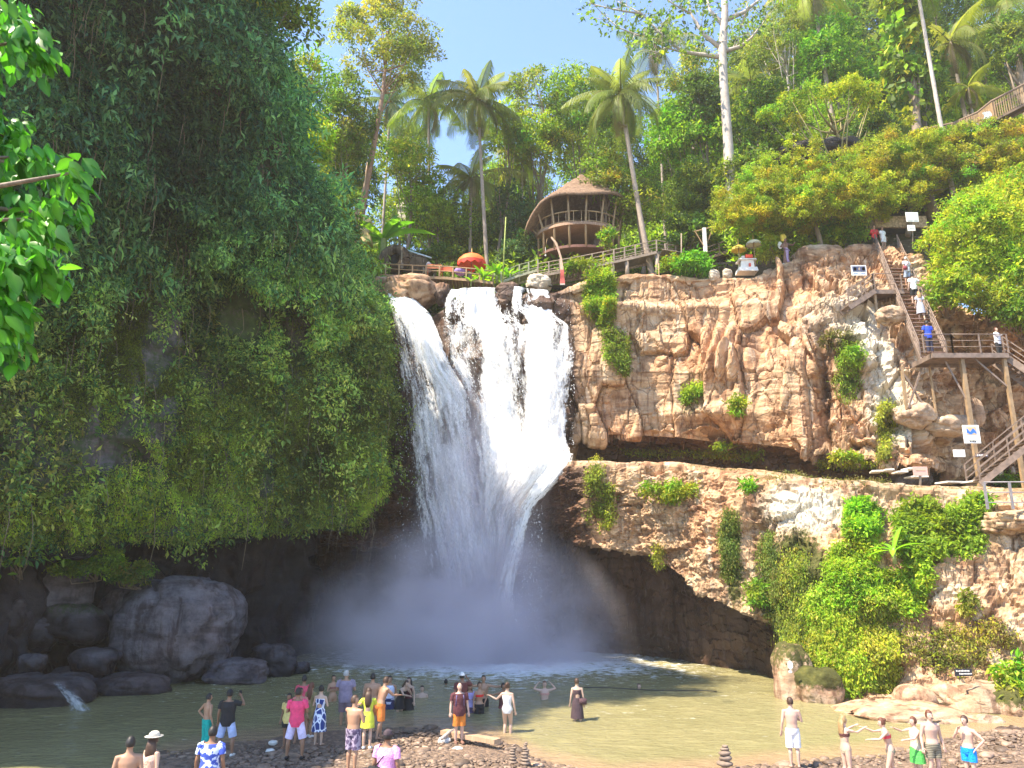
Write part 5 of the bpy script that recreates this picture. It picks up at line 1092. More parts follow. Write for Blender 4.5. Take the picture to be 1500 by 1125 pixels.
def platform(label, x0, x1, y0, y1, z, posts, railsegs, mat=RUST, legmat=TAN, name='landing', braces=()):
    o = np.array([x0, y0, z]); root = thing(name, label, 'stair landing', o)
    MB().box(((x1-x0)/2, (y1-y0)/2, -.03), (x1-x0, y1-y0, .06)).build('deck', mat, root, smooth=False)
    mb = MB(); L, W2 = x1-x0, y1-y0
    mb.box((L/2, .04, -.15), (L, .08, .18)).box((L/2, W2-.04, -.15), (L, .08, .18)).box((.04, W2/2, -.15), (.08, W2-.16, .18)).box((L-.04, W2/2, -.15), (.08, W2-.16, .18)); mb.build('frame', mat, root, smooth=False)
    for (x, y, zb, r) in posts: MB().box((x-x0, y-y0, (zb-z)/2-.12), (r*2, r*2, z-zb-.24)).build('leg', legmat, root, smooth=False)
    for (a, b) in railsegs: rail_run(root, np.array([a, b], float)-o+[0, 0, 0], .95, max(2, int(np.linalg.norm(np.subtract(b, a))/1.1)+1), mat, (1, .66, .33), .025, .03)
    for (a, b) in braces: MB().beam(np.array(a)-o, np.array(b)-o, .08, .08).build('brace', mat, root, smooth=False)
    return root
xl = A0[0]-.1; xr = P(1466, 520, 35.8)[0]; yl = 35.2
def X_(u, Y, v=600): return P(u, v, Y)[0]
platform('wide steel landing on tall legs at the foot of the long upper staircase', xl, xr, yl, yl+1.9, zl,
  [(X_(1340, 36)+.1, yl+1.7, P(1340, 600, 37)[2], .06), (X_(1384, 36), yl+1.6, P(1384, 606, 37)[2], .04), (X_(1425, yl), yl+.3, P(1425, 706, 33.5)[2]-.4, .09), (xr-.15, yl+.2, P(1463, 700, 33.5)[2]-.4, .08)],
  [((X_(1394, yl, 500), yl, zl), (xr, yl, zl)), ((X_(1352, yl, 500), yl, zl), (X_(1394, yl, 500), yl, zl))],
  braces=[((X_(1425, yl), yl+.3, zl-2.4), (X_(1404, yl), yl+.5, zl-.3)), ((xr-.15, yl+.2, zl-1.7), (X_(1444, yl), yl+.3, zl-.2)), ((X_(1340, 36), yl+1.7, zl-.3), (X_(1372, 36), yl+1.6, zl-2.6)), ((X_(1372, 36), yl+1.6, zl-.3), (X_(1344, 36), yl+1.6, zl-2.4))])
B1 = np.array([xr+.0, yl+.3, zl-.02]); B0 = P(1600, 606, 33.6)
stair('steel staircase leaving the wide landing downwards past the right frame edge', B0, B1, (0.25, 1.25, 0), 16, mat=RUST, npost=4)
D0 = P(1436, 706, 33.0); D1 = P(1610, 566, 31.5)
stair('lowest steel staircase rising from the ledge to the right frame edge', D0, D1, (0.2, 1.3, 0), 18, mat=RUST, npost=5, treadmat=DARKWOOD)
# small side landing
s0 = P(1278, 426, 39.8); s1 = P(1319, 426, 39.8)
platform('small side landing halfway down beside the long staircase', s0[0], s1[0]+.1, 39.6, 41.2, s0[2], [(s0[0]+.08, 39.75, s0[2]-2.2, .06)], [((s0[0], 39.6, s0[2]), (s1[0], 39.6, s0[2])), ((s0[0], 39.6, s0[2]), (s0[0], 41.1, s0[2]))])
e0 = P(1244, 448, 39.4)
stair('few steel steps dropping left from the small side landing', e0, np.array([s0[0], 39.5, s0[2]-.02]), (0, 1.1, 0), 5, npost=3)
# railing and retaining wall, lower right
q0 = P(1447, 746, 29.5); q1 = P(1560, 746, 29.0); root = thing('railing', 'grey pipe railing on the terrace at the lower right edge', 'railing', q0)
rail_run(root, np.array([q0, q1])-q0, 1.05, 4, M_('grey_pipe', (.22, .2, .21), .5), (1, .62, .25), .03, .04)
w0, w1 = P(1443, 748, 29.9), P(1570, 748, 29.3); w2 = P(1443, 786, 29.6)
boulder('retaining_wall', 'rough brown stone retaining wall under the grey pipe railing', 1500, 766, 30.6, 62, 20, 61, ROCK, .1, .1, .3, .9)
for i, (u, v, w) in enumerate([(1283, 691, 14), (1300, 689, 12), (1318, 692, 14), (1332, 687, 12), (1342, 699, 22), (1390, 707, 26), (1425, 706, 20)]):
    p = P(u, v, 34.6-.3*i*.3); k = pxm(p); MB().box((0, 0, 0), (w*k, .8, .07)).build('slab', M_('pale_slab', (.66, .63, .57), .7), smooth=False, loc=p, rz=.1*i-.3, label='thin pale paving slab lying on the rock ledge, ' + ['first from the left', 'second from the left', 'third from the left', 'behind the post of the pink board', 'in front of the post of the pink board', 'left of the tall sign pole', 'right of the tall sign pole'][i], category='paving slab', group='pale slabs along the ledge')
# ---- thatched pavilion
c0 = P(848, 378, 52.5); pv = thing('pavilion', 'two storey bamboo pavilion with a swooping thatched roof above the falls', 'pavilion', c0)
def roofpt(r, th, dz=0.0):
    a, b = 4.1, 3.4; px_ = .3*(1-r)+np.cos(th)*a*r; py_ = np.sin(th)*b*r
    le = np.clip(-np.cos(th), 0, 1)**3; ze = 3.7-1.7*le+0.4*np.sin(th*2)**2; zp = 6.9
    z = ze+(zp-ze)*(1-r)**(1.35)+.35*np.sin(np.clip(r, 0, 1)*math.pi)*(1-.6*le); return np.stack([px_, py_, z+dz+0*r], -1)
rr, tt = np.meshgrid(np.linspace(0.02, 1, 34), np.linspace(0, 2*math.pi, 110), indexing='ij')
top = roofpt(rr, tt); top += (fbm(top*np.array([2, 2, 2]), 4, 7)*.12+.05*np.sin(rr*30))[..., None]*np.array([0, 0, 1]); bot = roofpt(rr, tt, -.32)
tt_ = NT('thatch'); o_ = tt_.obj(); n_ = tt_.noise(4, o_, 8, .8); THATCH = tt_.done(tt_.bsdf(Base_Color=tt_.ramp(n_, [(.3, (.12, .065, .04)), (.55, (.27, .17, .11)), (.75, (.42, .29, .2))]), Roughness=.95, Normal=tt_.bump(n_, 1, .15)))
gf = grid_faces(34, 110); nv_ = 34*110; rim = np.array([[33*110+j, 33*110+j+1, nv_+33*110+j+1, nv_+33*110+j] for j in range(109)])
link('roof', mesh_np('roof', np.concatenate([top.reshape(-1, 3), bot.reshape(-1, 3)]), np.concatenate([gf, gf[:, ::-1]+nv_, rim]), [THATCH]), pv)
RED = M_wood('red_wood', (.2, .085, .06), (.28, .13, .09))
def disc(a, b, z, th, mat, name):
    t = np.linspace(0, 2*math.pi, 40); mb = MB(); mb.tube([(0, 0, z), (0, 0, z-th)], [[a, b], [a, b]], 40, lat=(1, 0, 0)); return mb.build(name, mat, pv, smooth=False)
disc(3.2, 2.6, 1.75, .22, PLANK, 'upper_floor'); disc(3.1, 2.5, .0, .2, RED, 'ground_floor')
for k in range(16):
    a = k/16*2*math.pi+.1; f = np.array([math.cos(a)*3.05, math.sin(a)*2.45, 0]); tp = roofpt(np.array(.86), np.array(a))-[0, 0, .3]
    MB().tube([f+[0, 0, -.1], f*1.0+[0, 0, 1.7], tp], [.09, .085, .075], 7).build('pole', BAMBOO, pv)
ring = np.array([[math.cos(a)*3.15, math.sin(a)*2.55, 1.75] for a in np.linspace(0, 2*math.pi, 33)])
rail_run(pv, ring, .85, 33, BAMBOO, (1, .1), .05, .02, name='upper_rail', pname='baluster')
th = np.linspace(-.2, math.pi+.2, 30); wv_ = np.array([[math.cos(a)*2.7, math.sin(a)*2.1] for a in th]); v_ = np.concatenate([np.c_[wv_, np.full(30, .02)], np.c_[wv_, np.full(30, 4.2)]]); link('back_wall', mesh_np('back_wall', v_, np.array([[i, i+1, 31+i, 30+i] for i in range(29)]), [RED]), pv)
MB().box((-.6, 0, .45), (1.8, .7, .9)).build('counter', RED, pv, smooth=False); MB().box((1.6, -.6, .6), (1.1, .5, 1.2)).build('cabinet', DARKWOOD, pv, smooth=False)
# ---- ceremonial umbrellas
def parasol(label, u, vrim, Y, r, mat1, mat2, hgt, polez, seed=0, fringe=.12):
    p = P(u, vrim, Y); root = thing('parasol', label, 'umbrella', p-[0, 0, polez]); z0 = polez
    n = 24; t, a = np.meshgrid(np.linspace(0.03, 1, 8), np.arange(n+1)/n*2*math.pi, indexing='ij'); sc = 1+.03*np.abs(np.sin(a*6))
    q = np.stack([np.cos(a)*r*np.sin(t*1.45)*sc, np.sin(a)*r*np.sin(t*1.45)*sc, z0+hgt*np.cos(t*1.5)], -1); f = grid_faces(8, n+1)
    link('canopy', mesh_np('canopy', q.reshape(-1, 3), f, [mat1]), root)
    a = np.arange(n*2+1)/(n*2)*2*math.pi; e = np.stack([np.cos(a)*r, np.sin(a)*r, 0*a+z0+hgt*.07], -1); e2 = e*np.array([1.02, 1.02, 1])-np.stack([0*a, 0*a, fringe*(.75+.25*np.cos(a*12))], -1)
    link('fringe', mesh_np('fringe', np.stack([e, e2], 0).reshape(-1, 3), grid_faces(2, n*2+1), [mat2]), root)
    MB().tube([(0, 0, 0), (0, 0, z0+hgt)], .035, 7).build('pole', BAMBOO, root); MB().tube([(0, 0, z0+hgt), (0, 0, z0+hgt+.15), (0, 0, z0+hgt+.5)], [.06, .05, .01], 7).build('finial', M_('gold', (.5, .33, .08), .4), root)
parasol('orange and red ceremonial umbrella standing open behind the footbridge', 691, 386, 49.6, 1.0, M_('orange_cloth', (.85, .16, .03), .7, .1), M_('red_cloth', (.8, .04, .02), .7, .1), .7, 1.9, fringe=.34)
parasol('small yellow ceremonial umbrella at the shrine on the cliff top', 1082, 366, 45.2, .46, M_('yellow_cloth', (.75, .55, .08), .7, .1), M_('yellow_fringe', (.7, .5, .1), .7, .1), .3, 1.5, fringe=.1)
parasol('small white fringed ceremonial umbrella right of the yellow one', 1104, 358, 45.0, .48, M_('cream_cloth', (.8, .76, .62), .7, .1), M_('grey_fringe', (.45, .42, .35), .7, .3), .3, 1.9, fringe=.14)
# flag pole (curved) with banner
base = P(824, 420, 47.2); pts = np.array([P(u, v, 47.2) for u, v in [(824, 420), (825, 398), (822, 376), (816, 356), (808, 347), (801, 350), (799, 362)]])-base
fl = thing('flag_pole', 'curved bamboo pole with a hanging red and white tapering banner beside the falls', 'flag pole', base)
MB().tube(pts, [.05, .045, .04, .03, .025, .02, .015], 7).build('pole', BAMBOO, fl)
MB().tube([pts[-1], pts[-1]+[0, -.02, -.5]], [.012, .012], 5).add(*(lambda m: (np.concatenate(m.v), [np.concatenate(m.f[4])]))(MB().sphere(pts[-1]+[0, 0, -.6], .06, 8, 6))).build('tassel', WHITE, fl)
bl, br_ = [(820, 420), (821, 398), (820, 377), (813.5, 357), (807, 348.5)], [(828, 420), (826, 398), (823, 377), (816, 356), (808, 347)]
for (i0, i1, mt, nm) in [(0, .2, M_('banner_white', (.6, .52, .46), .7, .1), 'hem'), (.2, 1.15, M_('banner_red', (.55, .1, .08), .7, .2), 'banner'), (1.15, 4, M_('banner_pink', (.62, .4, .28), .7, .2), 'banner_tip')]:
    L_ = []; n = 8
    for t in np.linspace(0, 1, n):
        s = i0+(i1-i0)*t
        for A_ in (bl, br_): A2 = np.array(A_, float); L_.append(P(np.interp(s, range(5), A2[:, 0]), np.interp(s, range(5), A2[:, 1]) + (-22*.3 if i0 == 0 and False else 0), 47.12+.03*math.sin(t*6))-base)
    v2 = np.array(L_); v3 = np.concatenate([v2, v2+[0, .015, 0]]); f = grid_faces(n, 2); link(nm, mesh_np(nm, v3, np.concatenate([f, f[:, ::-1]+2*n]), [mt]), fl)
# furniture on the bridge
def table(label, u, v, Y, w, h, mat, rz=0, cat='table', name='table'):
    p = P(u, v, Y); root = thing(name, label, cat, p, rz); d = .6
    MB().box((0, 0, h), (w, d, .05)).build('top', mat, root, smooth=False); MB().box((0, -d/2-.01, h-.16), (w*1.02, .02, .3)).build('cloth', mat, root, smooth=False)
    for sx in (-1, 1):
        for sy in (-1, 1): MB().box((sx*(w/2-.05), sy*(d/2-.05), h/2-.015), (.05, .05, h-.03)).build('leg', mat, root, smooth=False)
REDO = M_('red_orange_paint', (.72, .12, .04), .6, .15); ORG = M_('orange_cloth2', (.8, .26, .1), .7, .15)
table('red table with orange cloth behind the footbridge rail', 636, 402, 50, 1.0, .62, ORG, .1); table('lower red table right of the orange cloth one on the footbridge', 655, 403, 50.1, .9, .45, REDO, -.1)
p = P(674, 403, 49.6); mb = MB(); mb.sphere((0, 0, .28), (.42, .35, .3), 16, 10, noise=.3, seed=3); mb.build('cushion', M_('purple_cloth', (.26, .17, .42), .8, .4), loc=p, label='purple bundle of cloth behind the right half of the footbridge rail', category='cushion')
p = P(628, 400, 50); mb = MB(); mb.sphere((0, 0, .45), (.22, .2, .4), 12, 8, noise=.3, seed=5); mb.build('sack', M_('grey_cloth', (.3, .28, .3), .8, .3), loc=p, label='grey bundle at the left end of the red tables', category='sack')
# posts and poles
for (lb, a, b, r, mt) in [('thick pale log standing at the left end of the footbridge', (519, 362, 49.5), (523, 292, 49.5), .17, BAMBOO), ('thin bamboo leaning up between the pale log and the slender trunk', (524, 340, 49), (538, 238, 49), .05, BAMBOO), ('tall thin green bamboo pole between the palm trunk and the ramp', (736, 408, 48), (741, 318, 48), .045, M_('green_bamboo', (.28, .33, .08))), ('thin bamboo pole standing on the cliff right of the walkway legs', (965, 404, 46.5), (965, 386, 46.5), .04, BAMBOO), ('slim white topped lamp post behind the footbridge', (611, 392, 52), (612, 372, 52), .06, M_('blue_white', (.6, .66, .7))), ('thin wooden post rising behind the round green bush', (998, 388, 48), (998, 342, 48), .05, GREYWOOD)]:
    A_, B_ = P(*a), P(*b); A_[2] -= .5; MB().tube([A_*0, (B_-A_)/2, B_-A_], [r, r*.95, r*.85], 8).build('pole', mt, loc=A_, label=lb, category='pole')
p = P(1033, 362, 47.5); g = thing('gate', 'white post gate frame with bamboo braces behind the round green bush', 'gate', p); MB().box((0, 0, .5), (.22, .22, 1.8)).build('post', WHITE, g, smooth=False)
mb = MB(); mb.beam((-.7, 0, 1.15), (.8, 0, 1.55), .07, .07).beam((-.6, 0, 1.1), (-.1, 0, .1), .06, .06).beam((.6, 0, 1.4), (.15, 0, .3), .06, .06); mb.build('brace', BAMBOO, g, smooth=False)
# mossy stone tunnel + carved walls at left
p = P(578, 380, 51); tn = thing('stone_tunnel', 'mossy stone mound with a round dark opening left behind the footbridge', 'tunnel', p)
a = np.linspace(0, 2*math.pi, 25); ring = np.stack([np.cos(a)*.75, 0*a, np.sin(a)*.75], -1); mb = MB(); mb.tube(ring, .42, 10, lat=(0, 1, 0), cap=False, wob=.25); me = mb.mesh('surround', GREYWOOD); me.materials.clear(); me.materials.append(EARTH); link('surround', me, tn)
MB().tube([(0, .1, 0), (0, 1.8, 0)], [.6, .55], 16, lat=(1, 0, 0)).build('opening', M_('hole_shade', (.015, .013, .012), 1), tn); mb = MB(); mb.sphere((0.6, 1.6, -.1), (2.3, 1.2, 1.15), 20, 12, noise=.3, seed=4); mb.build('mound', EARTH, tn)  # black plug stands for the shade inside the opening
def shrine(label, u, v, Y, w, h, mat, seed, name='shrine'):
    p = P(u, v, Y); root = thing(name, label, name.replace('_', ' '), p); z = 0
    for k, (ww, hh, nm) in enumerate([(1.0, .22, 'base'), (.7, .4, 'body'), (.95, .08, 'cornice'), (.55, .18, 'top')]):
        MB().box((0, 0, z+hh*h/2), (ww*w, ww*w*.7, hh*h), taper=.9).build(nm, mat, root, smooth=False); z += hh*h+.001
    return root
YST = M_('yellow_stone', (.55, .4, .2), .85, .45, 3); 
shrine('yellow carved stone shrine left of the slender rusty trunk', 530, 358, 52, 1.5, 2.6, YST, 1); shrine('pale temple pillar half hidden behind the banana plant', 588, 340, 58, 1.0, 3.4, M_('pale_stone', (.6, .54, .46), .85, .3), 2, 'temple_pillar'); shrine('second pale temple pillar right of the first one behind leaves', 600, 344, 58.5, .8, 2.6, M_('pale_stone', (.6, .54, .46), .85, .3), 3, 'temple_pillar')
MB().beam((0, 0, 0), P(632, 378, 52)-P(588, 364, 52), .12, .1).build('pipe', M_('pale_blue', (.5, .62, .66), .5), loc=P(588, 364, 52), label='pale blue pipe slanting down behind the footbridge', category='pipe')
al = shrine('white cloth wrapped altar with red sash between the two shrine umbrellas', 1094, 400, 45.3, 1.25, 1.25, M_('white_cloth', (.8, .78, .74), .8, .1), 4, 'altar'); MB().box((0.1, -.32, 1.0), (.45, .25, .2)).build('sash', M_('red_sash', (.7, .08, .04), .7, .1), al, smooth=False); MB().box((.1, -.4, .4), (.12, .1, .2)).build('box', M_('red_sash', (.7, .08, .04), .7, .1), al, smooth=False)
for i, (u, v, r) in enumerate([(1046, 404, 9), (1066, 402, 8), (1126, 404, 10)]):
    boulder('stone', ['pale stone at the foot of the round green bush', 'pale stone below the yellow umbrella', 'brown root like stone right of the altar'][i], u, v, 45.2, r, r*1.0, 70+i, ROCK2, 0, .6 if i < 2 else .1, 0, .9)
# statue of a dancer
p = P(1153, 388, 44.6); st = thing('statue', 'dancer statue draped in purple cloth with a yellow headdress on the cliff top', 'statue', p); SB = M_('statue_stone', (.3, .17, .13), .8, .4)
mb = MB(); mb.tube([(0, 0, 0), (0, 0, .5), (.03, 0, .9), (0, 0, 1.15), (.0, 0, 1.45), (0, 0, 1.55)], [.26, .2, .15, .17, .2, .07], 12, ratio=.7); mb.sphere((0, -.02, 1.68), (.1, .11, .14), 12, 8); mb.tube([(.18, 0, 1.42), (.42, -.1, 1.3), (.6, -.15, 1.5)], [.06, .05, .03], 8); mb.tube([(-.18, 0, 1.42), (-.36, -.15, 1.2), (-.22, -.3, 1.05)], [.06, .05, .03], 8); mb.build('body', SB, st)
mb = MB(); mb.tube([(0, -.03, 1.2), (.02, -.16, .8), (-.03, -.22, .3), (.05, -.25, .02)], [.14, .1, .07, .1], 8, ratio=.5); mb.tube([(-.15, -.1, 1.1), (0, -.2, 1.0), (.2, -.08, .95)], [.05, .06, .05], 8); mb.build('sash', M_('lilac_cloth', (.42, .3, .5), .7, .35, 20), st)
mb = MB(); mb.sphere((-.1, 0, 1.86), (.2, .1, .26), 12, 8, noise=.3, seed=2); mb.build('headdress', M_('yellow_paint', (.75, .6, .1), .6, .3, 9), st); mb = MB(); mb.sphere((-.34, 0, 1.35), (.16, .06, .26), 14, 10); mb.build('disc', WHITE, st); MB().box((0, 0, -.18), (.9, .7, .36), taper=.8).build('plinth', M_('pale_root', (.5, .45, .4), .8, .4), st, smooth=False)
# dark stone hut at the top of the long stair
hp_ = P(1300, 330, 46.5); ht = thing('hut', 'dark concrete shelter with a black opening above the top of the long staircase', 'shelter', hp_)
DK = M_('dark_concrete', (.09, .07, .06), .9, .4); MB().box((-1.4, 0, .6), (.5, 1.6, 2.4)).build('pillar', M_('brown_concrete', (.2, .15, .11), .9, .4), ht, smooth=False); MB().box((.4, .6, .8), (3.2, .3, 2.4)).build('back_wall', M_('opening_shade', (.02, .02, .02), 1), ht, smooth=False); MB().box((.2, -.1, 1.95), (3.8, 1.8, .25)).build('roof', DK, ht, smooth=False)  # back wall coloured black to stand for shade within the shelter
mb = MB(); mb.box((.4, -.9, -.2), (3.4, .16, .8)); mb.build('front_wall', M_('mottled_wall', (.42, .3, .2), .85, .55, 7), ht, smooth=False)
# dark hollow under the flat crowned tree: solid ledge coloured near black for its shade
boulder('boulder', 'dark overhanging ledge with a black hollow under the flat crowned lime tree', 1195, 236, 50.5, 60, 22, 81, GREYROCK, .2, 0, .9, .9)
boulder('boulder', 'brown rock under the forked trunk beside the black hollow', 1236, 252, 49.5, 30, 12, 82, ROCK, .1, .1, .5, .9)
# ---- signs
def sign(label, u, v, Y, wpx, hpx, board, art=(), pole=None, rz=0.0, frame=None):
    p = P(u, v, Y); k = pxm(p); w, h = wpx*k, hpx*k; root = thing('sign', label, 'sign', p, rz)
    MB().box((0, 0, 0), (w, .04, h)).build('board', board, root, smooth=False)
    if frame: 
        mb = MB(); mb.box((0, -.024, h/2-.02), (w, .012, .04)).box((0, -.024, -h/2+.02), (w, .012, .04)).box((-w/2+.02, -.024, 0), (.04, .012, h-.08)).box((w/2-.02, -.024, 0), (.04, .012, h-.08)); mb.build('frame', frame, root, smooth=False)
    for (nm, x, z, sw, sh, mt, kind) in art:
        mb = MB()
        if kind == 'disc': mb.tube([(x*w, -.021, z*h), (x*w, -.034, z*h)], [[sw*w/2, sh*h/2]]*2, 16, lat=(1, 0, 0))
        elif kind == 'text':
            n = max(2, int(sw*w/(sh*h*.9))); r_ = np.random.RandomState(int(abs(x*97+z*31)*100) % 999)
            for i in range(n):
                cx = x*w+(-.5+(i+.5)/n)*sw*w; cw = sw*w/n*.62; mb.box((cx, -.03, z*h+(.15*sh*h*(r_.rand()-.5))), (cw, .012, sh*h*(.6+.4*r_.rand())))
        elif kind == 'wave':
            xs = np.linspace(-.5, .5, 14); 
            for a_, b_ in zip(xs[:-1], xs[1:]): mb.box((x*w+(a_+b_)/2*sw*w, -.032, z*h+.22*sh*h*math.sin(a_*9)), (sw*w/13*1.05, .01, sh*h*(.4+.4*abs(math.sin(a_*5+1)))))
        else: mb.box((x*w, -.028, z*h), (sw*w, .012, sh*h))
        mb.build(nm, mt, root, smooth=False)
    if pole:
        u2, vt, vb, r = pole; a = P(u2, vt, Y+.08); b = P(u2, vb, Y+.08); MB().tube([a-p, b-p], r, 8).build('post', TAN if r > .08 else GREYWOOD, root)
    return root
INK = M_('ink', (.02, .02, .03), .6, .05); BLUE = M_('sign_blue', (.03, .16, .6), .5, .1); NAVY = M_('sign_navy', (.06, .07, .14), .6, .2); SAND = M_('sign_sand', (.55, .4, .25), .7, .1); SILV = M_('sign_grey', (.55, .55, .55), .6, .1); PINK = M_('sign_pink', (.62, .36, .3), .7, .1); LBL = M_('sign_lightblue', (.2, .42, .75), .6, .1)
sign('white board with dark panel and two white discs on the cliff face', 1258, 396, 40.6, 22, 16, WHITE, [('panel', 0, .12, .86, .52, NAVY, 'box'), ('emblem', -.26, .12, .2, .34, WHITE, 'disc'), ('emblem', .3, .12, .2, .34, WHITE, 'disc'), ('emblem', .02, .12, .12, .3, SAND, 'text'), ('lettering', -.25, -.32, .3, .08, BLUE, 'text'), ('lettering', .25, -.32, .3, .08, BLUE, 'text')])
sign('large grey white picture board on the pole at the top of the long staircase', 1336, 318, 42.2, 18, 15, WHITE, [('panel', -.22, 0, .4, .8, SILV, 'box'), ('panel', .24, 0, .36, .8, SILV, 'box')], (1337, 318, 362, .035))
sign('smaller white board below the large grey white one', 1335, 334, 42.15, 11, 9, WHITE, [('lettering', 0, 0, .7, .2, SILV, 'text')])
sign('square white sign with a blue wave picture on the tall tan post', 1423, 636, 33.3, 24, 27, WHITE, [('picture', 0, .18, .6, .42, SAND, 'box'), ('wave', 0, .12, .58, .3, BLUE, 'wave'), ('panel', 0, -.22, .6, .24, M_('sign_cream', (.7, .66, .5), .6, .05), 'box'), ('lettering', 0, -.4, .4, .08, INK, 'text')])
sign('blank white plate low on the rock left of the tall sign post', 1405, 664, 36.0, 17, 11, WHITE)
sign('narrow white lettered plate behind the foot of the lowest staircase', 1438, 667, 35.2, 18, 5, M_('sign_plum', (.12, .08, .1), .7), [('lettering', 0, 0, .9, .6, WHITE, 'text')])
sign('faded pink board on a short post standing on the ledge', 1348, 690, 33.0, 21, 13, PINK, [('lettering', 0, .1, .7, .12, SAND, 'text')], (1348, 684, 716, .05))
sign('small dark sign with two rows of white lettering among the rocks by the beach', 1411, 985, 28.6, 26, 10, INK, [('lettering', -.05, .22, .8, .24, WHITE, 'text'), ('lettering', .1, -.18, .75, .22, WHITE, 'text')], rz=.05)
sign('white oval paint mark on the leaning stone pillar', 1158, 976, 30.35, 3, 3, WHITE, [('mark', -.2, .6, 2.6, 4, WHITE, 'disc'), ('mark', -.5, -2.4, 1.7, 1.4, WHITE, 'disc')])
# cairns, plank, rope with floats
def cairn(label, u, v, n, r0, seed):
    p = G(u, v, .15); root = thing('cairn', label, 'stone stack', p); rs = np.random.RandomState(seed); z = 0
    for k in range(n):
        r = r0*(1-.75*k/n)*(.85+.3*rs.rand()); h = r*.42; mb = MB(); mb.sphere((0, 0, 0), (r, r*.85, h), 12, 8, noise=.3, seed=seed+k, nscale=1.2)
        mb.build('stone', M_('cairn_stone', (.22, .16, .12), .8, .35), root, loc=(rs.randn()*.015, 0, z+h*.85)); z += h*1.65
cairn('left balanced stone stack at the tip of the sunlit pebbles', 752, 1119, 8, .13, 1); cairn('right balanced stone stack at the tip of the sunlit pebbles', 770, 1121, 9, .13, 2); cairn('short balanced stone stack at the water edge left of the man in white shorts', 1063, 1123, 5, .2, 3)
a, b = G(650, 1072, .3), G(729, 1086, .3); MB().beam((0, 0, 0), b-a, .3, .12).build('plank', M_wood('pale_plank', (.5, .32, .2), (.62, .44, .3)), smooth=False, loc=a, label='long weathered plank lying on the sunlit pebbles at the water edge', category='plank')
a, b = G(647, 1082, .3), G(668, 1068, .34); MB().tube([(0, 0, 0), (b-a)/2+[0, 0, .03], b-a], [.05, .06, .04], 7).build('branch', PALEBARK, loc=a, label='short pale branch crossing the left end of the plank', category='branch')
a, b = G(855, 1007, .03), G(1050, 1013, .03); t = np.linspace(0, 1, 20)[:, None]; MB().tube(t*(b-a)+np.array([0, 0, .02])*np.sin(t*9), .018, 5).build('rope', INK, loc=a, label='dark rope floating across the pool behind the swimmers', category='rope')
# ============================================================ people
SK = dict(light=(.52, .34, .25), tan=(.4, .22, .135), brown=(.25, .13, .075), pink=(.55, .35, .27))
def skin_mat(k): return M_('skin_'+k, SK[k], .5, .08, 5, bump=.03)
HAIRC = dict(black=(.012, .01, .01), brown=(.06, .03, .018), blonde=(.32, .2, .09), grey=(.4, .38, .36), red=(.12, .04, .02))
def cloth_mat(spec):
    if len(spec) == 3: return M_('cloth_%d_%d_%d' % tuple(int(c*999) for c in spec), spec, .85, .2, 9, bump=.9)
    kind, a, b, sc = spec
    key = ('pat', kind, a, b)
    if key in _mc: return _mc[key]
    t = NT(kind+'_cloth'); o = t.obj()
    if kind == 'floral': f = t.mapr(t.noise(sc, o, 2, .5), .49, .53)
    elif kind == 'stripe': f = t.mapr(t.n('ShaderNodeTexWave', {'Vector': o, 'Scale': sc, 'Distortion': .6}, wave_type='BANDS', bands_direction='Z').outputs['Fac'], .45, .55)
    else: f = t.mapr(t.n('ShaderNodeTexVoronoi', {'Vector': t.n('ShaderNodeMapping', {'Vector': o, 'Scale': (1, 1, .6)}).outputs[0], 'Scale': sc}, feature='DISTANCE_TO_EDGE').outputs['Distance'], .06, .12)
    _mc[key] = t.done(t.bsdf(Base_Color=t.mix(f, a, b), Roughness=.85)); return _mc[key]
ARMS = dict(down=((.06, .03, -.28), (.09, -.04, -.53)), phone=((.1, -.2, -.2), (-.08, -.36, .02)), hold=((.08, -.02, -.27), (-.05, -.24, -.2)), snap=((.2, -.14, -.08), (.06, -.26, .14)),
            hip=((.2, .1, -.22), (.05, -.02, -.42)), head=((.26, 0, .07), (.1, .03, .24)), spread=((.27, 0, -.04), (.52, -.03, .0)), reach=((.05, -.26, -.05), (.02, -.5, .04)), reachlow=((.04, -.2, -.18), (.0, -.44, -.2)), side=((.2, .0, -.18), (.42, -.08, -.1)), chin=((.06, -.18, -.22), (-.12, -.24, .02)), back=((.07, .12, -.26), (-.06, .16, -.42)))
TOPS = {1: 1023, 2: 1018, 7: 1016, 8: 1022, 9: 1014, 10: 996, 11: 1006, 12: 1011, 13: 992, 14: 988, 15: 1028, 16: 1015, 17: 993, 18: 998, 19: 994, 20: 996, 21: 996, 22: 1006, 23: 996, 24: 991, 25: 1007, 26: 1005, 27: 1003, 28: 993, 29: 1004, 30: 1006, 31: 1000, 32: 999, 33: 1002, 34: 1030, 35: 1057, 36: 1060, 37: 1062, 38: 1050, 39: 1058}
def fingers(mb, w, el, s, side):
    d = unit(w-el); up = np.array([0, 0, 1.0]); lat = unit(np.cross(d, up)+1e-4); nrm = np.cross(lat, d)
    palm = w+d*.05*s
    for i, (o, L) in enumerate([(-.03, .062), (-.01, .075), (.01, .07), (.03, .055)]):
        a = w+d*.075*s+lat*o*s; mb.tube([a-d*.02*s, a+d*L*.5*s-nrm*.004*s, a+d*L*s-nrm*.02*s], np.array([.0105, .0095, .007])*s, 5)
    a = w+d*.02*s+lat*.03*s*side; mb.tube([a, a+(d*.6+lat*side*.8)*.035*s, a+(d*.9+lat*side*.7)*.06*s], np.array([.013, .011, .008])*s, 5)
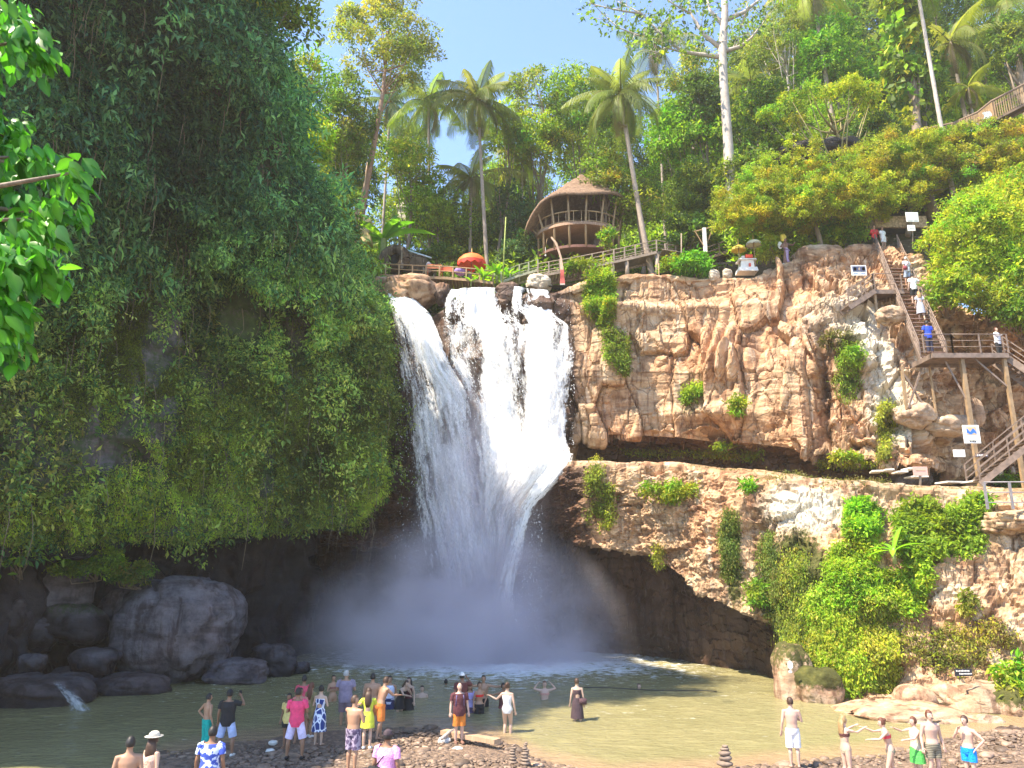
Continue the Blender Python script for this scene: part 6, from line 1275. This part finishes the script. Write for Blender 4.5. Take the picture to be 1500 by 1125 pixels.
def person(label, u, v, H=1.7, z=0.0, rz=0.0, skin='tan', hair=('short', 'black'), wear=(), arms=('down', 'down'), legs='stand', lean=0.0, fem=False, loc=None, wl=None, turn=0.0, stout=1.0, seed=0, side_lean=0.0):
    top = TOPS.get(seed)
    """wl: depth of wading; (u,v) is then where the waterline crosses the body"""
    if loc is None:
        loc = G(u, v, z)
        if wl is not None:
            if top: wl = float(np.clip(H-(v-top)*pxm(loc)/.985, .05, 1.62))
            loc = loc-np.array([0, 0, wl])
        elif z == 0.0:
            for _ in range(5): zz = max(float(bed(loc[:1], loc[1:2])[0]), -.12)+.03; loc = G(u, v, zz)
            if top: H = float(np.clip((v-top)*pxm(loc)/.99, 1.4, 1.9))
    s = H/1.75; root = thing('person', label, 'person', loc, rz)
    S = lambda *a: np.array(a, float)*s
    cl, sl_ = math.cos(lean), math.sin(lean); cb, sb = math.cos(side_lean), math.sin(side_lean)
    def bend(p):
        p = np.array(p, float); q = p-S(0, 0, .95); 
        q = q@np.array([[1, 0, 0], [0, cl, -sl_], [0, sl_, cl]]).T if False else np.stack([q[..., 0], q[..., 1]*cl-q[..., 2]*sl_, q[..., 1]*sl_+q[..., 2]*cl], -1)
        q = np.stack([q[..., 0]*cb+q[..., 2]*sb, q[..., 1], -q[..., 0]*sb+q[..., 2]*cb], -1)
        return q+S(0, 0, .95)
    sw = (.165 if fem else .19)*(.5+.5*stout); hw = .165 if fem else .155
    tz = [.84, .92, 1.0, 1.1, 1.2, 1.32, 1.42, 1.465, 1.5, 1.56]
    wa = .118 if fem else .14
    tx = [.13, hw+.01, hw, wa, .135 if fem else .155, .16 if fem else .18, .15 if fem else .165, .1, .06, .052]; ty = [.09, .115, .11, .09, .1, .115 if fem else .112, .09, .07, .058, .055]
    tx = [a*(stout if i < 7 else 1) for i, a in enumerate(tx)]; ty = [a*(stout if i < 7 else 1) for i, a in enumerate(ty)]
    tp = np.array([[0, (.01 if 1.0 < q < 1.3 else 0), q] for q in tz])*s; tpb = tp.copy(); m = tp[:, 2] > .9*s; tpb[m] = bend(tp[m])
    body = MB(); body.tube(tpb, np.array([tx, ty]).T*s, 16, lat=(1, 0, 0))
    hc = bend(S(0, -.015, 1.645)); Mz = rotz(turn)
    Rl = np.array([[1, 0, 0], [0, math.cos(lean*.6), -math.sin(lean*.6)], [0, math.sin(lean*.6), math.cos(lean*.6)]])@Mz
    hd = lambda *a: hc+Rl@S(*a)
    body.sphere(hc, S(.074, .092, .112), 14, 10, M=Rl); body.sphere(hd(0, -.03, -.06), S(.05, .055, .05), 10, 8, M=Rl)
    body.tube([hd(0, -.085, .01), hd(0, -.112, -.025), hd(0, -.088, -.035)], np.array([.011, .016, .01])*s, 6)
    for sd in (-1, 1): body.sphere(hd(sd*.076, .005, -.005), S(.012, .02, .032), 8, 6, M=Rl)
    hands = MB(); jo = {}
    for sd, am in ((-1, arms[0]), (1, arms[1])):
        e_, w_ = [np.array(q, float)*np.array([sd, 1, 1]) for q in (ARMS[am] if isinstance(am, str) else am)]
        sh = bend(S(sd*(sw+.0), 0, 1.415)); k = .96; rl_ = lambda q: q if lean == 0 else q
        el = sh+e_*s*k; w = sh+w_*s*k; jo[sd] = (sh, el, w)
        g = stout**.5*(.88 if fem else 1)
        body.tube([bend(S(sd*sw*.55, 0, 1.42)), sh, sh*.5+el*.5, el, el*.55+w*.45, w], np.array([.055, .058*g, .047*g, .039*g, .038*g, .026])*s, 9)
        d = unit(w-el); body.tube([w-d*.01*s, w+d*.04*s, w+d*.085*s], np.array([[.026, .02], [.04, .017], [.036, .014]])*s, 8, lat=unit(np.cross(d, [0, 0, 1])+1e-4)); fingers(hands, w, el, s, sd)
    kn = {}
    for sd in (-1, 1):
        fy = dict(stand=0, walk=-.2*sd, wide=0, step=-.12*sd, kneebend=-.04)[legs]; fx = dict(stand=.1, walk=.08, wide=.2, step=.1, kneebend=.1)[legs]*sd; ky = fy*.4-(.05 if legs in ('walk', 'step') else .01)-(.1 if legs == 'kneebend' else 0)
        hp = S(sd*.088, 0, .9); kk = S(fx*.95, ky, .49); an = S(fx, fy+.02, .09); kn[sd] = (hp, kk, an); g = stout**.5
        body.tube([hp+S(0, 0, .03), hp*.6+kk*.4, kk, kk*.72+an*.28+S(0, .02, 0), an], np.array([.095*g, .08*g, .053, .056*g, .036])*s, 11)
        body.tube([an+S(0, .045, -.04), an+S(0, -.03, -.045), an+S(sd*.01, -.13, -.065), an+S(sd*.01, -.19, -.072)], np.array([[.03, .034], [.038, .04], [.044, .024], [.03, .014]])*s, 8, lat=(1, 0, 0))
    me0 = body.mesh('tmp', skin_mat(skin)); ob = bpy.data.objects.new('tmp', me0); C.objects.link(ob)
    rm = ob.modifiers.new('r', 'REMESH'); rm.mode = 'VOXEL'; rm.voxel_size = .0155*s; sm = ob.modifiers.new('s', 'SMOOTH'); sm.factor = .5; sm.iterations = 3
    dg = bpy.context.evaluated_depsgraph_get(); ev = ob.evaluated_get(dg); em = ev.to_mesh(); nv = len(em.vertices)
    co = np.empty(nv*3); em.vertices.foreach_get('co', co); co = co.reshape(-1, 3); fc = np.empty(len(em.loops), np.int32); em.loops.foreach_get('vertex_index', fc); fc = fc.reshape(-1, 4)
    ev.to_mesh_clear(); bpy.data.objects.remove(ob); bpy.data.meshes.remove(me0)
    full = MB(); full.add(co, fc); hv = np.concatenate(hands.v); full.add(hv, [np.concatenate(hands.f[4]), np.concatenate(hands.f[3])])
    full.mat(1)
    for sd in (-1, 1): full.sphere(hd(sd*.03, -.083, .012), S(.012, .008, .008), 6, 4)
    full.sphere(hd(0, -.09, -.06), S(.022, .008, .006), 6, 4)
    full.build('body', [skin_mat(skin), M_('features', (.05, .02, .02), .5, .05)], root)
    # hair
    hk, hcol = hair; hm = M_('hair_'+hcol, HAIRC[hcol], .55, .3, 30) 
    if hk != 'bald':
        h = MB(); h.sphere((0, 0, 0), 1, 18, 12); hv = np.concatenate(h.v); f4 = np.concatenate(h.f[4])
        c = hv[f4].mean(1); keep = (c[:, 2] > -.45+0.9*(c[:, 1] < -.35)) & ~((c[:, 1] < -.55) & (c[:, 2] < .5)); 
        hv2 = hc+(hv*(1+.05*fbm(hv*4, 2, seed)[:, None])*np.array([.086, .104, .124])*s+S(0, .008, .012))@Rl.T
        hb = MB().add(hv2, f4[keep])
        if hk in ('long', 'verylong'):
            ln = .3 if hk == 'long' else .42; hb.tube([hd(0, .06, .02), hd(0, .095, -.1), hd(0, .1, -.1-ln*.5), hd(0, .09, -.1-ln)], np.array([[.08, .05], [.1, .05], [.11, .045], [.05, .02]])*s, 12, lat=Rl@np.array([1., 0, 0]), wob=.15)
        if hk == 'bun': hb.sphere(hd(0, .09, .07), S(.05, .05, .045), 10, 8)
        if hk == 'tail': hb.tube([hd(0, .09, .05), hd(0, .13, -.03), hd(0, .12, -.2)], np.array([.03, .035, .012])*s, 8)
        hb.build('hair', hm, root)
    def tor(z0, z1, off, n=7, flare=0, name='x', mat=None, cap=False):
        zz = np.linspace(z0, z1, n); rx = np.interp(zz, tz, tx)+off+flare*np.linspace(1, 0, n); ry = np.interp(zz, tz, ty)+off*1.15+flare*np.linspace(1, 0, n)*.8
        p = np.stack([0*zz, 0*zz, zz], 1)*s; mm = zz > .9; p[mm] = bend(p[mm]); mb = MB(); mb.tube(p, np.array([rx, ry]).T*s, 18, lat=(1, 0, 0), cap=cap); return mb
    for w_ in wear:
        nm, c = w_[0], w_[1]; mt = cloth_mat(c)
        if nm in ('shirt', 'long_shirt'):
            mb = tor(.80, 1.45, .022, 9, .02); frac = .55 if nm == 'shirt' else 1
            for sd in (-1, 1):
                sh, el, w = jo[sd]; a = bend(S(sd*sw*.7, 0, 1.43)); e = sh+(el-sh)*frac*1.1 if frac < 1 else el
                pts = [a, sh+(sh-a)*.1, e] if frac < 1 else [a, sh, el, w]
                mb.tube(pts, np.array([.066, .072, .07] if frac < 1 else [.066, .068, .055, .04])*s*(stout**.5), 12, cap=False)
            mb.build('shirt', mt, root)
        elif nm == 'tank': tor(.80, 1.44, .016, 9, .015).build('tank_top', mt, root)
        elif nm in ('shorts', 'trunks', 'trousers'):
            ln = dict(shorts=.95, trunks=.6, trousers=1)[nm]; mb = tor(.84, 1.0, .024, 4)
            for sd in (-1, 1):
                hp, kk, an = kn[sd]; a = hp+S(0, 0, .02)
                if nm == 'trousers': mb.tube([a, kk, an+S(0, 0, .02)], np.array([.11, .08, .07])*s, 12, cap=False)
                else: mb.tube([a, a+(kk-a)*ln*.5, a+(kk-a)*ln], np.array([.108, .108, .105])*s*(stout**.5), 12, cap=False)
            mb.build('shorts' if nm != 'trousers' else 'trousers', mt, root)
        elif nm in ('dress', 'short_dress', 'skirt'):
            zt = 1.02 if nm == 'skirt' else 1.38; zb = dict(dress=.42, short_dress=.62, skirt=.6)[nm]; n = 12; zz = np.linspace(zb, zt, n)
            rx = np.where(zz < .95, np.interp(zz, [.4, .95], [.25, hw+.03]), np.interp(zz, tz, tx)+.016); ry = rx*np.interp(zz, [.4, .95, 1.4], [.85, .75, .68]); p = np.stack([0*zz, 0*zz, zz], 1)*s; mm = zz > .9; p[mm] = bend(p[mm])
            mb = MB(); mb.tube(p, np.array([rx, ry]).T*s, 22, lat=(1, 0, 0), cap=False, wob=.12)
            if nm != 'skirt' and len(w_) > 2:
                for sd in (-1, 1): sh, el, w = jo[sd]; mb.tube([bend(S(sd*sw*.7, 0, 1.42)), sh, sh+(el-sh)*.6], np.array([.06, .07, .072])*s, 12, cap=False)
            mb.build('dress' if nm != 'skirt' else 'skirt', mt, root)
        elif nm == 'bikini_top': tor(1.25, 1.33, .012, 4).build('bikini_top', mt, root)
        elif nm == 'bikini_bottom': tor(.83, .95, .01, 4).build('bikini_bottom', mt, root)
        elif nm == 'swimsuit': tor(.83, 1.38, .01, 9).build('swimsuit', mt, root)
        elif nm == 'hat':
            mb = MB(); mb.tube([hd(0, 0, .06), hd(0, 0, .062)], [[.17*s, .18*s]]*2, 24, lat=Rl@np.array([1., 0, 0])); mb.tube([hd(0, 0, .05), hd(0, 0, .12), hd(0, 0, .15)], np.array([[.1, .115], [.09, .1], [.05, .06]])*s, 18, lat=Rl@np.array([1., 0, 0])); mb.build('hat', mt, root)
        elif nm == 'cap':
            mb = MB(); mb.sphere(hd(0, .005, .035), S(.09, .108, .105), 16, 10, M=Rl, zlo=-.1); mb.tube([hd(0, -.08, .035), hd(0, -.17, .025)], np.array([[.07, .01], [.055, .008]])*s, 12, lat=Rl@np.array([1., 0, 0])); mb.build('cap', mt, root)
        elif nm == 'shoes':
            mb = MB()
            for sd in (-1, 1): an = kn[sd][2]; mb.tube([an+S(0, .06, -.045), an+S(0, -.03, -.05), an+S(sd*.01, -.14, -.06), an+S(sd*.01, -.21, -.068)], np.array([[.042, .042], [.05, .05], [.052, .034], [.034, .02]])*s, 10, lat=(1, 0, 0))
            mb.build('shoes', mt, root)
        elif nm == 'bag':
            sd = w_[2]; mb = MB(); b = bend(S(sd*.2, .1, 1.0)); mb.box(b, S(.26, .12, .2), rz=.2*sd); a = [bend(S(-sd*.1, .0, 1.47)), bend(S(0, .15, 1.3)), b+S(0, .0, .1)]; mb.tube(a, .014*s, 6); a = [bend(S(-sd*.1, -.02, 1.47)), bend(S(0, -.15, 1.3)), b+S(0, -.1, .1)]; mb.tube(a, .014*s, 6); mb.build('bag', mt, root)
        elif nm == 'backpack':
            mb = MB(); mb.sphere(bend(S(0, .19, 1.22)), S(.15, .1, .23), 14, 10); [mb.tube([bend(S(q*.1, .1, 1.45)), bend(S(q*.11, -.12, 1.4)), bend(S(q*.13, -.1, 1.1))], .018*s, 6) for q in (-1, 1)]; mb.build('backpack', mt, root)
        elif nm == 'phone':
            w = jo[w_[2]][2]; d = unit(w-jo[w_[2]][1]); MB().box(w+d*.1*s, S(.075, .012, .15)).build('phone', mt, root, smooth=False)
    return root
B, L_, BK = math.pi, 'long', (.015, .015, .018)
F = math.pi   # turned away from the camera
WHT = (.8, .79, .78)
# --- shore, left half
person('shirtless young man in teal shorts standing with a hand on his hip at the left', 299, 1102, 1.72, rz=F-.7+B*0, skin='tan', wear=[('trousers', (.0, .42, .36))], arms=('down', 'hip'), turn=-.3, seed=1)
person('man in a black t-shirt, black cap and light blue shorts taking a photo', 329, 1108, 1.78, rz=F, skin='brown', wear=[('shirt', BK), ('shorts', (.42, .5, .75)), ('cap', BK), ('shoes', (.6, .58, .55)), ('phone', BK, -1)], arms=('snap', 'down'), legs='wide', stout=1.12, seed=2)
person('person in a blue floral shirt seen from behind, cut by the bottom edge', 300, 1206, 1.68, rz=F, loc=G(300, 1206, .3), skin='brown', wear=[('shirt', ('floral', (.04, .08, .42), (.6, .68, .9), 9)), ('shorts', BK)], stout=1.1, seed=3)
person('black haired bare shouldered person peeking in at the bottom left', 175, 1234, 1.7, rz=F+.3, loc=G(175, 1234, .3), skin='tan', wear=[('trunks', BK)], seed=4)
person('woman in a cream bucket hat and peach strap top at the bottom left', 210, 1222, 1.68, rz=F-.5, loc=G(210, 1222, .3), skin='light', hair=('long', 'brown'), wear=[('tank', (.75, .5, .4)), ('hat', (.6, .54, .46)), ('shorts', WHT)], fem=True, turn=.5, seed=5)
person('person in a pink t-shirt with a dark shoulder strap at the bottom edge', 563, 1212, 1.66, rz=F-.35, loc=G(563, 1212, .3), skin='brown', hair=('short', 'black'), wear=[('shirt', (.68, .3, .58)), ('bag', BK, 1), ('trousers', BK), ('cap', (.06, .04, .05))], stout=1.15, seed=6)
person('man in a hot pink shirt and lavender shorts standing with his back turned', 431, 1112, 1.74, rz=F, skin='brown', hair=('short', 'black'), wear=[('shirt', (.75, .06, .17)), ('shorts', (.66, .6, .85)), ('shoes', BK)], arms=('hold', 'hold'), legs='wide', stout=1.05, seed=7)
person('girl with flowers in her hair and yellow top facing the hot pink shirt man', 419, 1096, 1.58, rz=-.2, skin='brown', hair=('bun', 'black'), wear=[('shirt', (.7, .55, .2)), ('trunks', BK)], fem=True, seed=8)
person('boy in a salmon shirt half hidden behind the hot pink shirt man', 436, 1088, 1.66, rz=.1, skin='tan', wear=[('shirt', (.62, .2, .18)), ('shorts', (.3, .2, .2))], seed=9)
person('person in a red pink shirt looking at the falls behind the group', 441, 1074, 1.7, rz=F, skin='brown', wear=[('shirt', (.6, .08, .13)), ('shorts', BK)], seed=10)
person('woman with long reddish hair in an olive dress', 452, 1080, 1.64, rz=F-.5, skin='tan', hair=('verylong', 'red'), wear=[('short_dress', (.24, .19, .08), 1), ('shoes', WHT)], arms=('hold', 'hold'), fem=True, seed=11)
person('woman in a long blue dress with a white lattice pattern', 466, 1092, 1.66, rz=F-.2, skin='light', hair=('bun', 'black'), wear=[('dress', ('lattice', (.75, .78, .88), (.015, .04, .2), 8))], arms=('hold', 'hold'), fem=True, seed=12)
person('swimmer turning round waist deep behind the olive dress woman', 487, 1026, 1.66, rz=.6, wl=1.0, skin='tan', hair=('bun', 'black'), wear=[('bikini_top', (.3, .12, .1))], arms=('hold', 'hold'), fem=True, seed=13)
person('broad man in a dusty lavender shirt and shorts wading knee deep', 504, 1062, 1.78, rz=F, wl=.35, skin='tan', hair=('short', 'grey'), wear=[('shirt', (.3, .24, .32)), ('shorts', (.2, .14, .17))], arms=('hold', 'hold'), stout=1.25, turn=-.8, seed=14)
person('shirtless man in patterned grey shorts looking back over his shoulder', 515, 1130, 1.78, rz=F-.4, skin='tan', hair=('short', 'brown'), wear=[('shorts', ('floral', (.1, .07, .14), (.36, .3, .4), 14))], arms=('hold', 'reach'), turn=-1.2, stout=1.15, seed=15)
person('woman with long dark hair in a yellow green summer dress', 537, 1097, 1.62, rz=F, skin='light', hair=('verylong', 'brown'), wear=[('short_dress', (.62, .66, .06), 1), ('shoes', WHT)], arms=('reachlow', 'hip'), fem=True, seed=16)
person('bulky shirtless man seen from behind between the two dresses and the falls', 543, 1072, 1.82, rz=F-.1, wl=None, skin='tan', hair=('short', 'black'), wear=[('shorts', (.5, .16, .05))], stout=1.25, seed=17)
person('shirtless man in orange shorts bowing his head to the left', 555, 1082, 1.8, rz=F-.9, skin='tan', hair=('short', 'brown'), wear=[('shorts', (.75, .22, .04))], lean=.25, stout=1.15, arms=('reachlow', 'down'), legs='step', seed=18)
person('man in a white tank top and navy shorts wading thigh deep', 570, 1038, 1.74, rz=-.1, wl=.72, skin='tan', wear=[('tank', (.7, .7, .85)), ('shorts', (.02, .03, .12))], arms=('hold', 'down'), seed=19)
person('dark haired woman in a black dress bending in the water', 585, 1042, 1.62, rz=.9, wl=.55, skin='light', hair=('long', 'brown'), wear=[('short_dress', BK)], lean=.5, arms=('reachlow', 'chin'), fem=True, seed=20)
person('woman in a dark red swimsuit right of the bending woman in black', 598, 1040, 1.66, rz=-.3, wl=.6, skin='light', hair=('long', 'black'), wear=[('swimsuit', (.09, .015, .02)), ('skirt', BK)], arms=('down', 'down'), fem=True, seed=21)
person('swimmer with bare shoulders chest deep and alone left of centre', 618, 1022, 1.72, rz=0, wl=1.38, skin='light', wear=[], seed=22)
person('dark head of a swimmer just above the water near the misty edge', 653, 1003, 1.7, rz=F, wl=1.56, skin='brown', seed=23)
person('person in a white cap lifting a camera behind the orange shorts man', 676, 1058, 1.78, rz=F+.3, wl=.3, skin='brown', wear=[('shirt', (.12, .03, .03)), ('cap', WHT), ('shorts', BK)], arms=('snap', 'down'), seed=24)
person('bald man in a maroon shirt, backpack straps and orange shorts standing in the sun patch', 672, 1089, 1.76, rz=.25, skin='pink', hair=('bald', 'grey'), wear=[('shirt', (.09, .022, .03)), ('shorts', (.62, .2, .03)), ('backpack', (.12, .1, .22)), ('shoes', (.2, .1, .07))], stout=1.12, seed=25)
person('woman in a lavender shirt wading thigh deep', 688, 1044, 1.64, rz=.2, wl=.55, skin='tan', hair=('long', 'black'), wear=[('shirt', (.5, .42, .75)), ('skirt', (.14, .1, .2))], arms=('hold', 'hold'), fem=True, seed=26)
person('woman in a bright red bikini top and dark shorts in the water', 702, 1046, 1.64, rz=.5, wl=.6, skin='tan', hair=('bun', 'brown'), wear=[('bikini_top', (.8, .03, .03)), ('trunks', BK)], arms=('down', 'hip'), fem=True, seed=27)
person('shirtless man spreading both arms wide behind the red bikini woman', 708, 1036, 1.8, rz=-.1, wl=.75, skin='tan', wear=[('trunks', BK)], arms=('spread', 'spread'), seed=28)
person('dark clothed person holding the spread arms man by the hand', 737, 1038, 1.64, rz=.6, wl=.6, skin='brown', wear=[('tank', (.12, .04, .04)), ('trunks', (.3, .08, .08))], arms=('spread', 'down'), seed=29)
person('woman in a white swimsuit wading ankle deep at the end of the pebbles', 743, 1074, 1.68, rz=F-.2, wl=.14, skin='light', hair=('bun', 'brown'), wear=[('swimsuit', WHT)], arms=('down', 'side'), legs='kneebend', fem=True, seed=30)
person('bather holding a pale hat to the side of the head, waist deep in sunlight', 798, 1024, 1.72, rz=.1, wl=1.1, skin='pink', hair=('short', 'red'), arms=('head', 'head'), wear=[('bikini_top', (.6, .3, .25))], seed=31)
person('person in a black sleeveless dress with a shoulder bag wading alone', 846, 1056, 1.62, rz=F, wl=.2, skin='light', hair=('short', 'brown'), wear=[('dress', (.06, .035, .045)), ('bag', (.08, .04, .05), -1)], arms=('down', 'down'), fem=True, seed=32)
person('lone sunlit swimmer with only the head above water right of centre', 936, 1010, 1.7, rz=.3, wl=1.5, skin='pink', hair=('short', 'brown'), seed=33)
# --- right beach
person('young man in white shorts seen from behind standing on the right shore', 1165, 1125, 1.8, rz=F-.15, skin='pink', hair=('short', 'brown'), wear=[('shorts', (.82, .8, .82))], arms=('hold', 'down'), turn=.2, seed=34)
person('blonde woman in a dark bikini reaching both hands to the red bikini woman', 1244, 1152, 1.66, rz=math.pi/2+.25, skin='pink', hair=('verylong', 'blonde'), wear=[('bikini_top', (.1, .03, .03)), ('bikini_bottom', (.5, .42, .3))], arms=('reach', 'reach'), fem=True, seed=35)
person('woman in a red bikini leaning forward to clasp hands on the right beach', 1310, 1153, 1.66, rz=-math.pi/2-.2, skin='pink', hair=('bun', 'red'), wear=[('bikini_top', (.7, .06, .09)), ('bikini_bottom', (.3, .28, .22))], arms=('reach', 'reachlow'), lean=.2, legs='walk', fem=True, seed=36)
person('person wrapped in a green skirt holding both arms out', 1349, 1152, 1.62, rz=-math.pi/2+.2, skin='pink', hair=('short', 'red'), wear=[('skirt', (.08, .42, .08)), ('tank', (.7, .6, .42))], arms=('reach', 'reachlow'), fem=True, seed=37)
person('shirtless man in striped grey shorts facing the camera on the right beach', 1373, 1152, 1.82, rz=.1, skin='pink', hair=('short', 'red'), wear=[('trunks', ('stripe', (.09, .075, .05), (.3, .27, .2), 9))], seed=38, stout=1.08)
person('shirtless man in bright blue swim shorts with a hand at his chin', 1426, 1156, 1.8, rz=-math.pi/2+.5, skin='pink', hair=('short', 'brown'), wear=[('trunks', (.0, .27, .8))], arms=('chin', 'hip'), seed=39)
# --- on the stairs
def on_stair(f, side=.5): return A0+(A1-A0)*f+np.array([1.38*side, .05, 0])+[0, -.02, .02]
person('person in a red shirt resting on the rail at the top of the long staircase', 0, 0, 1.66, loc=on_stair(1.0, .1)+[0, .35, 0], rz=.1, skin='tan', wear=[('long_shirt', (.6, .04, .05)), ('shorts', BK)], arms=('hold', 'hold'), seed=41, lean=.15)
person('person in white stepping onto the top of the long staircase', 0, 0, 1.66, loc=on_stair(1.0, .55)+[0, .5, 0], rz=.3, skin='tan', hair=('bun', 'red'), wear=[('shirt', WHT), ('trunks', WHT)], fem=True, seed=42)
person('man in a pale grey shirt and backpack climbing the long staircase', 0, 0, 1.74, loc=on_stair(.62, .75), rz=F+.3, skin='tan', hair=('short', 'grey'), wear=[('shirt', (.6, .6, .66)), ('shorts', (.35, .4, .5)), ('bag', (.25, .04, .06), 1)], legs='step', seed=43)
person('person in a white t-shirt and patterned shorts on the long staircase', 0, 0, 1.76, loc=on_stair(.45, .7), rz=F, skin='pink', wear=[('shirt', (.82, .8, .8)), ('shorts', BK)], arms=('side', 'down'), legs='step', seed=44)
person('person in navy and white stripes below the white t-shirt climber', 0, 0, 1.66, loc=on_stair(.3, .66), rz=F-.2, skin='light', hair=('long', 'blonde'), wear=[('dress', ('stripe', (.02, .03, .1), (.7, .7, .75), 7), 1)], fem=True, legs='step', seed=45)
person('man in a royal blue shirt and dark trousers near the foot of the long staircase', 0, 0, 1.74, loc=on_stair(.04, .45), rz=F+.1, skin='brown', wear=[('shirt', (.02, .07, .6)), ('trousers', (.02, .02, .05))], arms=('hold', 'hold'), seed=46)
person('woman in a pale patterned blouse standing at the right end of the wide landing', 0, 0, 1.62, loc=np.array([xr+.15, yl+.9, zl-.05]), rz=.4, skin='light', hair=('short', 'red'), wear=[('long_shirt', ('floral', (.5, .48, .55), (.8, .78, .8), 20)), ('trousers', BK)], arms=('reachlow', 'hip'), fem=True, seed=47)
